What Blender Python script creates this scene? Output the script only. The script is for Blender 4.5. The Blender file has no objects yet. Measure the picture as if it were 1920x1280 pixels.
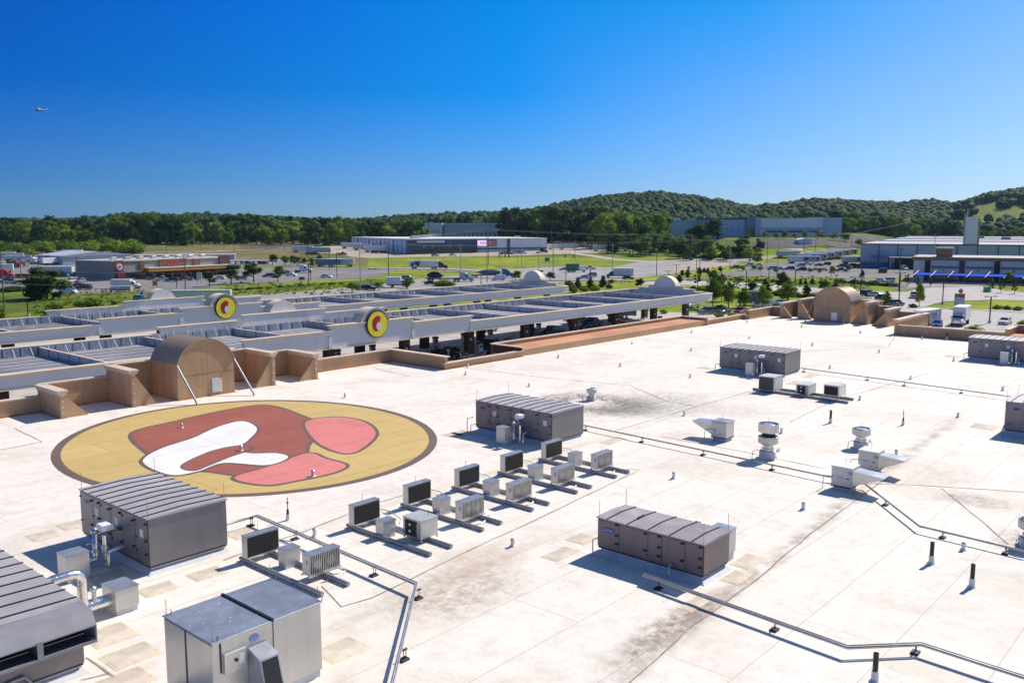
import bpy, bmesh, math, random
import numpy as np
from mathutils import Vector, Matrix, noise as mnoise
from mathutils.geometry import delaunay_2d_cdt
R = math.radians
random.seed(7)
SC = bpy.context.scene
COL = SC.collection
# ------------------------------------------------------------ camera
FPX = 1663.675; PITCH = R(7.4652); YAW = R(41.2987); CZ = 14.2     # focal in px of a 1920 px wide frame
cam = bpy.data.cameras.new('camera'); cam.sensor_width = 36; cam.lens = 36 * FPX / 1920
cam.clip_start = 0.2; cam.clip_end = 12000
cam_o = bpy.data.objects.new('camera', cam); COL.objects.link(cam_o)
cam_o.location = (0, 0, CZ); cam_o.rotation_euler = (R(90) - PITCH, 0, YAW - R(90))
SC.camera = cam_o
# ------------------------------------------------------------ sky and sun
SUN_AZ, SUN_EL = -7.0, 44.0            # azimuth counter-clockwise from +X
w = bpy.data.worlds.new("World"); SC.world = w; w.use_nodes = True
nt = w.node_tree; bg = nt.nodes['Background']
sky = nt.nodes.new('ShaderNodeTexSky'); sky.sky_type = 'NISHITA'; sky.sun_disc = False
sky.sun_elevation = R(SUN_EL); sky.sun_rotation = R(90 - SUN_AZ)
sky.altitude = 300; sky.air_density = 1.0; sky.dust_density = 0.15; sky.ozone_density = 3.5
# clear polarised sky: deeper blue away from the sun and with height
def sky_tint():
    N, L = nt.nodes, nt.links
    tc = N.new('ShaderNodeTexCoord'); sp = N.new('ShaderNodeSeparateXYZ'); L.new(tc.outputs['Generated'], sp.inputs[0])
    fl = N.new('ShaderNodeCombineXYZ'); L.new(sp.outputs[0], fl.inputs[0]); L.new(sp.outputs[1], fl.inputs[1])
    nm = N.new('ShaderNodeVectorMath'); nm.operation = 'NORMALIZE'; L.new(fl.outputs[0], nm.inputs[0])
    dt = N.new('ShaderNodeVectorMath'); dt.operation = 'DOT_PRODUCT'; L.new(nm.outputs[0], dt.inputs[0]); dt.inputs[1].default_value = (math.sin(YAW), -math.cos(YAW), 0)
    ad = N.new('ShaderNodeMath'); ad.operation = 'ADD'; L.new(dt.outputs['Value'], ad.inputs[0]); ad.inputs[1].default_value = .5
    def ramp(st):
        r = N.new('ShaderNodeValToRGB'); e = r.color_ramp.elements; e[0].position, e[0].color = st[0][0], (*st[0][1], 1); e[1].position, e[1].color = st[-1][0], (*st[-1][1], 1)
        for p, c in st[1:-1]: q = e.new(p); q.color = (*c, 1)
        L.new(ad.outputs[0], r.inputs[0]); return r.outputs[0]
    lo = ramp([(0, (.15, .33, .74)), (.5, (.33, .53, .92)), (1, (.55, .68, .96))]); r1 = ramp([(0, (.09, .29, .72)), (.5, (.24, .48, .93)), (1, (.52, .66, .97))])
    r2 = ramp([(0, (.0, .235, .73)), (.5, (.015, .46, .96)), (1, (.553, .718, 1.0))]); r3 = ramp([(0, (0, .248, .80)), (.25, (0, .36, 1)), (.5, (0, .526, 1.0)), (.75, (.02, .605, 1)), (1, (.45, .77, 1.0))])
    top = N.new('ShaderNodeRGB'); top.outputs[0].default_value = (.80, .90, 1.0, 1)
    cur = lo
    for (z0, z1, nx) in ((.005, .043, r1), (.043, .143, r2), (.143, .244, r3), (.26, .75, top.outputs[0])):
        mr = N.new('ShaderNodeMapRange'); mr.inputs['From Min'].default_value = z0; mr.inputs['From Max'].default_value = z1; L.new(sp.outputs[2], mr.inputs['Value'])
        mx = N.new('ShaderNodeMix'); mx.data_type = 'RGBA'; L.new(mr.outputs[0], mx.inputs[0]); L.new(cur, mx.inputs[6]); L.new(nx, mx.inputs[7]); cur = mx.outputs[2]
    ml = N.new('ShaderNodeMix'); ml.data_type = 'RGBA'; ml.blend_type = 'MULTIPLY'; ml.inputs[0].default_value = 1; L.new(sky.outputs[0], ml.inputs[6]); L.new(cur, ml.inputs[7])
    L.new(ml.outputs[2], bg.inputs['Color'])
sky_tint()
bg.inputs['Strength'].default_value = 0.094
sun = bpy.data.lights.new('sun', 'SUN'); sun.energy = 4.35; sun.angle = R(0.53); sun.color = (1.0, 0.925, 0.82)
sun_o = bpy.data.objects.new('sun', sun); COL.objects.link(sun_o)
sd = Vector((math.cos(R(SUN_EL)) * math.cos(R(SUN_AZ)), math.cos(R(SUN_EL)) * math.sin(R(SUN_AZ)), math.sin(R(SUN_EL))))
sun_o.rotation_euler = sd.to_track_quat('Z', 'Y').to_euler(); sun_o.location = (0, 0, 60)
SC.view_settings.view_transform = 'Standard'; SC.view_settings.look = 'None'
SC.view_settings.exposure = 0.38; SC.view_settings.gamma = 1
SC.view_settings.use_curve_mapping = False

# ------------------------------------------------------------ measuring helpers
CY, SY_ = math.cos(YAW), math.sin(YAW)
def ray(px, py):
    x = (px - 960) / FPX; y = -(py - 640) / FPX
    f = math.cos(PITCH) + y * math.sin(PITCH); u = -math.sin(PITCH) + y * math.cos(PITCH)
    return Vector((f * CY + x * SY_, f * SY_ - x * CY, u))
def at(px, py, z=0.0):                      # point of height z seen at a photo pixel
    r = ray(px, py); t = (z - CZ) / r.z
    return Vector((r.x * t, r.y * t, z))
def S(a, b, x):
    if a == b: return 0.0
    t = max(0.0, min(1.0, (x - a) / (b - a))); return t * t * (3 - 2 * t)
def fr(x, y): return x * CY + y * SY_, x * SY_ - y * CY          # forward, right
def from_fr(d, r): return d * CY + r * SY_, d * SY_ - r * CY
WH_D, WH_R = 437.0, 170.0; WHA = R(27.7)     # warehouse front-left corner (forward, right), heading of its side
RIDGE = [(-400, 412), (0, 407), (120, 405), (200, 402), (240, 396), (320, 399), (450, 400), (560, 403), (640, 406), (700, 405),
         (790, 400), (930, 394), (1000, 389), (1040, 381), (1100, 370), (1180, 358), (1240, 358), (1300, 366), (1370, 379),
         (1420, 385), (1460, 379), (1530, 370), (1600, 373), (1680, 379), (1740, 372), (1790, 377), (1850, 361),
         (1920, 350), (2300, 330)]
def ridge(px):
    for (a, ya), (b, yb) in zip(RIDGE, RIDGE[1:]):
        if px <= b: return ya + (yb - ya) * (px - a) / (b - a) if px > a else ya
    return RIDGE[-1][1]
DR = 1600.0
def tz(x, y):
    d, r = fr(x, y)
    if d < 20: return -7.0
    px = 960 + 1678 * r / d
    z = -7.0 + 6.0 * S(480, 720, d)
    z += 2.2 * S(930, 1000, px) * (1 - S(1140, 1200, px)) * S(395, 440, d) * (1 - S(480, 520, d)) * 0.0
    sl = -((r - WH_R) * math.cos(WHA) - (d - WH_D) * math.sin(WHA))          # metres left of the warehouse side
    z += 8.5 * S(1290, 1370, px) * S(520, 575, d) * S(6, 40, sl) * (1 - S(760, 1000, d))
    if d > 760:
        top = CZ + (422 - ridge(px)) * DR / FPX - 17
        k = S(800, DR, d)
        z = z + (top - z) * k
        if d > DR: z -= (d - DR) * 0.05
        z += k * 5 * mnoise.noise(Vector((x * .006, y * .006, 0)))
    return z
def g(px, py):                              # point of the terrain seen at a photo pixel
    r = ray(px, py); t = 60.0; h = math.hypot(r.x, r.y); step = 6.0
    if py < 424.5: py = 424.5; r = ray(px, py)
    while t < 3000:
        x, y, z = r.x * t / h, r.y * t / h, CZ + r.z * t / h
        if z <= tz(x, y):
            lo, hi = t - step, t
            for _ in range(12):
                m = (lo + hi) / 2
                if CZ + r.z * m / h <= tz(r.x * m / h, r.y * m / h): hi = m
                else: lo = m
            return Vector((r.x * hi / h, r.y * hi / h, tz(r.x * hi / h, r.y * hi / h)))
        t += step
    return Vector((r.x * t / h, r.y * t / h, 0))
def mpp(p):                                 # metres per photo pixel at a point
    return (p.x * CY + p.y * SY_) / FPX * 1.0

# ------------------------------------------------------------ materials
def _n(nt, t, **kw):
    n = nt.nodes.new(t)
    for k, v in kw.items():
        if k in n.inputs: n.inputs[k].default_value = v
        else: setattr(n, k, v)
    return n
MATS = {}
def mat(name, col, rough=.6, metal=0, var=.12, scale=3.0, var2=None, streak=None, bump=0, objrand=0, spec=None, emit=None, trans=0, stretch=None):
    """principled paint with procedural variation: fine noise (var, scale), broad dirt (var2), vertical streaks"""
    if name in MATS: return MATS[name]
    m = bpy.data.materials.new(name); m.use_nodes = True; MATS[name] = m
    nt = m.node_tree; L = nt.links; b = nt.nodes['Principled BSDF']
    b.inputs['Roughness'].default_value = rough; b.inputs['Metallic'].default_value = metal
    if spec is not None: b.inputs['Specular IOR Level'].default_value = spec
    if trans: b.inputs['Transmission Weight'].default_value = trans
    tc = _n(nt, 'ShaderNodeTexCoord'); src = tc.outputs['Object']
    mp = _n(nt, 'ShaderNodeMapping'); L.new(src, mp.inputs[0])
    if stretch: mp.inputs['Scale'].default_value = stretch
    n1 = _n(nt, 'ShaderNodeTexNoise', Scale=scale, Detail=5.0, Roughness=.6); L.new(mp.outputs[0], n1.inputs['Vector'])
    cur = None
    def mul(fac_out, lo, hi, cur):
        mr = _n(nt, 'ShaderNodeMapRange'); mr.inputs['From Min'].default_value = .3; mr.inputs['From Max'].default_value = .7
        mr.inputs['To Min'].default_value = lo; mr.inputs['To Max'].default_value = hi
        L.new(fac_out, mr.inputs['Value'])
        mx = _n(nt, 'ShaderNodeVectorMath', operation='SCALE')
        if cur is None: mx.inputs[0].default_value = col[:3]
        else: L.new(cur, mx.inputs[0])
        L.new(mr.outputs[0], mx.inputs['Scale']); return mx.outputs[0]
    cur = mul(n1.outputs['Fac'], 1 - var, 1 + var, cur)
    if var2:
        n2 = _n(nt, 'ShaderNodeTexNoise', Scale=scale * .13, Detail=3.0); L.new(mp.outputs[0], n2.inputs['Vector'])
        cur = mul(n2.outputs['Fac'], 1 - var2, 1 + var2, cur)
    if streak:
        mp2 = _n(nt, 'ShaderNodeMapping'); mp2.inputs['Scale'].default_value = (2.2, 2.2, .12); L.new(src, mp2.inputs[0])
        n3 = _n(nt, 'ShaderNodeTexNoise', Scale=2.0, Detail=4.0); L.new(mp2.outputs[0], n3.inputs['Vector'])
        cur = mul(n3.outputs['Fac'], 1 - streak, 1 + streak * .5, cur)
    if objrand:
        oi = _n(nt, 'ShaderNodeObjectInfo')
        mr = _n(nt, 'ShaderNodeMapRange'); mr.inputs['To Min'].default_value = 1 - objrand; mr.inputs['To Max'].default_value = 1 + objrand
        L.new(oi.outputs['Random'], mr.inputs['Value'])
        mx = _n(nt, 'ShaderNodeVectorMath', operation='SCALE'); L.new(cur, mx.inputs[0]); L.new(mr.outputs[0], mx.inputs['Scale']); cur = mx.outputs[0]
    L.new(cur, b.inputs['Base Color'])
    mr = _n(nt, 'ShaderNodeMapRange'); mr.inputs['To Min'].default_value = max(.02, rough - .1); mr.inputs['To Max'].default_value = min(1, rough + .1)
    L.new(n1.outputs['Fac'], mr.inputs['Value']); L.new(mr.outputs[0], b.inputs['Roughness'])
    if bump:
        bp = _n(nt, 'ShaderNodeBump'); bp.inputs['Strength'].default_value = bump; bp.inputs['Distance'].default_value = .03
        L.new(n1.outputs['Fac'], bp.inputs['Height']); L.new(bp.outputs[0], b.inputs['Normal'])
    if emit:
        b.inputs['Emission Color'].default_value = (*emit[:3], 1); b.inputs['Emission Strength'].default_value = emit[3]
    return m

def foliage(name, c1, c2, rnd=.3, scale=.5):
    m = bpy.data.materials.new(name); m.use_nodes = True; nt = m.node_tree; L = nt.links; b = nt.nodes['Principled BSDF']
    b.inputs['Roughness'].default_value = .7; b.inputs['Specular IOR Level'].default_value = .08
    geo = _n(nt, 'ShaderNodeNewGeometry'); n1 = _n(nt, 'ShaderNodeTexNoise', Scale=scale, Detail=4.0); L.new(geo.outputs['Position'], n1.inputs['Vector'])
    oi = _n(nt, 'ShaderNodeObjectInfo')
    if rnd == 0:
        rnd = .26; ro = geo.outputs['Random Per Island']
    else: ro = oi.outputs['Random']
    ad = _n(nt, 'ShaderNodeMath', operation='MULTIPLY_ADD'); L.new(ro, ad.inputs[0]); ad.inputs[1].default_value = rnd * 1.6; L.new(n1.outputs['Fac'], ad.inputs[2])
    mr = _n(nt, 'ShaderNodeMapRange'); mr.inputs['From Min'].default_value = .35; mr.inputs['From Max'].default_value = .65 + rnd * 1.6; L.new(ad.outputs[0], mr.inputs['Value'])
    mx = _n(nt, 'ShaderNodeMix', data_type='RGBA'); L.new(mr.outputs[0], mx.inputs[0]); mx.inputs[6].default_value = (*c1, 1); mx.inputs[7].default_value = (*c2, 1)
    L.new(mx.outputs[2], b.inputs['Base Color'])
    tr = _n(nt, 'ShaderNodeBsdfTranslucent'); L.new(mx.outputs[2], tr.inputs['Color'])
    ms = _n(nt, 'ShaderNodeMixShader'); ms.inputs[0].default_value = .3
    L.new(b.outputs[0], ms.inputs[1]); L.new(tr.outputs[0], ms.inputs[2]); L.new(ms.outputs[0], nt.nodes['Material Output'].inputs[0])
    MATS[name] = m; return m

def ground_mat(name, cols, scales=(.02, .25), rough=.95, thr=.0):
    """three-colour ground: broad patches, small patches, fine grain"""
    m = bpy.data.materials.new(name); m.use_nodes = True; nt = m.node_tree; L = nt.links; b = nt.nodes['Principled BSDF']
    b.inputs['Roughness'].default_value = rough; b.inputs['Specular IOR Level'].default_value = .15
    geo = _n(nt, 'ShaderNodeNewGeometry')
    a = _n(nt, 'ShaderNodeTexNoise', Scale=scales[0], Detail=4.0); c = _n(nt, 'ShaderNodeTexNoise', Scale=scales[1], Detail=5.0); f = _n(nt, 'ShaderNodeTexNoise', Scale=2.5, Detail=4.0)
    for n in (a, c, f): L.new(geo.outputs['Position'], n.inputs['Vector'])
    def ramp(o, lo, hi):
        mr = _n(nt, 'ShaderNodeMapRange'); mr.inputs['From Min'].default_value = lo; mr.inputs['From Max'].default_value = hi; L.new(o, mr.inputs['Value']); return mr.outputs[0]
    m1 = _n(nt, 'ShaderNodeMix', data_type='RGBA'); L.new(ramp(a.outputs['Fac'], .42, .6), m1.inputs[0]); m1.inputs[6].default_value = (*cols[0], 1); m1.inputs[7].default_value = (*cols[1], 1)
    m2 = _n(nt, 'ShaderNodeMix', data_type='RGBA'); L.new(ramp(c.outputs['Fac'], .48 + thr, .7 + thr), m2.inputs[0]); L.new(m1.outputs[2], m2.inputs[6]); m2.inputs[7].default_value = (*cols[2], 1)
    mr = _n(nt, 'ShaderNodeMapRange'); mr.inputs['To Min'].default_value = .7; mr.inputs['To Max'].default_value = 1.3; L.new(f.outputs['Fac'], mr.inputs['Value'])
    mx = _n(nt, 'ShaderNodeVectorMath', operation='SCALE'); L.new(m2.outputs[2], mx.inputs[0]); L.new(mr.outputs[0], mx.inputs['Scale']); L.new(mx.outputs[0], b.inputs['Base Color'])
    MATS[name] = m; return m

WHITE = mat('white_paint', (.72, .73, .74), .45, var=.05, scale=.7)
TAN = mat('tan_stucco', (.50, .315, .18), .9, var=.07, scale=1.6, var2=.14, streak=.10, bump=.2)
ORANGE = mat('orange_flashing', (.54, .24, .115), .8, var=.12, scale=2, var2=.2)
COPING = mat('beige_coping', (.64, .50, .38), .7, var=.1, scale=2, var2=.12)
CREAM = mat('cream_trim', (.72, .60, .42), .65, var=.08, scale=1.5, var2=.1)
FASCIA = mat('white_fascia', (.66, .66, .67), .6, var=.03, scale=.6, var2=.05, streak=.03)
STUCCO_W = mat('weathered_white_stucco', (.78, .73, .69), .85, var=.06, scale=1.0, var2=.08, streak=.10)
CORR = mat('grey_blue_sheet', (.46, .49, .53), .45, .3, var=.08, scale=1)
DECK = mat('canopy_deck_grey', (.33, .32, .34), .6, .2, var=.2, scale=.6, var2=.3)
PURL = mat('dark_joint', (.06, .06, .07), .7)
BRICK = mat('dark_brown_brick', (.055, .03, .022), .85, var=.3, scale=4)
AHU = mat('grey_mauve_sheet_metal', (.225, .21, .22), .45, .35, var=.06, scale=1.2, var2=.08, streak=.06)
AHU_T = mat('grey_roof_sheet_metal', (.40, .375, .39), .6, .15, var=.07, scale=1.2, var2=.12)
AHU_R = mat('rust_stained_roof_metal', (.33, .28, .30), .55, .25, var=.12, scale=1.2, var2=.25)
SEAM = mat('dark_metal_seam', (.045, .045, .055), .5, .3)
GALV = mat('galvanised_metal', (.60, .595, .58), .32, .75, var=.1, scale=1.0, var2=.16)
GALV_L = mat('light_cabinet_metal', (.60, .585, .55), .45, .4, var=.06, scale=1.2, var2=.1)
GALV_D = mat('blue_grey_metal_lid', (.35, .37, .405), .42, .5, var=.12, scale=2.0, var2=.2)
SHINY = mat('foil_jacket', (.78, .76, .72), .2, .95, var=.12, scale=9, bump=.5)
CURB = mat('white_membrane_curb', (.60, .60, .62), .7, var=.1, scale=2, var2=.15)
COIL = mat('black_condenser_coil', (.012, .011, .011), .6, var=.4, scale=6, stretch=(6, 6, 1))
BLACK = mat('black_plastic', (.015, .015, .016), .5)
RUBBER = mat('tyre_rubber', (.018, .018, .018), .85)
RIM = mat('wheel_rim', (.5, .5, .52), .35, .7)
GLASS = mat('dark_vehicle_glass', (.012, .016, .022), .08, 0, var=.02, spec=.8)
WGLASS = mat('building_glass', (.02, .03, .045), .12, 0, var=.1, spec=.7)
CHROME = mat('chrome_trim', (.7, .7, .72), .15, .9)
HEADL = mat('headlight_lens', (.75, .77, .8), .15, .2)
TAILL = mat('tail_light_lens', (.35, .01, .012), .25)
PAPER = mat('white_sticker', (.75, .75, .77), .6, var=.03)
LOGOBLUE = mat('blue_logo', (.03, .05, .33), .4)
RAIL = mat('grey_pipe_rail', (.33, .34, .36), .5, .4, var=.1, scale=2)
PIPEM = mat('galvanised_pipe', (.48, .46, .44), .35, .7, var=.1)
LAMPM = mat('dark_bronze_pole', (.05, .035, .03), .5, .3)
WOOD = mat('weathered_pole_wood', (.13, .10, .075), .9, var=.2, scale=1.5)
STEELP = mat('pale_steel_pole', (.42, .43, .42), .5, .3)
CABLE = mat('cable_metal', (.30, .29, .30), .6, 0)
BARK = mat('tree_bark', (.10, .075, .055), .95, var=.3, scale=3)
VENTW = mat('vent_white_flashing', (.66, .66, .66), .6, var=.1)
PADM = mat('tan_walkway_pad', (.60, .52, .43), .9, var=.12, scale=2.2, var2=.25)
PADE = mat('stained_pad_edge', (.66, .54, .38), .9, var=.2, scale=2.2, var2=.25)

# ------------------------------------------------------------ mesh building
class MB:
    def __init__(s): s.v = []; s.f = []; s.m = []; s.sm = []
    def add(s, vs, fs, m=0, smooth=False):
        o = len(s.v); s.v.extend([tuple(p) for p in vs]); s.f.extend([tuple(i + o for i in f) for f in fs]); s.m.extend([m] * len(fs)); s.sm.extend([smooth] * len(fs)); return s
    def box(s, x0, y0, z0, x1, y1, z1, m=0, M=None):
        vs = [(x, y, z) for z in (z0, z1) for (x, y) in ((x0, y0), (x1, y0), (x1, y1), (x0, y1))]
        if M is not None: vs = [M @ Vector(p) for p in vs]
        return s.add(vs, [(3, 2, 1, 0), (4, 5, 6, 7), (0, 1, 5, 4), (1, 2, 6, 5), (2, 3, 7, 6), (3, 0, 4, 7)], m)
    def cb(s, cx, cy, z0, lx, ly, h, m=0, M=None): return s.box(cx - lx / 2, cy - ly / 2, z0, cx + lx / 2, cy + ly / 2, z0 + h, m, M)
    def bbox(s, x0, y0, z0, x1, y1, z1, b=.02, m=0):       # chamfered box
        bm = bmesh.new(); bmesh.ops.create_cube(bm, size=1)
        for v in bm.verts: v.co = Vector(((x0 + x1) / 2 + v.co.x * (x1 - x0), (y0 + y1) / 2 + v.co.y * (y1 - y0), (z0 + z1) / 2 + v.co.z * (z1 - z0)))
        bmesh.ops.bevel(bm, geom=list(bm.edges), offset=b, segments=1, affect='EDGES')
        bm.verts.index_update(); s.add([v.co for v in bm.verts], [[v.index for v in f.verts] for f in bm.faces], m); bm.free(); return s
    def prism(s, pts, axis, a, b, m=0):                     # 2-D outline extruded along an axis
        def P(u, v, t): return {'x': (t, u, v), 'y': (u, t, v), 'z': (u, v, t)}[axis]
        n = len(pts); vs = [P(u, v, a) for u, v in pts] + [P(u, v, b) for u, v in pts]
        fs = [tuple(range(n)), tuple(range(2 * n - 1, n - 1, -1))] + [(i, i + n, (i + 1) % n + n, (i + 1) % n) for i in range(n)]
        return s.add(vs, fs, m)
    def tube(s, pts, r, n=8, m=0, cap=True, r2=None):
        pts = [Vector(p) for p in pts]; k = len(pts); vs = []; up = None
        for i, p in enumerate(pts):
            d = (pts[min(i + 1, k - 1)] - pts[max(i - 1, 0)]).normalized()
            if up is None or abs(up.dot(d)) > .99: up = Vector((0, 0, 1)) if abs(d.z) < .95 else Vector((1, 0, 0))
            a = d.cross(up).normalized(); bb = a.cross(d).normalized(); up = bb
            rr = r if r2 is None else r + (r2 - r) * i / (k - 1)
            vs += [p + a * rr * math.cos(2 * math.pi * j / n) + bb * rr * math.sin(2 * math.pi * j / n) for j in range(n)]
        fs = [(i * n + j, i * n + (j + 1) % n, (i + 1) * n + (j + 1) % n, (i + 1) * n + j) for i in range(k - 1) for j in range(n)]
        s.add(vs, fs, m, True)
        if cap: s.add(vs[:n], [tuple(range(n))], m); s.add(vs[-n:], [tuple(range(n))], m)
        return s
    def lathe(s, prof, cx=0, cy=0, n=20, m=0):
        vs = [(cx + r * math.cos(2 * math.pi * j / n), cy + r * math.sin(2 * math.pi * j / n), z) for r, z in prof for j in range(n)]
        fs = [(i * n + j, i * n + (j + 1) % n, (i + 1) * n + (j + 1) % n, (i + 1) * n + j) for i in range(len(prof) - 1) for j in range(n)]
        return s.add(vs, fs, m, False)
    def cyl(s, c, axis, r, l, n=14, m=0):
        c = Vector(c); a = {'x': Vector((1, 0, 0)), 'y': Vector((0, 1, 0)), 'z': Vector((0, 0, 1))}[axis]
        return s.tube([c - a * l / 2, c + a * l / 2], r, n, m)
    def ico(s, c, r, sub=1, m=0, amp=.2, seed=0, sq=(1, 1, 1)):
        bm = bmesh.new(); bmesh.ops.create_icosphere(bm, subdivisions=sub, radius=1); c = Vector(c)
        vs = []
        for v in bm.verts:
            k = 1 + amp * mnoise.noise(v.co * 1.7 + Vector((seed, seed * 2.3, 0))) * 2
            vs.append(c + Vector((v.co.x * sq[0], v.co.y * sq[1], v.co.z * sq[2])) * r * k)
        s.add(vs, [[v.index for v in f.verts] for f in bm.faces], m, True); bm.free(); return s
    def mesh(s, name, mats):
        me = bpy.data.meshes.new(name); me.from_pydata(s.v, [], s.f)
        for m_ in (mats if isinstance(mats, (list, tuple)) else [mats]): me.materials.append(m_)
        me.polygons.foreach_set('material_index', s.m); me.polygons.foreach_set('use_smooth', s.sm)
        bm = bmesh.new(); bm.from_mesh(me); bmesh.ops.recalc_face_normals(bm, faces=bm.faces); bm.to_mesh(me); bm.free()
        me.update(); return me
    def build(s, name, mats, parent=None, loc=None, rz=0, label=None):
        o = bpy.data.objects.new(name, s.mesh(name, mats)); COL.objects.link(o)
        if parent: o.parent = parent
        if loc is not None: o.location = loc
        if rz: o.rotation_euler = (0, 0, rz)
        if label: o['label'] = label
        return o
def tag(o, label, cat, group=None, kind=None):
    if label: o['label'] = label
    if cat: o['category'] = cat
    if group: o['group'] = group
    if kind: o['kind'] = kind
    return o
def thing(name, label, cat, loc=(0, 0, 0), rz=0, group=None):
    o = bpy.data.objects.new(name, None); COL.objects.link(o); o.location = loc; o.rotation_euler = (0, 0, rz); o.empty_display_size = .5
    return tag(o, label, cat, group)
def children(o): return list(CH.get(o.name, ())) or [c for c in o.children]
CH = {}
def copy_tree(o, parent=None):
    c = o.copy(); COL.objects.link(c)
    if parent: c.parent = parent
    for ch in list(o.children): copy_tree(ch, c)
    return c
def place(o, loc, rz=0, label=None, group=None, sc=None):
    o.location = loc; o.rotation_euler = (0, 0, rz)
    if label: o['label'] = label
    if group: o['group'] = group
    if sc is not None: o.scale = sc if isinstance(sc, (tuple, list)) else (sc, sc, sc)
    return o
PROTO = {}
def spawn(key, maker, loc, rz, label, group=None, sc=None):       # first use builds the thing, later uses copy it with its parts
    if key not in PROTO:
        PROTO[key] = maker(); o = PROTO[key]
    else: o = copy_tree(PROTO[key])
    if 'group' in o and not group: del o['group']
    return place(o, loc, rz, label, group, sc)
def struct(name, mb, m, **kw): o = mb.build(name, m, **kw); o['kind'] = 'structure'; return o
ORD = ['first', 'second', 'third', 'fourth', 'fifth', 'sixth', 'seventh', 'eighth', 'ninth', 'tenth', 'eleventh', 'twelfth', 'thirteenth', 'fourteenth', 'fifteenth', 'sixteenth', 'seventeenth', 'eighteenth', 'nineteenth', 'twentieth']
def text_mesh(txt, size, m, name, parent, M, ext=.004, bold=0, shear=0):
    cu = bpy.data.curves.new(name, 'FONT'); cu.body = txt; cu.size = size; cu.extrude = ext; cu.align_x = 'CENTER'; cu.align_y = 'CENTER'; cu.offset = bold; cu.shear = shear; cu.resolution_u = 3
    o = bpy.data.objects.new(name, cu); COL.objects.link(o)
    dg = bpy.context.evaluated_depsgraph_get(); me = bpy.data.meshes.new_from_object(o.evaluated_get(dg)); bpy.data.objects.remove(o)
    me.materials.clear(); me.materials.append(m); o = bpy.data.objects.new(name, me); COL.objects.link(o); o.parent = parent; o.matrix_local = M; return o
def face_M(loc, az, tilt=0):    # text lying in a vertical face whose outward normal points along az (degrees)
    return Matrix.Translation(loc) @ Matrix.Rotation(R(az + 90), 4, 'Z') @ Matrix.Rotation(R(90), 4, 'X')
# ============================================================ ground, roads, hills
GRASS = ground_mat('green_grass', [(.18, .235, .012), (.29, .31, .016), (.10, .15, .010)], (.03, .18))
MEADOW = ground_mat('rough_meadow', [(.10, .14, .012), (.17, .195, .02), (.045, .075, .010)], (.04, .2))
DRYF = ground_mat('dry_brown_field', [(.17, .15, .05), (.12, .13, .03), (.22, .17, .10)], (.012, .07))
ASPH = ground_mat('grey_asphalt', [(.33, .305, .295), (.38, .35, .34), (.26, .24, .235)], (.03, .2))
CONC = ground_mat('pale_concrete', [(.50, .46, .43), (.46, .425, .40), (.39, .36, .34)], (.04, .3))
LOTA = ground_mat('old_lot_asphalt', [(.215, .20, .195), (.26, .245, .235), (.165, .155, .15)], (.03, .2))
GRAVEL = ground_mat('tan_gravel', [(.45, .38, .29), (.40, .34, .27), (.33, .28, .22)], (.03, .2))
BANK = ground_mat('dark_bare_bank', [(.11, .10, .105), (.14, .125, .125), (.08, .075, .07)], (.02, .1))
HILLG = ground_mat('forest_floor', [(.03, .05, .015), (.04, .06, .02), (.05, .06, .02)], (.01, .05))
KERB = mat('kerb_concrete', (.52, .49, .45), .85, var=.1, scale=1)
LINEW = mat('white_road_paint', (.7, .7, .68), .7, var=.1)
LINEY = mat('yellow_road_paint', (.6, .4, .05), .7, var=.1)

def terrain():
    ds = [-400, -200, -60, 0, 60, 120, 200, 280, 340, 400]
    d = 400
    while d < 2700:
        d += 12 if d < 760 else (28 if d < 1700 else 90); ds.append(d)
    an = np.linspace(-1.15, 1.15, 150)
    vs = []; fs = []; nn = len(an)
    for d in ds:
        for a in an:
            if d <= 60: r = a * 900
            else: r = a * max(d, 300) * 1.0 + 0
            x, y = from_fr(d, r); vs.append((x, y, tz(x, y)))
    for i in range(len(ds) - 1):
        for j in range(nn - 1):
            k = i * nn + j; fs.append((k, k + nn, k + nn + 1, k + 1))
    me = bpy.data.meshes.new('ground'); me.from_pydata(vs, [], fs); me.materials.append(GRASS); me.materials.append(HILLG); me.materials.append(DRYF); me.materials.append(MEADOW)
    for p in me.polygons:
        c = p.center; d_, r_ = fr(c.x, c.y); px = 960 + 1678 * r_ / max(d_, 1)
        p.use_smooth = True
        p.material_index = 3 if (px > 1770 and 940 < d_ < 1420) else 1 if d_ > 900 else (2 if (d_ > 470 and px < 700) else (3 if (d_ > 560 or (px < 330 and 120 < d_ < 330)) else 0))
    o = bpy.data.objects.new('ground', me); COL.objects.link(o); o['kind'] = 'structure'
terrain()

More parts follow.
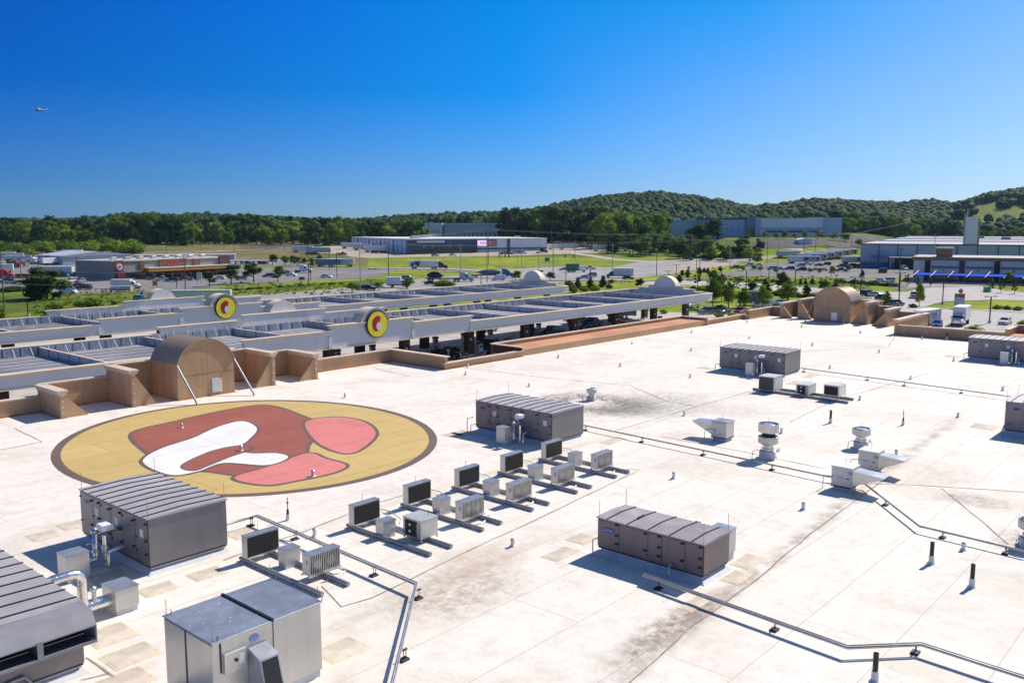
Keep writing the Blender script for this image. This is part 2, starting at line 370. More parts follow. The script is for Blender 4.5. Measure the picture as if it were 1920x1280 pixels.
def drape(name, poly, m, off=.03, cell=14, world=False, parent=None, kind='structure'):
    """a sheet laid on the terrain inside a polygon (photo pixels, or world metres)"""
    P = [Vector((p[0], p[1])) if world else g(*p).xy for p in poly]
    pts = []; n = len(P)
    for i in range(n):
        a, b = P[i], P[(i + 1) % n]; k = max(1, int((b - a).length / cell)); pts += [a.lerp(b, t / k) for t in range(k)]
    nb = len(pts); edges = [(i, (i + 1) % nb) for i in range(nb)]
    xs = [p.x for p in P]; ys = [p.y for p in P]
    def inside(x, y):
        c = False; j = n - 1
        for i in range(n):
            if (P[i].y > y) != (P[j].y > y) and x < (P[j].x - P[i].x) * (y - P[i].y) / (P[j].y - P[i].y) + P[i].x: c = not c
            j = i
        return c
    gx = np.arange(min(xs) + cell / 2, max(xs), cell); gy = np.arange(min(ys) + cell / 2, max(ys), cell)
    if len(gx) * len(gy) < 20000:
        pts += [Vector((float(x), float(y))) for x in gx for y in gy if inside(x, y)]
    v, e, f, _, _, _ = delaunay_2d_cdt(pts, edges, [], 1, 1e-5)
    me = bpy.data.meshes.new(name); me.from_pydata([(p.x, p.y, tz(p.x, p.y) + off) for p in v], [], f); me.materials.append(m)
    bm = bmesh.new(); bm.from_mesh(me)
    for fc in bm.faces:
        if fc.normal.z < 0: fc.normal_flip()
    bm.to_mesh(me); bm.free()
    o = bpy.data.objects.new(name, me); COL.objects.link(o)
    if kind: o['kind'] = kind
    return o
def strip(name, pts, width, m, off=.06, world=False, h=None):
    """a band of constant width along a path on the terrain"""
    P = [Vector((p[0], p[1])) if world else g(*p).xy for p in pts]
    Q = []
    for a, b in zip(P, P[1:]):
        k = max(1, int((b - a).length / 12)); Q += [a.lerp(b, t / k) for t in range(k)]
    Q.append(P[-1]); mb = MB(); vs = []
    for i, p in enumerate(Q):
        d = (Q[min(i + 1, len(Q) - 1)] - Q[max(i - 1, 0)]).normalized(); nrm = Vector((-d.y, d.x)) * width / 2
        for s_ in (1, -1):
            q = p + nrm * s_; vs.append((q.x, q.y, tz(q.x, q.y) + off))
            if h: vs.append((q.x, q.y, tz(q.x, q.y) - .3))
    if h: fs = [f for i in range(len(Q) - 1) for k in (i * 4,) for f in ((k, k + 4, k + 6, k + 2), (k, k + 1, k + 5, k + 4), (k + 2, k + 6, k + 7, k + 3))]
    else: fs = [(i * 2, i * 2 + 2, i * 2 + 3, i * 2 + 1) for i in range(len(Q) - 1)]
    mb.add(vs, fs); return struct(name, mb, m)
# --- forecourt and store lots
drape('forecourt_pavement', [(-60, 71), (61, 71), (126, 66), (136, 50), (134, 37), (120, 37), (120, -60), (170, -60), (230, 20), (236, 75), (196, 92), (186, 122), (186, 160), (120, 172), (40, 172), (-60, 172)], CONC, .03, world=True, cell=20)
# --- local road behind the canopies, junction and highway
drape('road', [(300, 562), (420, 556), (560, 548), (655, 540), (700, 534), (800, 522), (900, 512), (960, 506), (1012, 501), (1070, 500), (1140, 502), (1200, 490), (1330, 481), (1470, 476), (1560, 470), (1562, 475), (1440, 486), (1378, 494), (1330, 504), (1255, 514), (1200, 521), (1150, 528), (1060, 530), (960, 533), (700, 550), (560, 560), (420, 568), (300, 575)], ASPH, .06, cell=16)
drape('road_ramp', [(690, 501), (760, 501.5), (850, 503), (930, 507), (1000, 511), (1000, 517), (930, 514), (850, 508), (760, 506.5), (690, 505)], ASPH, .05)
drape('gravel_shoulder', [(1262, 500), (1330, 490), (1366, 491), (1376, 497), (1300, 508), (1262, 512)], GRAVEL, .1)
drape('road_frontage', [(1200, 526), (1282, 526), (1400, 530), (1540, 541), (1640, 549), (1640, 559), (1540, 551), (1400, 541), (1282, 534), (1200, 534)], CONC, .07)
drape('right_lot', [(1615, 546), (1700, 548), (1745, 534), (1802, 533), (1850, 538), (1880, 545), (1990, 556), (1990, 566), (1860, 563), (1770, 565), (1730, 575), (1700, 590), (1600, 590), (1560, 575), (1640, 562)], CONC, .08)
drape('customer_lot_pavement', [(1420, 585), (1490, 572), (1560, 566), (1640, 560), (1720, 575), (1765, 578), (1990, 585), (1990, 640), (1600, 640), (1420, 610)], CONC, .05)
drape('flea_lot_pavement', [(1712, 527), (1700, 541), (1745, 540), (1800, 538), (1850, 536), (1990, 535), (1990, 526), (1860, 526), (1712, 524)], ASPH, .12)
drape('warehouse_yard_pavement', [(1330, 516), (1385, 506), (1440, 493), (1540, 487), (1600, 487), (1612, 500), (1720, 508), (1720, 521), (1600, 522), (1500, 519), (1400, 519)], LOTA, .05)
drape('drive_pavement', [(1555, 525), (1600, 522), (1720, 530), (1715, 543), (1690, 545), (1640, 531), (1590, 531)], LOTA, .09)
# --- strip-mall lots, left
drape('strip_mall_pavement', [(-60, 520), (0, 521), (90, 524), (165, 522), (360, 508), (560, 500), (690, 503), (740, 508), (700, 520), (560, 528), (480, 534), (400, 538), (330, 546), (150, 552), (118, 553), (60, 541), (-60, 542)], LOTA, .05)
drape('truck_lot_pavement', [(-60, 514), (-60, 484), (0, 482), (100, 476), (190, 476), (270, 480), (430, 486), (560, 486), (560, 500), (430, 497), (165, 514)], LOTA, .06)
drape('dealer_yard_pavement', [(590, 474), (600, 462), (660, 458), (760, 474), (880, 475), (1030, 464), (1140, 459), (1210, 457), (1215, 464), (1180, 470), (1120, 474), (1060, 476), (980, 479), (880, 481), (770, 482), (700, 484), (660, 482), (640, 476)], GRAVEL, .06)
strip('service_path', [(1065, 474), (1105, 479), (1150, 486), (1200, 490), (1245, 492)], 7, CONC, .1)
strip('service_path', [(1560, 472), (1500, 468), (1440, 461), (1425, 454)], 6, CONC, .12)
drape('bare_bank', [(1405, 462), (1430, 450), (1560, 448), (1668, 448), (1655, 461), (1580, 466), (1500, 466), (1430, 466)], BANK, .15, cell=9)
drape('dirt_mounds', [(450, 466), (480, 461), (560, 458), (640, 456), (650, 460), (560, 463), (500, 467)], BANK, .3, cell=9)
strip('field_path', [(330, 476), (470, 468), (560, 464), (640, 461)], 5, GRAVEL, .15)
strip('field_path', [(200, 478), (330, 472), (430, 470)], 4, GRAVEL, .15)
# meadows and verges of other tones
drape('meadow', [(420, 552), (560, 545), (690, 533), (760, 524), (700, 524), (600, 530), (480, 538), (400, 546), (200, 555), (60, 552), (-60, 548), (-60, 600), (90, 592), (200, 585), (330, 572)], MEADOW, .02)
drape('meadow', [(1230, 523), (1280, 516), (1400, 521), (1560, 528), (1620, 533), (1640, 545), (1540, 538), (1400, 528), (1290, 524)], MEADOW, .03)
# kerbs (a real step) and painted lines
for P_ in ([(420, 555), (560, 547.5), (655, 539.5)], [(1262, 525), (1400, 529), (1540, 540), (1640, 548)], [(1550, 521.5), (1600, 523.5), (1650, 521), (1712, 521)],
           [(1730, 576), (1752, 569), (1780, 565.5), (1860, 562.5), (1990, 565)], [(1765, 579), (1850, 583), (1990, 590)], [(1838, 545), (1870, 541), (1900, 540), (1990, 540)],
           [(1838, 545), (1862, 551), (1990, 561)]):
    strip('kerb', P_, .35, KERB, .15, h=1)
strip('road_line', [(700, 503.3), (850, 505.3), (1000, 513.5)], .5, LINEW, .12)
strip('road_line', [(430, 561.5), (560, 553.5), (700, 541.5), (830, 530), (930, 521)], .35, LINEY, .12)
strip('road_line', [(1240, 507), (1330, 494), (1450, 482.5)], .5, LINEY, .14)
strip('road_line', [(1280, 530), (1400, 535.5), (1540, 546), (1640, 554)], .35, LINEY, .14)
strip('road_line', [(960, 527), (1060, 522), (1200, 513), (1260, 506)], .5, LINEW, .12)
# ============================================================ the store and its roof
def roof_material():
    m = bpy.data.materials.new('white_roof_membrane'); m.use_nodes = True; nt = m.node_tree; L = nt.links; b = nt.nodes['Principled BSDF']
    b.inputs['Roughness'].default_value = .75; b.inputs['Specular IOR Level'].default_value = .3
    geo = _n(nt, 'ShaderNodeNewGeometry'); P = geo.outputs['Position']
    def mapr(o, a, bb, c, d, clamp=True):
        n = _n(nt, 'ShaderNodeMapRange'); n.clamp = clamp
        for k, v in zip(('From Min', 'From Max', 'To Min', 'To Max'), (a, bb, c, d)): n.inputs[k].default_value = v
        L.new(o, n.inputs['Value']); return n.outputs[0]
    def noise(sc, det=5, rough=.6, st=(1, 1, 1), off=(0, 0, 0), dist=0):
        mp = _n(nt, 'ShaderNodeMapping'); mp.inputs['Scale'].default_value = st; mp.inputs['Location'].default_value = off; L.new(P, mp.inputs[0])
        n = _n(nt, 'ShaderNodeTexNoise', Scale=sc, Detail=det, Roughness=rough, Distortion=dist); L.new(mp.outputs[0], n.inputs['Vector']); return n.outputs['Fac']
    def mix(f, a, bcol):
        n = _n(nt, 'ShaderNodeMix', data_type='RGBA'); L.new(f, n.inputs[0])
        if isinstance(a, tuple): n.inputs[6].default_value = (*a, 1)
        else: L.new(a, n.inputs[6])
        n.inputs[7].default_value = (*bcol, 1); return n.outputs[2]
    def math(op, a, bv):
        n = _n(nt, 'ShaderNodeMath', operation=op)
        for i, q in enumerate((a, bv)):
            if isinstance(q, (int, float)): n.inputs[i].default_value = q
            else: L.new(q, n.inputs[i])
        return n.outputs[0]
    # sheets of membrane with lapped seams
    br = _n(nt, 'ShaderNodeTexBrick'); br.offset = .37; br.inputs['Scale'].default_value = 1; br.inputs['Brick Width'].default_value = 15; br.inputs['Row Height'].default_value = 3.05
    br.inputs['Mortar Size'].default_value = .028; br.inputs['Mortar Smooth'].default_value = .6
    br.inputs['Color1'].default_value = (.82, .755, .68, 1); br.inputs['Color2'].default_value = (.785, .72, .64, 1); br.inputs['Mortar'].default_value = (.55, .49, .43, 1)
    L.new(P, br.inputs['Vector'])
    c = br.outputs['Color']
    # mottled dirt at two sizes, ponding stains, grey algae
    c = mix(mapr(noise(.9, 7, .7), .50, .70, 0, .42), c, (.56, .48, .39))
    c = mix(mapr(noise(.16, 6, .65, off=(4, 9, 0), dist=.8), .50, .68, 0, .5), c, (.58, .50, .41))
    c = mix(mapr(noise(5.0, 4, .7), .56, .74, 0, .35), c, (.42, .36, .30))
    c = mix(mapr(noise(.35, 6, .7, st=(1, .35, 1), off=(7, 1, 0)), .55, .7, 0, .4), c, (.64, .50, .38))
    # dirt collected along chosen drainage seams (lines along X) and the exhaust stain by the fan
    sep = _n(nt, 'ShaderNodeSeparateXYZ'); L.new(P, sep.inputs[0]); X, Y = sep.outputs[0], sep.outputs[1]
    wob = math('MULTIPLY', math('SUBTRACT', noise(.5, 4), .5), .5)
    for y0, x0, x1, w_, col, amt in ((13.55, -5, 75, .75, (.30, .25, .19), .85), (33.9, 20, 75, .35, (.45, .38, .3), .45), (45.0, 55, 75, 1.6, (.50, .47, .42), .5), (24.7, 12, 34, .7, (.45, .38, .30), .5)):
        YY = math('SUBTRACT', Y, math('MULTIPLY', X, .062)) if y0 == 13.55 else Y
        d = math('ABSOLUTE', math('ADD', math('SUBTRACT', YY, y0), wob), 0)
        f = mapr(d, 0, w_, 1, 0)
        f = math('MULTIPLY', f, mapr(X, x0, x0 + 4, 0, 1)); f = math('MULTIPLY', f, mapr(X, x1 - 8, x1, 1, 0))
        f = math('MULTIPLY', math('MULTIPLY', f, mapr(noise(.8, 6, .7, off=(y0, 0, 0)), .42, .62, .1, 1)), amt)
        c = mix(f, c, col)
    def blob(cx, cy, rx, ry, inner, col, amt, sc=1.2):
        nonlocal c
        dx = math('DIVIDE', math('SUBTRACT', X, cx), rx); dy = math('DIVIDE', math('SUBTRACT', Y, cy), ry)
        d = math('POWER', math('ADD', math('MULTIPLY', dx, dx), math('MULTIPLY', dy, dy)), .5)
        d = math('ADD', d, math('MULTIPLY', math('SUBTRACT', noise(sc, 6, .7, off=(cx, cy, 0)), .5), .9))
        f = mapr(d, .45, 1.0, 1, 0)
        if inner: f = math('MULTIPLY', f, mapr(d, inner, inner + .2, 0, 1))
        f = math('MULTIPLY', math('MULTIPLY', f, mapr(noise(2.2, 6, .75, off=(cy, cx, 0)), .38, .6, .15, 1)), amt)
        c = mix(f, c, col)
    blob(57.0, 41.2, 4.8, 6.4, .2, (.07, .058, .042), 1.0)
    blob(57.5, 38.6, 4.2, 3.0, 0, (.12, .10, .075), .7, 1.6)
    blob(60, 37.5, 6.5, 5.5, 0, (.26, .24, .19), .7)
    blob(23.5, 23.6, 4.0, 2.6, 0, (.38, .30, .22), .75, 1.6)
    blob(26.5, 15.6, 5, .9, 0, (.26, .21, .16), .95, 1.6)
    blob(49.5, 11.5, 1.6, 2.4, 0, (.22, .19, .16), .6, 1.6)
    blob(44.5, 8.2, 2.4, 1.4, 0, (.14, .12, .11), .6, 2)
    blob(62.0, 31.5, 3.4, 3.2, 0, (.48, .43, .34), .55, 1.2)
    blob(52.0, 30.5, 2.4, 1.6, 0, (.50, .42, .32), .5, 2)
    blob(52.5, 15.5, 5.5, 3.5, 0, (.48, .40, .30), .5, 1)
    blob(82, 37, 9, 5, 0, (.55, .49, .40), .4, .8)
    blob(100, 36, 12, 8, 0, (.58, .53, .44), .4, .6)
    blob(26.3, 25, 3.2, 1.8, 0, (.50, .36, .24), .55, 1.5)
    fine = math('MULTIPLY', mapr(noise(14, 3), .3, .7, .93, 1.06), mapr(noise(1.7, 6, .75), .35, .65, .93, 1.05))
    sc = _n(nt, 'ShaderNodeVectorMath', operation='SCALE'); L.new(c, sc.inputs[0]); L.new(fine, sc.inputs['Scale']); L.new(sc.outputs[0], b.inputs['Base Color'])
    bp = _n(nt, 'ShaderNodeBump'); bp.inputs['Strength'].default_value = .35; bp.inputs['Distance'].default_value = .06
    L.new(noise(.8, 4), bp.inputs['Height']); L.new(bp.outputs[0], b.inputs['Normal'])
    return m
ROOFM = roof_material()
def painted(name, col):
    """flat roof paint, worn, with the membrane seams and mottling showing through"""
    m = bpy.data.materials.new(name); m.use_nodes = True; nt = m.node_tree; L = nt.links; b = nt.nodes['Principled BSDF']; b.inputs['Roughness'].default_value = .8
    geo = _n(nt, 'ShaderNodeNewGeometry'); P = geo.outputs['Position']
    br = _n(nt, 'ShaderNodeTexBrick'); br.offset = .37; br.inputs['Scale'].default_value = 1; br.inputs['Brick Width'].default_value = 15; br.inputs['Row Height'].default_value = 3.05; br.inputs['Mortar Size'].default_value = .045; br.inputs['Mortar Smooth'].default_value = .5
    k = lambda q: tuple(c * q for c in col) + (1,)
    br.inputs['Color1'].default_value = k(1.03); br.inputs['Color2'].default_value = k(.94); br.inputs['Mortar'].default_value = k(.62); L.new(P, br.inputs['Vector']); cur = br.outputs['Color']
    for sc, lo, hi, f in ((1.1, .45, .75, .38), (.22, .45, .7, .35), (7, .5, .75, .3)):
        n = _n(nt, 'ShaderNodeTexNoise', Scale=sc, Detail=7.0, Roughness=.7); L.new(P, n.inputs['Vector']); mr = _n(nt, 'ShaderNodeMapRange')
        for a_, v_ in zip(('From Min', 'From Max', 'To Min', 'To Max'), (lo, hi, 0, f)): mr.inputs[a_].default_value = v_
        L.new(n.outputs['Fac'], mr.inputs['Value']); mx = _n(nt, 'ShaderNodeMix', data_type='RGBA'); L.new(mr.outputs[0], mx.inputs[0]); L.new(cur, mx.inputs[6]); mx.inputs[7].default_value = k(.62) if sc != .22 else (*[min(1, c * 1.2 + .04) for c in col], 1); cur = mx.outputs[2]
    L.new(cur, b.inputs['Base Color']); MATS[name] = m
    return m
YEL = painted('yellow_roof_paint', (.56, .40, .14)); BRN = painted('brown_roof_paint', (.145, .095, .075)); RED = painted('rust_red_roof_paint', (.32, .085, .055)); PNK = painted('faded_red_roof_paint', (.66, .20, .18)); WHP = painted('white_roof_paint', (.80, .77, .74))
store = thing('store_building', 'large flat-roofed store with white membrane roof, tan parapets and a big painted roof disc', 'store building', (0, 0, 0))
RP = [(-40, -70), (119.6, -70), (119.6, 38.1), (132.9, 38.1), (132.9, 45.4), (135.4, 45.4), (135.4, 61.6), (125.1, 61.6), (125.1, 62.5), (61.0, 62.5), (61.0, 70.5), (49.2, 70.5), (49.2, 71.6), (26.4, 71.6), (26.4, 71.1), (-40, 71.1)]
mb = MB(); mb.prism(RP, 'z', -.35, 0); mb.build('roof_deck', ROOFM, store)
mb = MB(); ins = [(x - (.15 if x > 0 else -.15), y - (.15 if y > 0 else -.15)) for x, y in RP]; mb.prism(ins, 'z', -7.3, -.36); mb.build('outer_wall', TAN, store)
FLASH = mat('rusty_base_flashing', (.46, .22, .12), .8, var=.25, scale=2.5, var2=.2)
def parapet(pts, h, t=.32, cop=True, m=TAN, copm=COPING, name='parapet', over=.12):
    mb = MB(); cb = MB(); fb = MB()
    for (x0, y0), (x1, y1) in zip(pts, pts[1:]):
        a, b = (min(x0, x1), min(y0, y1)), (max(x0, x1), max(y0, y1))
        mb.box(a[0] - t / 2, a[1] - t / 2, -.2, b[0] + t / 2, b[1] + t / 2, h - .08 + .001 * len(mb.f))
        fb.box(a[0] - t / 2 - .12, a[1] - t / 2 - .12, -.01, b[0] + t / 2 + .12, b[1] + t / 2 + .12, .018 + .001 * len(fb.f)); fb.box(a[0] - t / 2 - .02, a[1] - t / 2 - .02, .0, b[0] + t / 2 + .02, b[1] + t / 2 + .02, .13 + .001 * len(fb.f))
        if cop:
            o = t / 2 + over
            cb.box(a[0] - o, a[1] - o, h - .10, b[0] + o, b[1] + o, h + .0015 * len(cb.f))
    p = mb.build(name, m, store); fb.build('base_flashing', FLASH, p)
    if cop: cb.build('coping', copm, p)
    return p
# front parapets, left to right
parapet([(-40, 71.25), (26.2, 71.25)], 1.3)
def wing(fixed, a0, a1, h, axis, brace_dir, deep=1.75):
    """return wall of the raised front with its end post, triangular buttress and moulded coping"""
    t = .36; mb = MB(); cb = MB(); tb = MB()
    if axis == 'y':
        mb.box(fixed - t / 2, a0, -.2, fixed + t / 2, a1, h - .1)
        cb.box(fixed - t / 2 - .22, a0 - .14, h - .16, fixed + t / 2 + .22, a1, h); cb.box(fixed - t / 2 - .12, a0 - .06, h - .36, fixed + t / 2 + .12, a1, h - .161)
        s = 1 if brace_dir > 0 else -1; x0 = fixed + s * t / 2
        tb.prism([(x0, -.1), (x0 + s * deep, -.1), (x0 + s * (deep - .15), .1), (x0, h - .45)], 'y', a0 + .05, a0 + .3)
    else:
        mb.box(a0, fixed - t / 2, -.2, a1, fixed + t / 2, h - .1)
        cb.box(a0 - .14, fixed - t / 2 - .22, h - .16, a1, fixed + t / 2 + .22, h); cb.box(a0 - .06, fixed - t / 2 - .12, h - .36, a1, fixed + t / 2 + .12, h - .161)
        s = 1 if brace_dir > 0 else -1; y0 = fixed + s * t / 2
        tb.prism([(y0, -.1), (y0 + s * deep, -.1), (y0 + s * (deep - .15), .1), (y0, h - .45)], 'x', a0 + .05, a0 + .3)
    # small white masonry anchors in a row
    p = mb.build('return_wall', TAN, store); fb = MB(); (fb.box(fixed - t / 2 - .1, a0 - .1, -.01, fixed + t / 2 + .1, a1, .022) if axis == 'y' else fb.box(a0 - .1, fixed - t / 2 - .1, -.01, a1, fixed + t / 2 + .1, .022)); fb.build('base_flashing', FLASH, p); cb.build('coping', COPING, p); tb.build('buttress', TAN, p)
    for k in range(4):
        z = .35 + k * (h - .8) / 3; ab = MB()
        if axis == 'y': ab.cb(fixed, a0 - .02, z, .09, .04, .09)
        else: ab.cb(a0 - .02, fixed, z, .04, .09, .09)
        ab.build('wall_anchor', PAPER, p)
wing(26.5, 67.5, 71.6, 2.1, 'y', 1); wing(31.95, 67.6, 71.9, 2.95, 'y', 1); wing(44.7, 67.6, 71.9, 2.98, 'y', -1); wing(49.15, 67.4, 71.6, 2.4, 'y', -1)
parapet([(26.7, 71.75), (31.8, 71.75)], 2.1); parapet([(32.1, 71.9), (44.5, 71.9)], 2.95); parapet([(44.9, 71.75), (49.0, 71.75)], 2.4)
parapet([(49.4, 70.6), (61.05, 70.6)], 1.3); parapet([(61.05, 70.5), (61.05, 62.45)], 1.32, over=.2)
parapet([(60.95, 62.4), (72.4, 62.4)], .68)
# orange flashed ledge behind the low kerb wall
mb = MB(); mb.box(72.6, 62.45, -.2, 113, 62.75, .72); p = mb.build('kerb_wall', TAN, store)
mb = MB(); mb.box(72.62, 62.751, -.2, 112.98, 66.3, .70); mb.build('flashed_ledge', ORANGE, store)
parapet([(72.6, 66.5), (113.0, 66.5)], 1.12); parapet([(72.45, 62.4), (72.45, 66.3)], 1.1, t=.28, m=BRICK, over=.16); parapet([(113.2, 62.4), (113.2, 66.3)], 1.1, t=.28, over=.16)
parapet([(113.4, 62.7), (124.4, 62.7)], .72); parapet([(124.6, 61.9), (124.6, 62.6)], .70)
parapet([(125.0, 61.7), (132.8, 61.7)], 1.4); parapet([(133, 61.6), (133, 58.9)], 1.4)
# east end
wing(58.7, 129.6, 135.5, 2.4, 'x', -1); wing(56.0, 130.0, 135.9, 3.05, 'x', -1, 1.9)
wing(45.5, 129.0, 133.4, 3.25, 'x', 1, 2.2); wing(42.3, 127.9, 132.9, 2.5, 'x', 1, 2.0); wing(38.3, 119.4, 129.8, 2.02, 'x', 1, .01)
parapet([(135.3, 58.5), (135.3, 56.2)], 2.4); parapet([(135.5, 55.8), (135.5, 45.7)], 3.05); parapet([(133.0, 45.3), (133.0, 42.5)], 2.5); parapet([(132.8, 42.1), (132.8, 38.3), (129.9, 38.3)], 1.9)
parapet([(119.5, 38.0), (119.5, 25.4)], 1.35)
# orange ledge on the right-hand side
mb = MB(); mb.box(119.35, -70, -.2, 119.65, 25.2, .95); mb.build('kerb_wall', TAN, store)
mb = MB(); mb.box(119.651, -70, -.2, 124, 25.1, .93); mb.build('flashed_ledge', ORANGE, store)
parapet([(124.1, 25.2), (124.1, -70)], 1.9); parapet([(119.4, 25.3), (123.9, 25.3)], 1.8)

def tower(axis, lo, hi, face, back, spring, rise):
    """barrel-vaulted gable box seen from behind; axis = direction of its width"""
    c = (lo + hi) / 2; w2 = (hi - lo) / 2; rad = (w2 * w2 + rise * rise) / (2 * rise); zc = spring + rise - rad; th = math.asin(min(1, w2 / rad))
    if rise >= w2: th = math.pi - th
    def arc(rr, n=28): return [(c + rr * math.sin(-th + 2 * th * i / n), zc + rr * math.cos(-th + 2 * th * i / n)) for i in range(n + 1)]
    s = 1 if back > face else -1
    ax = 'y' if axis == 'x' else 'x'
    body = MB(); out = [(lo, -.1)] + arc(rad - .02) + [(hi, -.1)]
    body.prism(out, ax, face, back); wl = body.build('tower_wall', TAN, store)
    q0, q1 = sorted((face - s * .14, back)); (MB().box(lo - .14, q0, -.01, hi + .14, q1, .026) if axis == 'x' else MB().box(q0, lo - .14, -.01, q1, hi + .14, .026)).build('base_flashing', FLASH, wl)
    rf = MB(); A = arc(rad + .07); B = arc(rad - .015)
    if True:
        n = len(A); ring = A + B[::-1]; rf.prism(ring, ax, face - s * .12, back + s * .05)
        k = int(abs(back - face) / .42)
        for i in range(k + 1):
            p = face + s * (.0 + i * .42); C2 = arc(rad + .10); rf.prism(C2 + arc(rad + .06)[::-1], ax, p, p + s * .05)
    rf.build('barrel_roof', VAULT, wl)
    # access hatch with white frame
    fr_ = MB(); pn = MB(); hc = c + (.9 if axis == 'x' else -.35); e = face - s * .02
    def bx(mbx, u0, u1, z0, z1, d0, d1):
        a_, b_ = sorted((face - s * d0, face - s * d1))
        if axis == 'x': mbx.box(u0, a_, z0, u1, b_, z1)
        else: mbx.box(a_, u0, z0, b_, u1, z1)
    bx(fr_, hc - .45, hc + .45, .25, 1.45, .0, .04); bx(pn, hc - .38, hc + .38, .32, 1.38, .041, .06)
    f2 = fr_.build('access_hatch', WHITE, wl); pn.build('hatch_panel', GALV, f2)
    # horizontal control joints
    jb = MB()
    for z in (1.95,): bx(jb, lo + .02, hi - .02, z, z + .03, 0, .012)
    jb.build('wall_joint', mat('tan_joint', (.30, .17, .095), .9), wl)
    for q in (lo - .02, hi + .02):
        b = MB(); L_ = 2.6
        if axis == 'x': b.tube([(q, face, spring - .05), (q + .15, face - s * L_, .22), (q + .15, face - s * (L_ + .1), .0)], .085, 10)
        else: b.tube([(face, q, spring - .05), (face - s * L_, q + .1, .22), (face - s * (L_ + .1), q + .1, .0)], .085, 10)
        b.build('raking_brace', STEELP, wl)
VAULT = mat('tan_ribbed_metal', (.40, .31, .225), .45, .3, var=.06, scale=2)
tower('x', 35.5, 40.65, 67.4, 71.7, 2.95, 1.86)
tower('y', 47.8, 53.3, 129.0, 133.2, 3.2, 1.9)
# painted disc with abstract fields of colour
def disc(name, cx, cy, rx, ry, z, m, n=96, rot=0, parent=store):
    mb = MB(); vs = []
    for i in range(n):
        a = 2 * math.pi * i / n; u, v = rx * math.cos(a), ry * math.sin(a); vs.append((cx + u * math.cos(rot) - v * math.sin(rot), cy + u * math.sin(rot) + v * math.cos(rot), z))
    mb.add(vs, [tuple(range(n))]); return mb.build(name, m, parent)
pd = disc('painted_disc', 32.27, 51.72, 13.75, 11.95, .004, BRN, rot=R(78))
disc('colour_field', 32.27, 51.72, 13.2, 11.4, .008, YEL, rot=R(78), parent=pd)
def field(pts, z, m, out=0):      # smooth closed outline; out adds a dark border sheet beneath
    P = [at(*p) for p in pts]; n = len(P); vs = []
    for i in range(n):
        p0, p1, p2, p3 = P[i - 1], P[i], P[(i + 1) % n], P[(i + 2) % n]
        for k in range(8):
            t = k / 8; v = .5 * ((2 * p1) + (p2 - p0) * t + (2 * p0 - 5 * p1 + 4 * p2 - p3) * t * t + (3 * p1 - p0 - 3 * p2 + p3) * t ** 3); vs.append(Vector((v.x, v.y, z)))
    if out:
        N = len(vs); ar = sum(vs[i].x * vs[(i + 1) % N].y - vs[(i + 1) % N].x * vs[i].y for i in range(N)); sg = 1 if ar > 0 else -1; o = []
        for i in range(N):
            d = (vs[(i + 1) % N] - vs[i - 1]).normalized(); o.append(vs[i] + Vector((d.y, -d.x, 0)) * out * sg + Vector((0, 0, -.002)))
        MB().add(o, [tuple(range(N))]).build('field_outline', BRN, pd)
    MB().add(vs, [tuple(range(len(vs)))]).build('colour_field', m, pd)
# generic overlapping swathes of colour
field([(250, 812), (330, 790), (430, 768), (500, 760), (560, 778), (600, 800), (575, 835), (560, 868), (470, 890), (400, 884), (330, 876), (280, 850)], .014, RED, .28)
field([(575, 790), (630, 782), (680, 790), (704, 810), (690, 832), (655, 850), (610, 838), (582, 815)], .018, PNK, .25)
field([(440, 896), (500, 876), (575, 850), (610, 860), (648, 872), (625, 886), (560, 900), (500, 909)], .022, PNK, .25)
field([(268, 866), (300, 842), (360, 822), (410, 800), (455, 790), (482, 804), (462, 828), (440, 842), (470, 850), (520, 850), (540, 858), (500, 872), (420, 868), (370, 884), (318, 890)], .026, WHP, .22)
field([(345, 872), (400, 846), (452, 836), (470, 842), (430, 856), (390, 872), (362, 882)], .030, RED, .18)
# tan stained walkway pads by the units
def pad(cx, cy, lx, ly, rz=0):
    p = MB().box(-lx / 2, -ly / 2, 0, lx / 2, ly / 2, .010).build('walkway_pad', PADE, store, (cx, cy, 0), rz)
    MB().box(-lx / 2 + .09, -ly / 2 + .09, .0101, lx / 2 - .09, ly / 2 - .09, .016).build('pad_centre', PADM, p)
for px, py, lx, ly in ((82, 1004, 1.2, 1.2), (138, 984, 1.2, 1.2), (388, 1075, 1.4, 1.0), (296, 1104, 1.4, 1.0), (205, 1082, 1.4, 1.4), (205, 1190, 1.5, 1.5), (245, 1228, 1.6, 1.3), (232, 1278, 1.6, 1.3), (455, 1000, 1.3, 1.3),
                       (1092, 1010, 1.2, 1.1), (1052, 1038, 1.7, .9), (1402, 1052, 1.7, .9), (1380, 1082, 1.4, .8), (1305, 1130, 1.7, .6), (1030, 838, 1.0, 1.2), (870, 812, 1.5, 1.5), (850, 815, 1.2, 1.2), (1150, 826, 2.2, .9),
                       (1520, 705, 2.0, .9), (1490, 718, 2.0, .9), (1325, 690, 1.2, 1.6), (1846, 800, 1.6, 1.6), (1788, 668, 1.5, 1.5), (640, 1218, 1.6, 1.2)):
    q = at(px, py); pad(q.x, q.y, lx, ly)
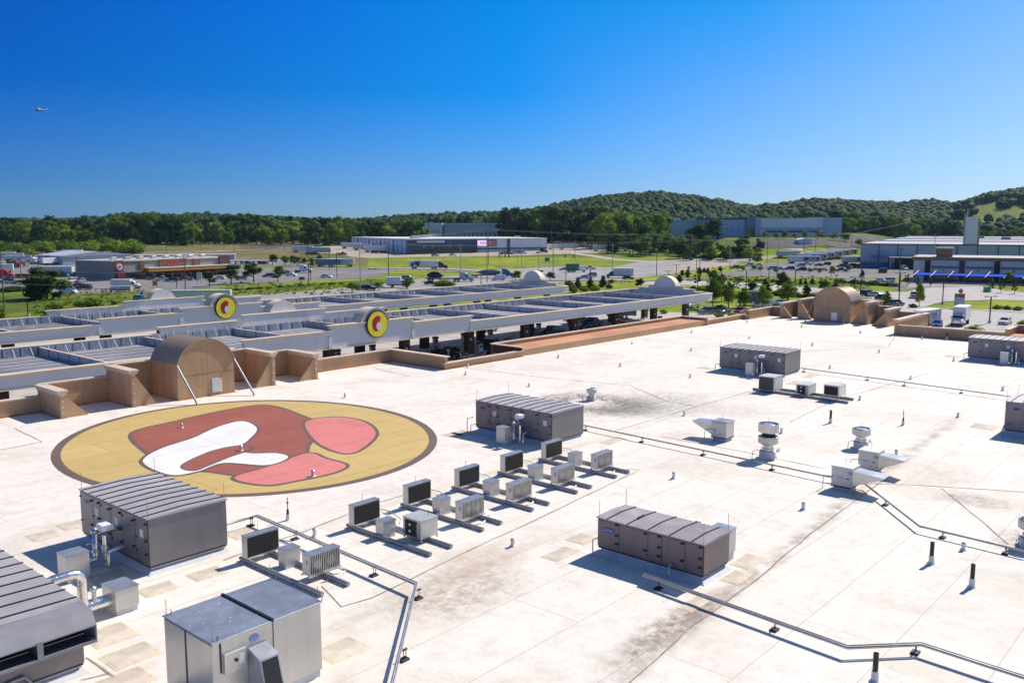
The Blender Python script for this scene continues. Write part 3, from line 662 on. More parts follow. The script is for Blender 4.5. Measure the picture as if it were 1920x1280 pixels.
# cracked seams and roof drain lines in the membrane
SEAML = mat('dirty_membrane_lap', (.30, .25, .20), .9, var=.35, scale=3)
def lap(pts, wd=.035):
    P = [at(*p) for p in pts]; mb = MB(); Q = []
    for a, b in zip(P, P[1:]):
        k = max(1, int((b - a).length / .8)); Q += [a.lerp(b, t / k) for t in range(k)]
    Q.append(P[-1]); vs = []
    for i, p in enumerate(Q):
        d = (Q[min(i + 1, len(Q) - 1)] - Q[max(i - 1, 0)]).normalized(); n_ = Vector((-d.y, d.x, 0)) * wd * random.uniform(.5, 1.3); j = Vector((random.uniform(-.03, .03), random.uniform(-.03, .03), 0))
        vs += [(p + n_ + j) + Vector((0, 0, .012)), (p - n_ + j) + Vector((0, 0, .012))]
    mb.add(vs, [(i * 2, i * 2 + 2, i * 2 + 3, i * 2 + 1) for i in range(len(Q) - 1)]); mb.build('membrane_lap', SEAML, store)
for pts in ([(1180, 1280), (1290, 1180), (1420, 1085), (1520, 1000), (1640, 912), (1668, 893)], [(604, 1098), (640, 1137), (700, 1120), (860, 1040), (1020, 967), (1200, 880), (1148, 880)], [(27, 803), (80, 828), (0, 843)],
            [(420, 1050), (520, 1012), (560, 1000), (700, 945), (800, 915)], [(700, 690), (770, 706)], [(875, 690), (1040, 710), (1180, 722), (1250, 752), (1310, 762)], [(1145, 810), (1400, 735), (1440, 732)], [(1543, 905), (1700, 908), (1920, 922)],
            [(1765, 915), (1850, 985), (1890, 1020)], [(1240, 818), (1400, 848), (1545, 878)], [(1480, 660), (1665, 650), (1680, 628)], [(163, 1232), (205, 1262), (235, 1280)], [(150, 1275), (205, 1262)], [(1480, 792), (1560, 752), (1740, 700)]):
    lap(pts)
# ============================================================ the two fuel canopies
def stepped(levels, z0):      # outline of a stepped wall: [(start, end, top)], with bottom z0
    pts = [(levels[0][0], z0)]
    for a, b, t in levels: pts += [(a, t), (b, t)]
    pts.append((levels[-1][1], z0)); return pts
def arch_pts(c, r, zb, zt, n=18, w=None):
    w = w or r; rise = zt - zb; rad = (w * w + rise * rise) / (2 * rise); zc = zt - rad; th = math.asin(min(1, w / rad))
    if rise > w: th = math.pi - th
    return [(c + rad * math.sin(-th + 2 * th * i / n), zc + rad * math.cos(-th + 2 * th * i / n)) for i in range(n + 1)]
def sign_disc(root, cx, y, cz, r):
    s_ = MB().cyl((cx, y, cz), 'y', r, .3, 32).build('sign_rim', BLACK, root)
    MB().cyl((cx, y - .17, cz), 'y', r - .09, .06, 32).build('sign_face', SIGNY, s_)
SIGNY = mat('yellow_sign_face', (.95, .80, .04), .35, var=.03)
def canopy(label, x0, x1, yf, yb, zb, ac, cols, colrows, endc):
    root = thing('fuel_canopy', label, 'fuel canopy', (0, 0, 0), 0, None)
    base, l1, l2 = -.42, .42, 1.12; t = .45
    L_ = [(x0, ac - 20.5, base), (ac - 20.5, ac - 7.6, l1), (ac - 7.6, ac + 7.1, l2), (ac + 7.1, ac + 19.2, l1), (ac + 19.2, x1, base)]
    zf = zb + .12
    for side, y, so in (('front', yf, 1), ('back', yb, -1)):
        wl = MB()
        for a, b, tp in L_: wl.box(a, min(y, y + so * t), zf, b - .002, max(y, y + so * t), tp - .12)
        ap = arch_pts(ac, 3, l2 - .3, 2.85, w=2.55) if side == 'front' else arch_pts(ac - .5, 3, l2 - .3, 2.75, w=2.35)
        a0, a1 = (y, y + 1.9)
        ac_ = ac if side == 'front' else ac - .5; aw = 2.55 if side == 'front' else 2.35
        wl.prism([(ac_ - aw, l2 - 1.5)] + ap + [(ac_ + aw, l2 - 1.5)], 'y', min(a0, a1) + .003, max(a0, a1) - .003)
        # flanking piers standing proud
        if side == 'front':
            for q in (ac - 20.5, ac - 7.6, ac + 7.1, ac + 19.2): wl.prism([(q - .35, zf), (q + .15, zf), (q + .15, base), (q - .35, base)], 'y', y - .16, y - .001)
        fo = wl.build('fascia', FASCIA if side == 'front' else STUCCO_W, root)
        cp = MB()
        for a, b, tp in L_:
            e0 = -.35 if tp > base else 0; yy0, yy1 = sorted((y - so * .30, y + so * (t + .12)))
            cp.box(a - (.3 if tp > base else 0), yy0, tp - .12, b + (.3 if tp > base else -.3), yy1, tp + (.001 if tp > base else 0)); cp.box(a - (.2 if tp > base else 0), yy0 + .1, tp - .24, b + (.2 if tp > base else -.2), yy1 - .1, tp - .121)
        A = arch_pts(ac_, 3, l2 - .32, 2.97 if side == 'front' else 2.83, w=aw + .13); B = arch_pts(ac_, 3, l2 - .32, 2.83 if side == 'front' else 2.76, w=aw - .02)
        cp.prism(A + B[::-1], 'y', min(a0, a1) - (.22 if side == 'front' else -.02), max(a0, a1) + .05)
        cp.build('cornice', CREAM, fo)
        lp = MB(); yy0, yy1 = sorted((y - so * .14, y + so * .2)); lp.box(x0, yy0, zb - .02, x1, yy1, zb + .119); lp.build('bottom_trim', CREAM, fo)
        # raised back walls are carried on open struts above a corrugated sheet wall
        sh = MB(); yi = y + so * (t + .02)
        sh.box(x0, min(yi, yi + so * .05), zb + .4, x1 - .4, max(yi, yi + so * .05), base - .16)
        nrib = int((x1 - x0) / .5)
        for i in range(nrib): xx = x0 + .25 + i * .5; sh.box(xx, min(yi + so * .05, yi + so * .1), zb + .4, xx + .12, max(yi + so * .05, yi + so * .1), base - .2)
        shp = sh.build('corrugated_lining', CORR, fo)
        br = MB(); jt = MB(); q = x0 + 1
        while q < x1 - 1:
            hi = base - .2
            for a, b, tp in L_:
                if a <= q <= b and tp > base: hi = base + .25 if side == 'back' else base - .2
            br.tube([(q, yi + so * .12, hi), (q, yi + so * 1.0, zb + .45)], .055, 5); jt.box(q + .9, min(yi + so * .1, yi + so * .14), zb + .45, q + 1.0, max(yi + so * .1, yi + so * .14), base - .2); q += 2.05
        b_ = br.build('bracing', STEELP, shp); b_['kind'] = 'stuff'; jt.build('panel_joint', PURL, shp)
    # east end wall with its arch
    ew = MB(); q = endc
    for a, b, tp in ((yf + t, yb - t, base), (q - 7.4, q + 7.2, .15), (q - 4.6, q + 4.4, .75)): ew.box(x1 - t + .002 * tp, a, zf, x1 + .01 * tp, b, tp - .1)
    ew.prism([(q - 2.75, .3)] + arch_pts(q, 3, .5, 2.75, w=2.75) + [(q + 2.75, .3)], 'x', x1 - t - .25, x1 + 1.0)
    e = ew.build('end_fascia', STUCCO_W, root); cp = MB()
    for a, b, tp in ((yf, yb, base), (q - 7.5, q + 7.3, .15), (q - 4.7, q + 4.5, .75)): cp.box(x1 - t - .2, a, tp - .1, x1 + .3, b, tp + .001)
    cp.prism(arch_pts(q, 3, .5, 2.85, w=2.9) + arch_pts(q, 3, .5, 2.74, w=2.73)[::-1], 'x', x1 - t - .3, x1 + 1.1); cp.build('cornice', CREAM, e)
    # deck, cross parapets between bays, standing joints
    MB().box(x0, yf + t, zb + .3, x1 - t - .01, yb - t, zb + .42).build('deck', DECK, root)
    MB().box(x0, yf + .3, zb + .14, x1 - .2, yb - .3, zb + .29).build('soffit', WHITE, root)
    jb = MB(); n = int((x1 - x0) / 3.6)
    k = yf + 2.4
    while k < yb - 1: jb.box(x0, k, zb + .421, x1 - .5, k + .07, zb + .46); k += 2.5
    jb.build('deck_joint', PURL, root)
    q = x0 + 6.0
    while q < x1 - 3:
        b = MB(); b.box(q, yf + .6, zb + .425, q + .22, yb - .62, -.72); cb_ = b.build('cross_beam', CORR, root)
        c2 = MB(); c2.box(q - .06, yf + .58, -.72, q + .28, yb - .64, -.66); c2.build('beam_cap', COPING, cb_)
        j = MB(); yy = yf + 3
        while yy < yb - 2: j.box(q - .03, yy, zb + .43, q - .001, yy + .1, -.725); yy += 2.9
        j.build('beam_joint', PURL, cb_); q += 13.4
    for cx in cols:
        for cy in colrows:
            c = MB().box(cx - .75, cy - .45, -7, cx + .75, cy + .45, zb + .2).build('column', BRICK, root)
            MB().box(cx - .82, cy - .52, -7, cx + .82, cy + .52, -6.6).build('column_foot', KERB, c)
            MB().cyl((cx, cy - .47, -4.2), 'y', .16, .05, 12).build('column_badge', PAPER, c)
    return root
c1 = canopy('nearer long grey and white fuel canopy with arched crest and open slatted top', 10, 173.8, 94.6, 115.5, -2.05, 79.0, [33, 47, 61, 75, 89, 103, 117, 131, 144.5, 158.5, 171.5], [99.8, 110.4], 106.2)
c2 = canopy('farther grey and white fuel canopy behind the first, with its own arched crest', 14, 171.6, 132.5, 152.0, -2.05, 78.6, [33, 47, 61, 75, 89, 103, 117, 131, 144.5, 158.5, 169.5], [137.5, 147.0], 143.4)
for lab, cx, y in (('round yellow sign with black rim on the nearer fuel canopy', 79.1, 94.45), ('round yellow sign with black rim on the farther fuel canopy', 78.6, 132.35)):
    root = thing('round_sign', lab, 'round sign', (cx, y, .66), 0, 'round signs on the fuel canopies')
    MB().cyl((0, -.12, 0), 'y', 1.86, .3, 40).build('sign_rim', BLACK, root)
    f = MB().cyl((0, -.3, 0), 'y', 1.74, .06, 40).build('sign_face', SIGNY, root)
    for (u, v, ru, rv, dp, m_) in ((-.25, .05, .72, 1.0, -.345, mat('red_brown_enamel', (.42, .03, .02), .35)), (.18, -.28, .42, .58, -.36, PAPER), (-.02, .78, .55, .4, -.352, mat('red_enamel', (.62, .01, .015), .35))):
        MB().prism([(u + ru * math.cos(6.2832 * i / 24), v + rv * math.sin(6.2832 * i / 24)) for i in range(24)], 'y', dp, -.33).build('colour_patch', m_, f)
# pumps under the near canopy
PUMPW = mat('pump_white', (.55, .56, .58), .4); PUMPR = mat('pump_red', (.5, .03, .03), .4)
def mk_pump():
    t = thing('fuel_pump', '', 'fuel pump')
    MB().bbox(-.45, -.28, 0, .45, .28, 1.75, .03).build('cabinet', PUMPW, t); MB().bbox(-.5, -.33, 1.78, .5, .33, 2.1, .03).build('canopy_head', BLACK, t)
    MB().box(-.3, -.3, 1.15, .3, -.281, 1.6).build('screen', BLACK, t); MB().box(-.45, -.29, .1, .45, -.282, .5).build('skirt', PUMPR, t)
    MB().tube([(.46, 0, 1.3), (.62, 0, 1.0), (.6, 0, .5), (.47, 0, .9)], .025, 6).build('hose', RUBBER, t); return t
i = 0
for cx in (82, 89, 96, 103, 110, 117, 131, 144.5, 158.5):
    for cy in (99.8, 110.4):
        i += 1; spawn('pump', mk_pump, (cx + 2.6, cy, -7), 0, 'fuel pump by the %s pair of brick columns from the left, %s row' % (ORD[(i - 1) // 2], 'near' if cy < 105 else 'far'), 'fuel pumps under the near canopy')
# ============================================================ rooftop equipment
def rod(parent, x, y, z, h=.75):
    MB().tube([(x, y, z), (x, y, z + h)], .011, 5).build('air_terminal', CABLE, parent)
def big_unit(label, x0, y0, x1, y1, h, ribs=9, top=AHU_T, doors=4, curb=.3, side=AHU, hood=None, detail=1, logo=False):
    """packaged air handler: curb, cabinet with door leaves on its long side, ribbed shallow roof"""
    t = thing('rooftop_air_unit', label, 'air handling unit', (x0, y0, 0), 0, 'large rooftop air handlers')
    W, D = x1 - x0, y1 - y0; ze = h - .08
    cb = MB(); cb.box(.12, .12, 0, W - .05, D - .12, curb); cb.add([(-.12, -.12, .002), (W + .1, -.12, .002), (W + .1, D + .12, .002), (-.12, D + .12, .002), (.11, .11, curb * .6), (W - .04, .11, curb * .6), (W - .04, D - .11, curb * .6), (.11, D - .11, curb * .6)], [(0, 1, 5, 4), (1, 2, 6, 5), (2, 3, 7, 6), (3, 0, 4, 7)])
    cb.build('curb', CURB, t)
    cab = MB(); cab.bbox(0, 0, curb + .06, W, D, ze, .015); c = cab.build('cabinet', side, t)
    MB().box(.03, .03, curb - .02, W - .03, D - .03, curb + .058).build('base_rail', SEAM, t)
    # shallow ridge roof sheets, ribs running across
    rf = MB(); pk = .055; o = .05
    pr = [(-o, ze), (W + o, ze), (W + o, ze + .05), (W / 2, ze + .05 + pk), (-o, ze + .05)]
    rf.prism(pr, 'y', -o, D + o); r = rf.build('roof_sheet', top, t)
    sm = MB(); n = ribs
    for i in range(n):
        y = D * (i + .5) / n if n > 1 else D / 2
        sm.prism([(-o - .01, ze + .045), (W / 2, ze + .045 + pk), (W + o + .01, ze + .045), (W + o + .01, ze + .085), (W / 2, ze + .09 + pk), (-o - .01, ze + .085)], 'y', y - .028, y + .028)
    s = sm.build('roof_seam', SEAM, r)
    # doors on the -X face, with handles and stickers
    ds = [D * k for k in ((0, .17, .36, .52, .68, .80, 1) if doors > 3 else (0, .16, .37, .5, .78, 1))]
    for k, (a, b) in enumerate(zip(ds, ds[1:])):
        dr = MB().box(-.022, a + .02, curb + .12, -.001, b - .02, ze - .06).build('door_panel', side, t)
        for z in ((.28, .82) if k % 2 else (.22, .5, .85)):
            zz = curb + .1 + (ze - curb) * z
            MB().box(-.10, a + .06, zz - .03, -.02, a + .20, zz + .03).build('handle', BLACK, dr)
            if h > 2: MB().box(-.07, b - .12, zz - .025, -.02, b - .04, zz + .025).build('hinge', BLACK, dr)
        if k in (0, 2, 4) and not logo:
            MB().box(-.026, (a + b) / 2 - .16, ze - .85, -.0225, (a + b) / 2 + .14, ze - .5).build('sticker', PAPER, dr)
    if not logo:
        y = D * .9; z = ze - .42; MB().prism([(y + .22 * math.cos(6.2832 * i / 18), z + .09 * math.sin(6.2832 * i / 18)) for i in range(18)], 'x', -.034, -.0225).build('oval_badge', LOGOBLUE, t)
    MB().box(-.012, -.012, curb + .07, .02, .05, ze - .02).build('corner_post', SEAM, t)
    if logo:
        lb = MB(); n = 22; y = ds[-2] + (D - ds[-2]) / 2; z = ze - .42
        lb.prism([(y + .34 * math.cos(6.2832 * i / n), z + .125 * math.sin(6.2832 * i / n)) for i in range(n)], 'x', -.034, -.023); lo = lb.build('oval_badge', LOGOBLUE, t)
        text_mesh('Carrier', .17, PAPER, 'lettering', lo, face_M((-.038, y, z), 180), .002)
    for q in ((.05, .05), (W - .05, .05), (.05, D - .05), (W - .05, D - .05)): rod(t, q[0], q[1], ze + .05)
    return t
def pipework(t, y, h, s=1.0, m=GALV, foil=True):
    """gas train, valve box and return-air box standing beside a unit's long face (local coords)"""
    b = MB(); b.tube([(0, y, h * .62), (-1.0, y, h * .62), (-1.0, y, .3)], .10 * s, 10); b.tube([(-.75, y - .35, h * .60), (-.75, y - .35, .15)], .09 * s, 10); b.tube([(0, y - .6, .75), (-.75, y - .6, .72), (-.75, y - .6, .1)], .08 * s, 10)
    b.tube([(-1.0, y, .35), (-1.35, y + .05, .28), (-1.7, y + .05, .28)], .10 * s, 10); p = b.build('flue_pipe', SHINY if foil else PIPEM, t)
    v = MB(); v.ico((-1.0, y, h * .66), .16 * s, 1, amp=.1); v.cyl((-1.15, y, h * .45), 'x', .05, .4, 8); v.cyl((-1.0, y, h * .3), 'z', .15 * s, .12, 10); v.cyl((-.75, y - .35, .8), 'z', .13 * s, .3, 10); v.build('valve', GALV, p)
def cab_box(t, x, y, lx, ly, h, z=.0, m=GALV_L, name='metal_cabinet_box'):
    b = MB().bbox(x, y, z + .12, x + lx, y + ly, h, .012).build(name, m, t); MB().box(x + .05, y + .05, 0, x + lx - .05, y + ly - .05, z + .119).build('box_curb', CURB, b)
    MB().box(x - .025, y - .025, h, x + lx + .025, y + ly + .025, h + .025).build('box_lid', GALV_D, b); return b
U1 = big_unit('large grey air handler just below the painted disc, silver pipework on its left', 16.35, 34.07, 19.9, 40.38, 2.42, 9)
pipework(U1, 2.65, 2.3, 1.25); cab_box(U1, -2.65, 1.55, .92, .85, 1.12)
MB().bbox(-1.0, 2.0, 1.62, -.45, 2.5, 1.88, .02).build('valve_cover', PAPER, U1)
U3 = big_unit('large dark grey air handler in mid-roof beside the sooty stain', 43.7, 34.98, 47.12, 41.72, 2.25, 9)
pipework(U3, 2.4, 2.1, .8); cab_box(U3, -1.75, 2.5, .8, .75, 1.15); MB().bbox(-1.1, 1.8, 1.75, -.6, 2.25, 2.0, .03).build('valve_cover', PAPER, U3)
MB().tube([(-.02, 6.72, .5), (-.35, 6.9, .5), (-.35, 6.9, 0)], .03, 6).build('drain_pipe', PIPEM, U3); MB().tube([(-.1, 6.9, 1.0), (-.5, 7.1, .95), (-.5, 7.1, 0)], .03, 6).build('drain_pipe', PIPEM, U3)
U6 = big_unit('dark grey air handler far across the roof above the row of three small condensers', 78.7, 35.06, 82.2, 41.83, 2.36, 10)
pipework(U6, 2.3, 2.2, .8); cab_box(U6, -1.7, 2.4, .85, .75, 1.2); MB().bbox(-1.1, 1.7, 1.8, -.6, 2.2, 2.05, .03).build('valve_cover', PAPER, U6)
MB().tube([(-.02, 6.72, .6), (-.5, 6.95, .6), (-.5, 6.95, 0)], .035, 6).build('drain_pipe', PIPEM, U6)
U7 = big_unit('grey air handler cut off by the right edge of the photo near the orange ledge', 102.4, 18.5, 105.9, 25.3, 2.42, 10)
pipework(U7, 2.4, 2.2, .8); cab_box(U7, -1.6, 2.6, .75, .75, 1.25); MB().tube([(-.02, 6.75, .7), (-.55, 7.0, .7), (-.55, 7.0, 0)], .035, 6).build('drain_pipe', PIPEM, U7)
U8 = big_unit('dark grey air handler at the right edge, end of the far gas line', 66.95, 7.2, 70.4, 13.95, 2.35, 10)
MB().tube([(-.02, 6.4, .75), (-.5, 6.6, .8), (-.55, 6.7, .4), (-.7, 6.7, .05)], .06, 8).build('drain_pipe', PIPEM, U8)
U5 = big_unit('mauve air handler with rust-stained roof and blue oval badge', 30.41, 16.59, 32.55, 21.75, 1.7, 5, AHU_R, 3, .3, mat('mauve_sheet_metal', (.20, .165, .17), .45, .35, var=.07, scale=1.2, var2=.1, streak=.08), logo=True)
MB().tube([(-.04, 5.1, .75), (-.3, 5.2, .7), (-.3, 5.2, 0)], .025, 6).build('drain_pipe', PIPEM, U5); MB().tube([(-.04, 1.4, .55), (-.28, 1.4, .5), (-.28, 1.4, .1)], .05, 8).build('drain_pipe', PIPEM, U5)
bx_ = cab_box(U5, 2.45, .35, .95, .85, 1.4, .25); MB().tube([(2.75, 1.2, 1.2), (2.75, 1.5, 1.35), (2.6, 1.9, 1.4)], .17, 10).build('duct_elbow', SHINY, U5)
MB().box(.75, 3.55, 1.74, 1.25, 3.62, 1.80).build('roof_bracket', SEAM, U5)
# bottom-left unit with weather hood
U0 = big_unit('big grey air handler cropped by the lower left corner with a three-bay weather hood', 6.2, 27.95, 11.12, 35.0, 2.42, 8, AHU_T, 4)
hd = MB(); o = -.02; Wd = 4.95
hd.add([(o, -.02, 2.42), (Wd, -.02, 2.42), (Wd, -.72, 2.30), (o, -.72, 2.30), (o, -.98, 1.92), (Wd, -.98, 1.92), (o, -.98, 1.88), (Wd, -.98, 1.88), (Wd, -.72, 2.26), (o, -.72, 2.26)], [(0, 1, 2, 3), (3, 2, 5, 4), (4, 5, 7, 6), (6, 7, 8, 9)])
for q in (o, 1.62, 3.28, Wd - .04): hd.prism([(-.02, 2.41), (-.72, 2.29), (-.98, 1.9), (-.98, 1.42), (-.02, 1.32)], 'x', q, q + .045)
hd.box(o, -.99, 1.36, Wd, -.93, 1.45); hd.add([(o, -.02, 1.32), (Wd, -.02, 1.32), (Wd, -.96, 1.38), (o, -.96, 1.38)], [(0, 1, 2, 3)])
for q in (1.55, 3.2): hd.box(q, -1.0, 1.38, q + .17, -.95, 1.95)
h0 = hd.build('weather_hood', mat('hood_grey_sheet', (.30, .29, .31), .5, .3, var=.07, scale=1.5, var2=.1), U0)
MB().box(.0, -.015, 1.35, Wd, -.005, 2.35).build('filter_bank', BLACK, h0)
MB().tube([(4.5, 2.95, 2.15), (5.7, 2.95, 2.2), (6.0, 2.95, 2.17), (6.14, 2.95, 2.05), (6.18, 2.95, 1.9), (6.18, 2.95, 1.1), (6.18, 2.95, .2)], .15, 14).build('foil_duct', SHINY, U0)
MB().tube([(4.95, 3.8, .5), (7.5, 3.8, .5)], .24, 16).build('foil_duct', SHINY, U0); MB().cyl((6.9, 3.8, .9), 'z', .08, .4, 10).build('valve', GALV, U0); MB().ico((6.9, 3.8, 1.1), .14, 1, amp=.2).build('valve', GALV, U0)
cab_box(U0, 7.45, 3.3, .88, 1.1, .95, .08); MB().box(4.93, 3.4, .2, 5.1, 4.2, 1.0).build('duct_collar', GALV_L, U0)
MB().tube([(2.2, -.03, .55), (3.1, -.1, .62), (3.3, -.1, .3)], .05, 8).build('drain_pipe', PIPEM, U0)
# silver box unit
t = thing('silver_plant_box', 'big bare silver plant box in the foreground with blue-grey two-part lid and side hood', 'air handling unit', (12.25, 22.05, 0))
SIL = mat('mill_finish_aluminium', (.60, .585, .56), .36, .6, var=.06, scale=.8, var2=.22, streak=.05)
MB().box(.06, .06, .0, 3.7, 2.68, .25).build('curb', CURB, t)
c = MB().bbox(0, 0, .25, 3.74, 2.73, 2.46, .012).build('cabinet', SIL, t)
l1 = MB().bbox(-.05, -.05, 2.461, 1.95, 2.78, 2.50, .01).build('lid', GALV_D, t); l2_ = MB().bbox(1.99, -.05, 2.461, 3.79, 2.78, 2.50, .01).build('lid', GALV_D, t)
MB().box(1.93, -.05, 2.47, 2.01, 2.78, 2.55).build('lid_seam', BLACK, t)
MB().box(-.015, 1.42, .3, -.001, 1.5, 2.42).build('door_gap', BLACK, t); MB().box(-.022, -.001, .28, -.001, 1.40, 2.40).build('door_panel', SIL, t); MB().box(-.022, 1.52, .28, -.001, 2.70, 2.40).build('door_panel', SIL, t)
MB().box(1.985, -.02, .27, 2.0, -.001, 2.45).build('panel_joint', SEAM, t); MB().box(.22, -.02, 1.5, .27, -.001, 2.38).build('door_gap', BLACK, t)
pn = MB().bbox(.32, -.09, 1.42, 1.02, -.001, 2.05, .01).build('control_panel', SIL, t); MB().cyl((.68, -.1, 1.78), 'y', .05, .08, 10).build('knob', BLACK, pn); MB().box(.78, -.097, 1.6, .96, -.0901, 1.9).build('sticker', PAPER, pn)
hw = MB(); hw.prism([(-.02, 1.95), (-.62, 1.75), (-.95, .55), (-.02, .55)], 'x', 1.12, 1.75); hh = hw.build('intake_hood', GALV_D, t)
MB().add([(1.17, -.64, 1.70), (1.70, -.64, 1.70), (1.70, -.962, .6), (1.17, -.962, .6)], [(0, 1, 2, 3)]).build('mesh_filter', BLACK, hh)
MB().prism([(1.35 + .17 * math.cos(6.283 * i / 18), 2.18 + .11 * math.sin(6.283 * i / 18)) for i in range(18)], 'y', -.012, -.002).build('oval_badge', mat('pale_blue_badge', (.25, .33, .6), .4), t)
for q in ((.05, .05), (3.68, .05), (.05, 2.68), (3.68, 2.68)):
    rod(t, q[0], q[1], 2.5, .5); MB().tube([(q[0] + .1, q[1] - .05, 2.5), (q[0] + .14, q[1] - .05, 2.62), (q[0] + .14, q[1] + .02, 2.62)], .014, 5).build('cable_loop', BLACK, t)
sc_ = MB()
for i in range(40): x, y = random.uniform(.1, 3.6), random.uniform(.1, 2.6); sc_.cyl((x, y, 2.503), 'z', random.uniform(.008, .02), .008, 6)
k_ = sc_.build('sealant_spots', PAPER, t); k_['kind'] = 'stuff'

# condensers: slab units with black coil or finned face, standing on pairs of pipe rails
def mk_coil():
    t = thing('slab_condenser', '', 'condenser unit'); W, D, H = 1.58, .36, .98; z = .22
    MB().bbox(0, 0, z, W, D, z + H, .012).build('casing', GALV_L, t); MB().box(-.01, -.012, z + H - .02, W + .02, D + .02, z + H + .012).build('lid', GALV_D, t)
    cl = MB().box(.05, -.014, z + .08, W - .04, -.001, z + H - .06).build('coil_face', COIL, t)
    f = MB(); f.box(0, -.03, z, W, -.002, z + .07); f.box(W - .035, -.03, z + .071, W, -.002, z + H - .03); f.build('frame', GALV, t)
    rod(t, W / 2 - .1, D / 2, z + H, .4); MB().tube([(W, .05, z + .45), (W + .35, -.25, z + .35), (W + .55, -.9, .25), (W + .1, -1.3, .2)], .022, 6).build('refrigerant_hose', RAIL, t)
    MB().tube([(W, .1, z + .35), (W + .3, -.15, z + .2), (W + .4, -.8, .2)], .018, 6).build('refrigerant_hose', PAPER, t); return t
def mk_fin():
    t = thing('finned_condenser', '', 'condenser unit'); W, D, H = 1.56, .44, .84; z = .28
    MB().bbox(0, .0, z, W, D, z + H, .012).build('casing', GALV_L, t); MB().box(-.012, -.02, z + H - .015, W + .012, D + .02, z + H + .014).build('lid', GALV_D, t)
    b = MB().box(.05, -.006, z + .05, W - .04, -.001, z + H - .06).build('coil_face', COIL, t)
    f = MB()
    for i in range(17): x = .06 + i * (W - .12) / 16; f.box(x - .015, -.03, z + .04, x + .018, -.007, z + H - .05)
    f.build('guard_bars', GALV, b)
    fn = MB()
    for x in (.45, 1.1):
        n = 14; fn.add([(x + .2 * math.cos(6.283 * i / n), -.0065, z + .4 + .2 * math.sin(6.283 * i / n)) for i in range(n)], [tuple(range(n))])
    fn.build('fan', RAIL, b)
    MB().box(-.006, .06, z + .45, -.001, .2, z + .65).build('nameplate', RAIL, t)
    fr_ = MB(); fr_.box(-.04, -.06, z - .06, W + .04, -.01, z - .001); fr_.box(-.04, D, z - .06, W + .04, D + .05, z - .001); fr_.build('frame', GALV, t); rod(t, W / 2 - .05, D / 2, z + H, .4)
    for s_ in (0, .07): MB().tube([(W - .2 + s_, -.02, z), (W + .1 + s_, -.18, .12), (W * .6 + s_, -.5, .03), (W * .2, -.35, .03)], .02, 6).build('refrigerant_hose', PIPEM, t)
    return t
def mk_small():
    t = thing('junction_cabinet', '', 'metal box'); z = .2
    MB().bbox(0, 0, z + .05, .74, .55, z + .60, .01).build('casing', GALV_L, t); MB().box(-.02, -.02, z + .6, .76, .57, z + .625).build('lid', GALV_D, t); MB().box(.02, .02, .0, .72, .53, z + .049).build('curb', CURB, t); return t
def mk_rail():
    t = thing('pipe_rail_pair', '', 'pipe rails'); L_ = 5.7
    for x in (.15, 1.42): MB().tube([(x, .35, .11), (x, .35 - L_, .11)], .095, 10).build('rail', RAIL, t)
    fl = MB()
    for x in (.15, 1.42):
        for k in range(5): fl.box(x - .13, .1 - k * 1.25, 0, x + .13, -.02 - k * 1.25, .05)
    fl.build('rail_foot', CURB, t); return t
cxs = [25.2, 29.0, 32.8, 36.6, 40.4]
for i, x in enumerate(cxs):
    y = [32.0, 32.45, 32.6, 32.7, 32.8][i]
    w_ = ORD[i]
    spawn('rail', mk_rail, (x, y + .3, 0), 0, 'pipe rails under the %s black-coil condenser from the left in the double row' % w_, 'rails under the condensers')
    spawn('coil', mk_coil, (x, y, 0), 0, '%s condenser from the left with black coil face in the long double row' % w_, 'condensers with black coils')
    spawn('small', mk_small, (x + .35 - (i == 0) * .2, y - 1.95, 0), 0, 'small silver box between the two condensers of the %s pair from the left' % w_, 'small silver boxes between condensers')
    if i: spawn('fin', mk_fin, (x + .05, y - 3.75, 0), 0, '%s finned condenser from the left, near side of the long double row' % ORD[i - 1], 'finned condensers')
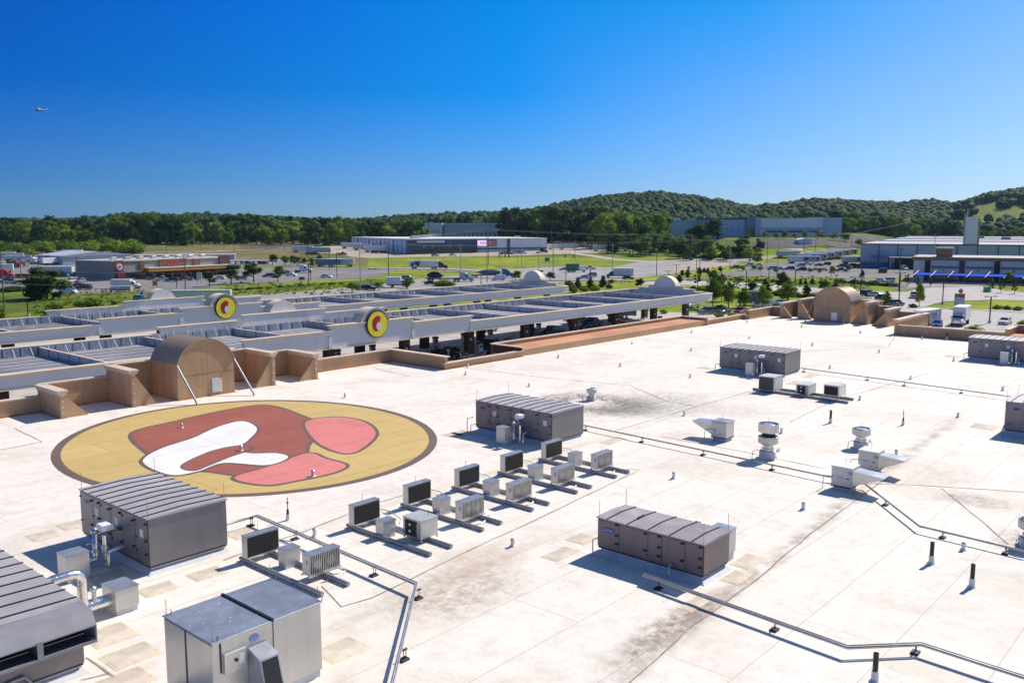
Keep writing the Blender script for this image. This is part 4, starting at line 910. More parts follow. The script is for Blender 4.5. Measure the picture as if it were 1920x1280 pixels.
# the pair by the silver box
spawn('rail', mk_rail, (19.55, 32.4, 0), 0, 'pair of grey pipe rails behind the big silver box', 'rails under the condensers')
spawn('coil', mk_coil, (19.6, 32.1, 0), 0, 'condenser with black coil face nearest the big grey air handler by the disc', 'condensers with black coils')
spawn('small', mk_small, (20.35, 30.4, 0), 0, 'small silver box between the lone pair of condensers behind the big silver box', 'small silver boxes between condensers')
spawn('fin', mk_fin, (20.15, 28.5, 0), 0, 'finned condenser just behind the big silver box', 'finned condensers')
def box_cond(name, label, x, y, W, D, H, z, m, face):
    t = thing(name, label, 'condenser unit', (x, y, 0))
    MB().bbox(0, 0, z, W, D, z + H, .015).build('casing', m, t); MB().box(-.02, -.02, z + H, W + .02, D + .02, z + H + .02).build('lid', GALV_L if face != 'coil2' else GALV_D, t)
    if face == 'open':
        b = MB().box(-.012, .25, z + .05, -.001, D - .15, z + H - .08).build('open_compartment', COIL, t)
        v = MB(); v.cyl((-.05, D * .55, z + .6), 'x', .06, .1, 10); v.cyl((-.05, D * .55, z + .3), 'x', .07, .1, 10); v.build('gauge', GALV, b); MB().box(-.03, .05, z + .1, -.002, .26, z + .7).build('control_box', GALV_D, t)
    else:
        b = MB().box(-.012, .12, z + .05, -.001, D - .05, z + H - .08).build('coil_face', COIL, t)
        if face == 'louvre':
            f = MB()
            for k in range(11): zz = z + .08 + k * (H - .2) / 11; f.prism([(-.05, zz), (-.012, zz + .05), (-.012, zz + .07), (-.05, zz + .02)], 'y', .12, D - .05)
            f.build('louvre', mat('brown_grey_louvre', (.17, .15, .14), .5, .3), b)
    MB().box(.25, -.006, z + H * .5, .36, -.001, z + H * .65).build('nameplate', PAPER, t)
    lg = MB(); [lg.box(q[0], q[1], .1, q[0] + .06, q[1] + .06, z) for q in ((0, 0), (W - .06, 0), (0, D - .06), (W - .06, D - .06))]; lg.build('stand', GALV, t); rod(t, W * .6, .2, z + H, .4); return t
bc = box_cond('open_condenser', 'square beige condenser with an open black compartment at the left end of the near row', 26.05, 28.3, 1.05, 1.2, .86, .22, GALV_L, 'open')
pp = MB(); [pp.tube([(-.2 + k * .1, 1.9, .35), (-.15 + k * .1, 1.5, .45), (-.1 + k * .08, 1.05, .35)], .035, 8) for k in range(3)]; pp.build('insulated_pipes', SHINY, bc)
o_ = SC.objects[-1] if False else None
box_cond('louvred_condenser', 'far condenser with brown louvres, leftmost of the three below the far air handler', 70.4, 32.2, 1.65, 1.45, 1.2, .2, GALV_L, 'louvre')
box_cond('open_condenser', 'far low condenser with open black compartment, middle of the three on the far rails', 70.8, 29.4, 1.55, 1.1, .8, .2, GALV_L, 'open')
box_cond('stilted_condenser', 'far condenser raised on a stand, rightmost of the three on the far rails', 70.5, 26.7, 1.4, 1.3, .85, .45, GALV, 'coil')
t = thing('long_pipe_rails', 'long pair of grey pipe rails carrying the three far condensers', 'pipe rails')
a_, b_ = at(1412, 731), at(1590, 757); a2, b2 = at(1430, 727), at(1600, 751)
for p, q in ((a_, b_), (a2, b2)): MB().tube([(p.x, p.y, .12), (q.x, q.y, .12)], .11, 10).build('rail', RAIL, t)
# exhaust fans
def fan(label, x, y, s, double=False, rings=True):
    t = thing('exhaust_fan', label, 'exhaust fan', (x, y, 0), R(20), 'upblast exhaust fans')
    MB().bbox(-.42 * s, -.42 * s, 0, .42 * s, .42 * s, .45 * s, .02).build('fan_curb', CURB, t)
    z = .46 * s
    MB().lathe([(.34 * s, z), (.34 * s, z + .12 * s), (.28 * s, z + .14 * s), (.28 * s, z + .3 * s)], n=24).build('neck', GALV, t)
    z += .3 * s
    MB().lathe([(.0, z - .02), (.30 * s, z - .02), (.52 * s, z + .10 * s), (.54 * s, z + .14 * s), (.54 * s, z + .46 * s), (.50 * s, z + .50 * s), (.46 * s, z + .46 * s), (.44 * s, z + .3 * s), (0, z + .28 * s)], n=28).build('bowl', GALV_L, t)
    if double:
        z += .5 * s; MB().lathe([(.36 * s, z - .15), (.36 * s, z + .16 * s), (0, z + .17 * s)], n=24).build('neck', COIL, t)
        z += .18 * s; MB().lathe([(.3 * s, z), (.54 * s, z + .04 * s), (.56 * s, z + .08 * s), (.56 * s, z + .5 * s), (.5 * s, z + .5 * s), (.48 * s, z + .36 * s), (0, z + .34 * s)], n=28).build('bowl', GALV, t)
    MB().lathe([(.36 * s, z + .36 * s), (.36 * s, z + .42 * s), (.3 * s, z + .46 * s), (0, z + .47 * s)], n=24).build('motor_cover', GALV_D, t)
    MB().lathe([(.40 * s, z + .32 * s), (.40 * s, z + .335 * s), (.37 * s, z + .335 * s)], n=24).build('bird_mesh', COIL, t)
    MB().tube([(-.4 * s, .2, .35 * s), (-.75 * s, .5 * s, .6 * s), (-.95 * s, .7 * s, .55 * s), (-1.0 * s, .75 * s, 0)], .02, 6).build('conduit', PIPEM, t)
    MB().bbox(.3 * s, -.6 * s, .3 * s, .8 * s, -.42 * s, .42 * s, .01).build('grease_tray', GALV, t); rod(t, 0, 0, z + .45 * s, .4 * s); return t
fan('tall double-bowl silver exhaust fan beside the long gas line', 50.35, 23.3, 1.12, True)
fan('single-bowl silver exhaust fan behind the pair of intake boxes', 56.6, 19.9, 1.05)
fan('small white exhaust fan standing in the black sooty stain', 57.9, 42.2, .78)
fan('silver exhaust fan cut off by the right edge of the photo', 43.8, 7.75, 1.0)
# intake boxes with wedge hoods
def intake(label, x, y, s, d, W=1.1, D=1.1, hl=1.45):
    t = thing('intake_box', label, 'air intake box', (x, y, 0), 0, 'air intake boxes with wedge hoods')
    H = 1.0
    MB().box(.1, .1, 0, W - .1, D - .1, .2).build('curb', CURB, t); MB().box(-.02, -.02, .2, W + .02, D + .02, .26).build('base_rail', SEAM, t)
    MB().bbox(0, 0, .26, W, D, .26 + H, .012).build('casing', GALV_L, t); MB().bbox(-.03, -.03, .262 + H, W + .03, D + .03, .34 + H, .01).build('lid', GALV_D if d > 0 else PAPER, t)
    hb = MB()
    if d > 0: hb.prism([(D + .001, .3 + H - .12), (D + hl, .3 + H - .18), (D + hl, .3 + H - .26), (D + .001, .38)], 'x', .06, W - .06)
    else: hb.prism([(-.001, .3 + H - .12), (-hl, .3 + H - .22), (-hl, .3 + H - .30), (-.001, .34)], 'x', .06, W - .06)
    h = hb.build('wedge_hood', GALV, t)
    MB().box(-.015, .1, .32, -.001, D - .25, .2 + H).build('access_door', GALV_L, t); MB().box(-.05, D - .35 if d > 0 else .12, .26 + H * .45, -.016, D - .2 if d > 0 else .3, .30 + H * .45).build('handle', BLACK, t)
    if d < 0: MB().box(-.019, .45, .7, -.016, .85, .82).build('sticker', mat('pale_blue_sticker', (.45, .5, .7), .5), t); MB().box(-.10, .02, .95, -.016, .2, 1.1).build('switch_box', GALV_D, t)
    MB().tube([(-.02, D - .1, .75), (-.2, D + .3, .75), (-.2, D + .35, .65), (-.2, D + .38, 0)], .022, 6).build('conduit', PIPEM, t)
    rod(t, W / 2, D / 2, .34 + H, .4); return t
intake('grey intake box with wedge hood pointing left, alone above the long gas line', 52.2, 27.1, 1, 1)
intake('farther of two silver intake boxes with wedge hoods pointing right', 50.9, 16.9, 1, -1, hl=1.45)
intake('nearer of two silver intake boxes with wedge hoods pointing right, over the gas line', 46.55, 16.75, 1, -1, hl=1.6)
# gas lines on feet
def gasline(label, pts, z=.32, r=.045, feet=(), double=False):
    P = [at(*p, z) for p in pts]; c = P[0]; t = thing('gas_line', label, 'roof pipe', (c.x, c.y, 0), 0, 'gas lines on roof supports')
    for k in ((0, .13) if double else (0,)):
        MB().tube([(p.x - c.x + k, p.y - c.y + k * .3, z + (.02 if k else 0)) for p in P], r if not k else r * .6, 8).build('pipe', PIPEM, t)
    for f in feet:
        q = at(f[0], f[1]); b = MB().bbox(q.x - c.x - .17, q.y - c.y - .13, 0, q.x - c.x + .17, q.y - c.y + .13, .07, .015); b.tube([(q.x - c.x, q.y - c.y, .05), (q.x - c.x, q.y - c.y, z)], .014, 6); b.tube([(q.x - c.x + .1, q.y - c.y, .05), (q.x - c.x + .1, q.y - c.y, z)], .014, 6)
        b.box(q.x - c.x - .05, q.y - c.y - .03, z - .08, q.x - c.x + .15, q.y - c.y + .03, z - .05); b.build('support_foot', BLACK, t)
    return t
gasline('silver gas line from the big grey air handler bending round behind the silver box', [(425, 983), (479, 967), (779, 1095), (732, 1290)], .42, .05, [(470, 986), (553, 1011), (701, 1079), (784, 1122), (757, 1237)], True)
gasline('long gas line from the mid-roof air handler, bending under the intake box to the right', [(1095, 797), (1542, 891), (1622, 907), (1724, 986), (1925, 1034)], .30, .05, [(1097, 807), (1203, 829), (1318, 853), (1447, 881), (1660, 947), (1767, 1008), (1885, 1038)])
gasline('far straight gas line running right from the far air handler', [(1502, 690), (1900, 744)], .32, .05, [(1507, 697), (1626, 713), (1695, 723), (1802, 737)])
gasline('gas line from the mauve air handler zigzagging to the lower right corner', [(1206, 1078), (1589, 1214), (1727, 1208), (1925, 1272)], .36, .055, [(1234, 1104), (1452, 1181), (1716, 1224)], True)
# small vents
def mk_stub():
    t = thing('vent_stub', '', 'roof vent'); MB().lathe([(.17, 0), (.12, .05), (.085, .08), (.085, .34), (.07, .36), (0, .36)], n=12).build('flashing', VENTW, t); MB().lathe([(.09, .28), (.1, .30), (.1, .33), (.06, .37), (0, .37)], n=12).build('clamp_band', PIPEM, t); return t
def mk_stack():
    t = thing('vent_stack', '', 'vent pipe'); MB().lathe([(.2, 0), (.14, .05), (.115, .09), (.11, .36), (0, .37)], n=12).build('flashing', VENTW, t); MB().lathe([(.085, .3), (.085, .95), (.07, .95), (.07, .7)], n=12).build('pipe', BLACK, t); return t
def mk_mast():
    t = thing('vent_mast', '', 'vent pipe'); MB().lathe([(.16, 0), (.1, .05), (.09, .3), (0, .31)], n=12).build('flashing', VENTW, t); MB().lathe([(.06, .3), (.06, .55), (0, .56)], n=12).build('pipe', BLACK, t); MB().tube([(0, 0, .5), (0, 0, 1.15)], .02, 6).build('antenna', COIL, t); MB().cb(0, 0, .85, .1, .06, .05).build('antenna_clamp', BLACK, t); return t
ST = [((1376, 598), 'at the left end of the low wall near the east gable'), ((1401, 605), 'beside the return wall near the east gable'), ((1185, 645), 'in front of the orange ledge, left of the others there'), ((1297, 624), 'in front of the orange ledge, right-hand one'),
      ((1405, 635), 'above the far air handler on its right half'), ((1503, 614), 'in the shadow line left of the east gable'), ((1613, 625), 'between the east gable and the long right wall'), ((1296, 658), 'left of and above the far air handler'), ((1523, 648), 'right of and above the far air handler'),
      ((1648, 661), 'near the lap seam right of the far air handler'), ((1556, 691), 'just above the far gas line at its left end'), ((1294, 708), 'left of the far air handler, below its shadow'), ((1707, 711), 'above the far gas line, middle'), ((1788, 677), 'left of the cropped grey unit at the right'),
      ((1729, 636), 'under the long right wall'), ((1880, 732), 'above the far gas line at its right end'), ((1612, 750), 'at the right end of the far pipe rails'), ((1796, 782), 'right of the thin vent mast'), ((1283, 779), 'below the cable right of the sooty stain'), ((1465, 812), 'just right of the double exhaust fan'),
      ((1263, 897), 'alone in the middle of the roof'), ((1506, 955), 'between the mauve unit and the zigzag of the long gas line'), ((1806, 1031), 'touching the shadow of the long gas line'), ((961, 1024), 'left of the mauve unit'), ((590, 1006), 'above the silver gas line near the double row of condensers'),
      ((1047, 671), 'in front of the brown kerb wall'), ((1163, 687), 'below the orange ledge, lower one'), ((992, 725), 'behind the mid-roof air handler, right one'), ((873, 703), 'behind the mid-roof air handler, left one'), ((877, 689), 'at the foot of the low front parapet'), ((647, 745), 'just above the painted disc'),
      ((341, 802), 'on the painted disc, left part'), ((452, 845), 'on the painted disc, middle'), ((587, 893), 'on the painted disc, near rim'), ((1680, 854), 'behind the farther intake box')]
for p, lab in ST: spawn('stub', mk_stub, at(*p), random.uniform(0, 6), 'small white roof vent ' + lab, 'small white roof vents', random.uniform(.9, 1.1))
for p, lab in (((1746, 1056), 'below the bend of the long gas line'), ((1822, 1100), 'rightmost in the lower right'), ((1640, 1277), 'at the bottom edge under the zigzag gas line'), ((1557, 793), 'above the double exhaust fan to the right'), ((1775, 637), 'against the long right wall')):
    spawn('stack', mk_stack, at(*p), random.uniform(0, 6), 'black vent pipe with white base ' + lab, 'black vent pipes')
for p, lab in (((1693, 797), 'upper right of the roof'), ((540, 975), 'between the painted disc and the silver gas line')):
    spawn('mast', mk_mast, at(*p), 0, 'thin vent mast with a clamp, ' + lab, 'thin vent masts')
# ============================================================ buildings beyond
def bld(name, label, cat, base, az):       # Empty at a front corner; local +x runs along the front, +y away
    return thing(name, label, cat, base, az)
def az_of(p, q): return math.atan2(q.y - p.y, q.x - p.x)
GREYB = mat('blue_grey_panel_wall', (.40, .445, .51), .6, var=.05, scale=.3, var2=.08, streak=.06); NAVY = mat('navy_wall', (.045, .085, .13), .5, var=.08, scale=.3); PALEB = mat('pale_panel_wall', (.70, .73, .79), .6, var=.05, scale=.2, var2=.07, streak=.05)
ROOFG = mat('grey_flat_roof', (.48, .45, .43), .8, var=.08, scale=.1, var2=.15); ROOFW = mat('white_flat_roof', (.70, .68, .66), .7, var=.06, scale=.1, var2=.1)
BRKR = mat('red_brown_brick', (.21, .085, .055), .85, var=.12, scale=.8); LSTN = mat('grey_block', (.30, .27, .25), .8, var=.1, scale=.5); MAROON = mat('maroon_wall', (.16, .012, .018), .6)
YELB = mat('yellow_band', (.60, .32, .03), .5); REDB = mat('red_band', (.40, .035, .02), .5); BLUEA = mat('bright_blue_awning', (.008, .075, .62), .95, spec=.1); BLUEW = mat('blue_wall_strip', (.06, .16, .35), .5)
# --- grey warehouse, right, with concrete tower
p0 = g(1612, 502); a = YAW - R(90) - 0
t = bld('warehouse', 'long low grey warehouse on the right with dark downpipes and a tall concrete tower', 'warehouse', p0, a)
k = WHA; sx = math.sin(k); sy = math.cos(k)         # side leans to the right of the view; front runs almost square to it
a2 = YAW - R(90) - WHA; t.rotation_euler = (0, 0, a2 + R(0)); H = 11.6; Wd = 160; Dp = 330
MB().box(0, 0, -1.5, Wd, Dp, H).build('wall', GREYB, t); MB().box(-.3, -.3, H, Wd, Dp, H + .5).build('roof_edge', NAVY, t); MB().box(.4, .4, H + .3, Wd - .4, Dp - .4, H + .56).build('flat_roof', ROOFG, t)
for i in range(12):
    x = 8.5 + i * 8.65; MB().box(x - .22, -.25, -1, x + .22, -.001, H).build('downpipe', NAVY, t)
MB().box(-.02, -.12, -1, 60, -.002, 3.0).build('lower_wall_band', BLUEW, t)
rb = MB()
for i in range(3): rb.box(1, 70 + i * 80, H + .57, Wd - 2, 71 + i * 80, H + 1.1)
rb.build('roof_seam', ROOFW, t)
for x, y in ((64, 150), (98, 190), (130, 200), (50, 220), (100, 90)): MB().bbox(x, y, H + .6, x + 5, y + 4, H + 2.4, .2).build('roof_unit', AHU, t)
tw = MB(); tw.bbox(46, .5, H - 4, 51.3, 6, 25.0, .1); tp = tw.build('tower', mat('pale_concrete_tower', (.78, .80, .82), .8, var=.05, scale=.2, streak=.08), t)
MB().box(45.4, .2, -1, 46, 2, 26.5).build('tower_rib', GREYB, tp); MB().tube([(46.6, 2, 25), (46.6, 2, 28)], .3, 6).build('tower_mast', STEELP, tp); MB().box(51.3, 1.5, 2, 52.2, 5, 24.4).build('tower_rib', LSTN, tp)
cn = MB().box(5, -6, 5.6, 12.5, -.3, 5.9).build('dock_canopy', BLUEW, t); MB().box(14, -9, 5.6, 26, -.3, 5.9).build('dock_canopy', ROOFW, t)
MB().box(13, -.6, -1, 13.5, -.3, 5.6).build('dock_post', NAVY, t); MB().box(14.5, -8.6, -1, 14.9, -8.2, 5.6).build('dock_post', STEELP, t); MB().box(25, -8.6, -1, 25.4, -8.2, 5.6).build('dock_post', STEELP, t)
MB().box(16, -.4, -1, 26, -.15, 5).build('dock_opening', BLACK, t); MB().box(1.5, -.13, 1.2, 2.7, -.03, 2.6).build('window', WGLASS, t)
# --- market hall with blue awnings
p0 = g(1708, 530); p1 = g(2010, 538); aa = az_of(p0, p1)
t = bld('market_hall', 'long cream and brown market hall with brick piers, orange eaves and a little gable', 'shop building', p0, aa); Wd = 120
CRM = mat('cream_stucco', (.78, .73, .66), .8, var=.06, scale=.4, streak=.05)
MB().box(0, 12, -.5, Wd, 40, 8.0).build('wall', CRM, t); MB().box(-.5, 11.2, 8.0, Wd, 41, 9.2).build('eaves', mat('orange_brown_eaves', (.33, .18, .11), .8), t); MB().box(.5, 12.2, 9.0, Wd - 1, 40, 9.25).build('flat_roof', ROOFG, t)
for i in range(11):
    x = 4 + i * 11.6; MB().box(x, 11.5, -.5, x + 1.9, 11.99, 7.9).build('brick_pier', BRICK if i % 2 == 0 else mat('brown_pier', (.13, .085, .07), .85), t)
    w_ = MB().box(x + 2.2, 11.9, -.2, x + 11.2, 11.98, 3.4).build('shop_window', WGLASS, t); MB().box(x + 2.2, 11.88, 5.0, x + 11.2, 11.97, 5.9).build('wall_stripe', mat('taupe_stripe', (.30, .25, .21), .8), t)
    MB().box(x + 6, 11.7, 4.2, x + 6.8, 11.89, 4.5).build('wall_lamp', BLACK, t)
gb = MB(); gb.prism([(7.6, 9.2), (13.2, 9.2), (13.2, 12.4), (7.6, 12.4)], 'y', 14, 19); gb.build('roof_gable', mat('orange_gable', (.36, .19, .11), .8), t); MB().prism([(7.4, 12.3), (13.4, 12.3), (13.4, 12.8), (7.4, 12.8)], 'y', 13.8, 19.2).build('gable_roof', COPING, t)
t = bld('awning_row', 'long row of bright blue fabric awnings on white brackets before the market hall', 'awning', p0, aa)
for i in range(20):
    x = 1 + i * 5.9
    MB().add([(x, -1, 3.1), (x + 5.8, -1, 3.1), (x + 5.8, 5, 3.55), (x, 5, 3.55), (x, -1, 2.9), (x + 5.8, -1, 2.9), (x + 5.8, 5, 3.4), (x, 5, 3.4)], [(0, 1, 2, 3), (7, 6, 5, 4), (0, 4, 5, 1), (1, 5, 6, 2), (2, 6, 7, 3), (3, 7, 4, 0)]).build('awning_panel', BLUEA, t)
    MB().tube([(x - .6, -1.8, 2.6), (x, -.5, 3.15), (x + 1.2, 5, 4.4)], .13, 6).build('bracket', WHITE, t); MB().box(x - .1, 2, -.3, x + .15, 2.25, 3.3).build('post', LAMPM, t)
# --- blue and white warehouse on the rise
q0 = g(1345, 447); a3 = YAW - R(90) + R(2); z0 = max(1.0, q0.z)
D_ = 640; r_ = (1345 - 960) / 1678 * D_; x_, y_ = from_fr(D_, r_); t = bld('distribution_building', 'white and blue warehouse on the rise before the wooded hill', 'warehouse', (x_, y_, tz(x_, y_)), a3)
U_ = D_ / FPX
def wpx(a, b): return ((a - 1345) * U_, (b - 1345) * U_)
base = tz(x_, y_); ht = CZ - base + (422 - 411) * U_
def hz(py): return CZ - base + (422 - py) * U_
x0, x1 = wpx(1345, 1398); MB().box(x0, 0, -3, x1, 60, hz(412)).build('office_wall', mat('light_blue_panel', (.36, .47, .60), .5, var=.05, scale=.2), t); MB().box(x0 - .5, -.4, hz(412), x1, 60, hz(409)).build('roof_band', NAVY, t); MB().box(x0 - .6, -.5, -3, x0 + 1.5, -.01, hz(412)).build('corner_band', NAVY, t)
x0, x1 = wpx(1398, 1425); MB().box(x0, -1.5, -3, x1, 60, hz(407)).build('entrance_block', mat('steel_blue_wall', (.13, .22, .32), .5), t); MB().box(x0 + 1, -1.7, -3, x1 - 4, -1.51, hz(428)).build('entrance_glass', WGLASS, t)
MB().box(wpx(1345, 1415)[1], -1.9, -3, x1, -1.52, hz(407.5)).build('entrance_fin', GREYB, t)
x0, x1 = wpx(1425, 1578); MB().box(x0, 0, -4, x1, 120, hz(410)).build('warehouse_wall', PALEB, t); MB().box(x0, -.2, hz(431), x1, -.01, hz(427)).build('dock_band', GREYB, t); MB().box(x0, -.1, hz(411), x1 + .2, 120, hz(409)).build('roof_band', ROOFW, t)
MB().box(x1 - 13, -.4, -4, x1 + .5, 119, hz(408)).build('end_block', mat('light_blue_panel', (.36, .47, .6)), t)
for i in range(22):
    x = x0 + 4 + i * (x1 - x0 - 20) / 22; MB().box(x, -.3, hz(436), x + 1.9, -.02, hz(432)).build('dock_door', NAVY, t)
for i in range(4): x = 3 + i * 4.0; MB().box(x, -.15, hz(432), x + .5, -.01, hz(427)).build('slit_window', NAVY, t)
# roofline of the hall showing between trees
D2 = 700; r2 = (1245 - 960) / 1678 * D2; x_, y_ = from_fr(D2, r2); b2 = tz(x_, y_)
t = bld('white_roofed_hall', 'white-roofed hall showing between the trees left of the blue warehouse', 'warehouse', (x_, y_, b2), YAW - R(90)); hh = CZ - b2 + (422 - 412.5) * D2 / FPX
MB().box(0, 0, -1, 56, 60, hh - .8).build('wall', PALEB, t); MB().box(-.5, -.5, hh - .8, 56.5, 60, hh).build('roof', ROOFW, t); MB().box(8, 5, hh, 14, 10, hh + 1.2).build('roof_unit', GREYB, t)
# --- dark dealership warehouse centre
pc = g(765, 477); pr = g(1025, 469); pl = g(660, 461)
a4 = az_of(pc, pr); t = bld('dealership', 'dark blue dealership hall with long pale loading side and a lit video sign', 'commercial building', pc, a4); W4 = (pr - pc).length; dl = (pl - pc); lx = dl.x * math.cos(-a4) - dl.y * math.sin(-a4); ly = dl.x * math.sin(-a4) + dl.y * math.cos(-a4)
H4 = 9.6; ox, oy = lx, ly; mb = MB(); mb.prism([(0, 0), (W4, 0), (W4 + ox * .3, oy * .55), (ox, oy)], 'z', -2, H4); mb.build('wall', PALEB, t)
MB().prism([(-.3, -.3), (W4 + .3, -.3), (W4 + ox * .3, oy * .55), (ox - .4, oy + .3)], 'z', H4, H4 + .5).build('flat_roof', ROOFW, t)
f = (890 - 765) / (1025 - 765); MB().box(-.2, -.5, -2, W4 * f, -.01, H4 - .4).build('dark_front', NAVY, t)
MB().box(W4 * .035, -.62, -1, W4 * f * .98, -.51, 3.2).build('shop_window', WGLASS, t)
MB().box(W4 * .70, -.45, -1, W4 * .72, -.02, H4).build('wall_stripe', NAVY, t); MB().box(W4 * f, -.3, 2.6, W4, -.02, 3.6).build('wall_stripe', NAVY, t)
MB().box(W4 * .06, -.55, H4 - 2.1, W4 * .25, -.5, H4 - .8).build('sign_band', PALEB, t)
for i, ch in enumerate('CD GB'):
    if ch != ' ': MB().box(W4 * (.10 + i * .06), -.6, 4.0, W4 * (.115 + i * .06), -.52, 6.0).build('wall_letter', mat('dim_gold', (.25, .2, .1), .5), t)
for i in range(14): xx = ox * i / 14.; yy = oy * i / 14.; MB().box(xx - .6, yy + 1, -2, xx - .05, yy + 2, H4 - .5).build('downpipe', NAVY if i % 3 == 0 else GREYB, t)
for i in range(9): MB().bbox(W4 * .1 + ox * .1 + i * 6, 20 + i * 11, H4 + .5, W4 * .1 + ox * .1 + i * 6 + 3, 24 + i * 11, H4 + 2.2, .1).build('roof_unit', GREYB, t)
SCR = mat('lit_screen_pink', (.6, .5, .65), .4, emit=(.85, .5, .85, .75)); SCR2 = mat('lit_screen_maroon', (.12, .05, .08), .4, emit=(.16, .06, .1, .5)); SCG = mat('lit_screen_green', (.02, .2, .12), .4, emit=(.02, .2, .13, .6))
xa = W4 * (890 - 765) / 260; xb = W4 * (907 - 765) / 260; xc = W4 * (926 - 765) / 260
sg = thing('video_sign', 'lit pink and maroon video sign on the front of the dark dealership', 'video sign', Vector(pc) + Matrix.Rotation(a4, 3, 'Z') @ Vector((xa, -.7, 5.0)), a4)
MB().box(-.3, 0, -.3, xc - xa + .3, .3, 4.1).build('frame', BLACK, sg); MB().box(0, -.06, 0, xb - xa, -.01, 3.8).build('screen', SCR, sg); MB().box(xb - xa + .02, -.06, 0, xc - xa, -.01, 3.8).build('screen', SCR2, sg)
MB().prism([(xb - xa + 1.8 + 1.4 * math.cos(6.28 * i / 16), 1.9 + 1.0 * math.sin(6.28 * i / 16)) for i in range(16)], 'y', -.1, -.061).build('screen_emblem', SCG, sg)
text_mesh('PONC', 1.7, BLACK, 'lettering', sg, Matrix.Translation((xb - xa - 2.4, -.1, 1.9)) @ Matrix.Rotation(R(90), 4, 'X'), .02, .03)
# --- white building behind the dealership
D5 = 780; r5 = (795 - 960) / 1678 * D5; x_, y_ = from_fr(D5, r5); b5 = tz(x_, y_); t = bld('white_factory', 'white factory with dark corner stripes behind the dealership', 'factory', (x_, y_, b5), YAW - R(88)); U5_ = D5 / FPX
def h5(py): return CZ - b5 + (422 - py) * U5_
MB().box(0, 0, -2, 17 * U5_ * 2, 70, h5(418)).build('office_wall', PALEB, t); MB().box(8 * U5_, -.3, -2, 9 * U5_, 70.2, h5(417.5)).build('corner_stripe', NAVY, t)
MB().box(37 * U5_, .5, -2, 165 * U5_, 70, h5(420)).build('hall_wall', GREYB, t); MB().box(36 * U5_, .2, h5(420), 166 * U5_, 70, h5(418.5)).build('roof', ROOFW, t); MB().box(35.5 * U5_, -.4, -2, 37 * U5_, 1, h5(418)).build('corner_stripe', NAVY, t)
for i in range(5): MB().box((12 + i * 3.6) * U5_, -.25, h5(435), (12.6 + i * 3.6) * U5_, -.01, h5(430)).build('slit_window', NAVY, t)
for i in range(20): MB().box((70 + i * 4) * U5_, .2, -2, (72 + i * 4) * U5_, .45, h5(438)).build('dock_door', WGLASS if i % 2 else PALEB, t)
MB().box(60 * U5_, .1, h5(438), 165 * U5_, .48, h5(437)).build('dock_band', NAVY, t)
# --- strip mall on the left
pa = g(166, 525); pb = g(215, 526); pe = g(430, 514)
a6 = az_of(pb, pe); t = bld('strip_mall', 'low strip mall of grey block, red brick and a yellow and red front band', 'shop building', pb, a6); W6 = (pe - pb).length; la = pa - pb; l2x = la.x * math.cos(-a6) - la.y * math.sin(-a6); l2y = la.x * math.sin(-a6) + la.y * math.cos(-a6); H6 = 7.2
MB().prism([(0, 0), (W6, 0), (W6, 26), (l2x, max(l2y, 20))], 'z', -.5, H6).build('wall', LSTN, t); MB().prism([(-.4, -.4), (W6 + .4, -.4), (W6 + .4, 26.3), (l2x - .4, max(l2y, 20) + .3)], 'z', H6, H6 + .4).build('parapet', COPING, t)
MB().prism([(.4, .4), (W6 - .4, .4), (W6 - .4, 25), (l2x + .6, max(l2y, 20) - .6)], 'z', H6 + .35, H6 + .45).build('flat_roof', ROOFG, t)
def seg(a_, b_, z0, z1, d, m, nm): return MB().box(W6 * a_, -d, z0, W6 * b_, -.01, z1).build(nm, m, t)
seg(.003, .07, -.4, H6 + .5, .5, BRKR, 'entrance_tower'); seg(.01, .075, -.4, 2.8, 1.4, MAROON, 'entrance_porch')
MB().cyl((W6 * .036, -.62, 5.2), 'y', 1.2, .2, 20).build('round_sign', PAPER, t); MB().cyl((W6 * .036, -.75, 5.2), 'y', .7, .1, 20).build('sign_mark', mat('pink_mark', (.45, .15, .15), .5), t)
seg(.085, .2, .8, 2.9, .06, WGLASS, 'shop_window'); seg(.085, .2, 3.1, 3.3, .5, STEELP, 'awning_rail'); seg(.085, .2, -.4, .75, .08, BRKR, 'plinth')
seg(.2, .235, -.4, H6 - .2, .45, BRKR, 'brick_pier'); seg(.24, 1.0, 3.0, 4.2, 3.0, YELB, 'yellow_band'); seg(.24, 1.0, 2.55, 2.99, 2.8, REDB, 'red_band'); seg(.24, 1.0, 4.2, 4.5, 3.2, ROOFW, 'canopy_top')
seg(.25, .98, .2, 2.5, .08, WGLASS, 'shop_window'); seg(.36, .60, 4.6, H6 + .3, .6, BRKR, 'brick_front'); seg(.66, .72, 4.6, H6, .5, BRKR, 'brick_front'); seg(.9, 1.0, 4.6, H6 + .9, .8, mat('brown_tile_front', (.12, .05, .04), .8), 'brick_front')
for k in range(9): seg(.28 + k * .08, .285 + k * .08, -.4, 2.6, 2.7, BRKR, 'canopy_post')
seg(.42, .5, 4.9, 5.9, .7, REDB, 'sign_panel')
for k in range(8): MB().bbox(W6 * (.08 + .11 * k), 8, H6 + .4, W6 * (.08 + .11 * k) + 2.2, 10, H6 + 1.5, .1).build('roof_unit', GALV, t)
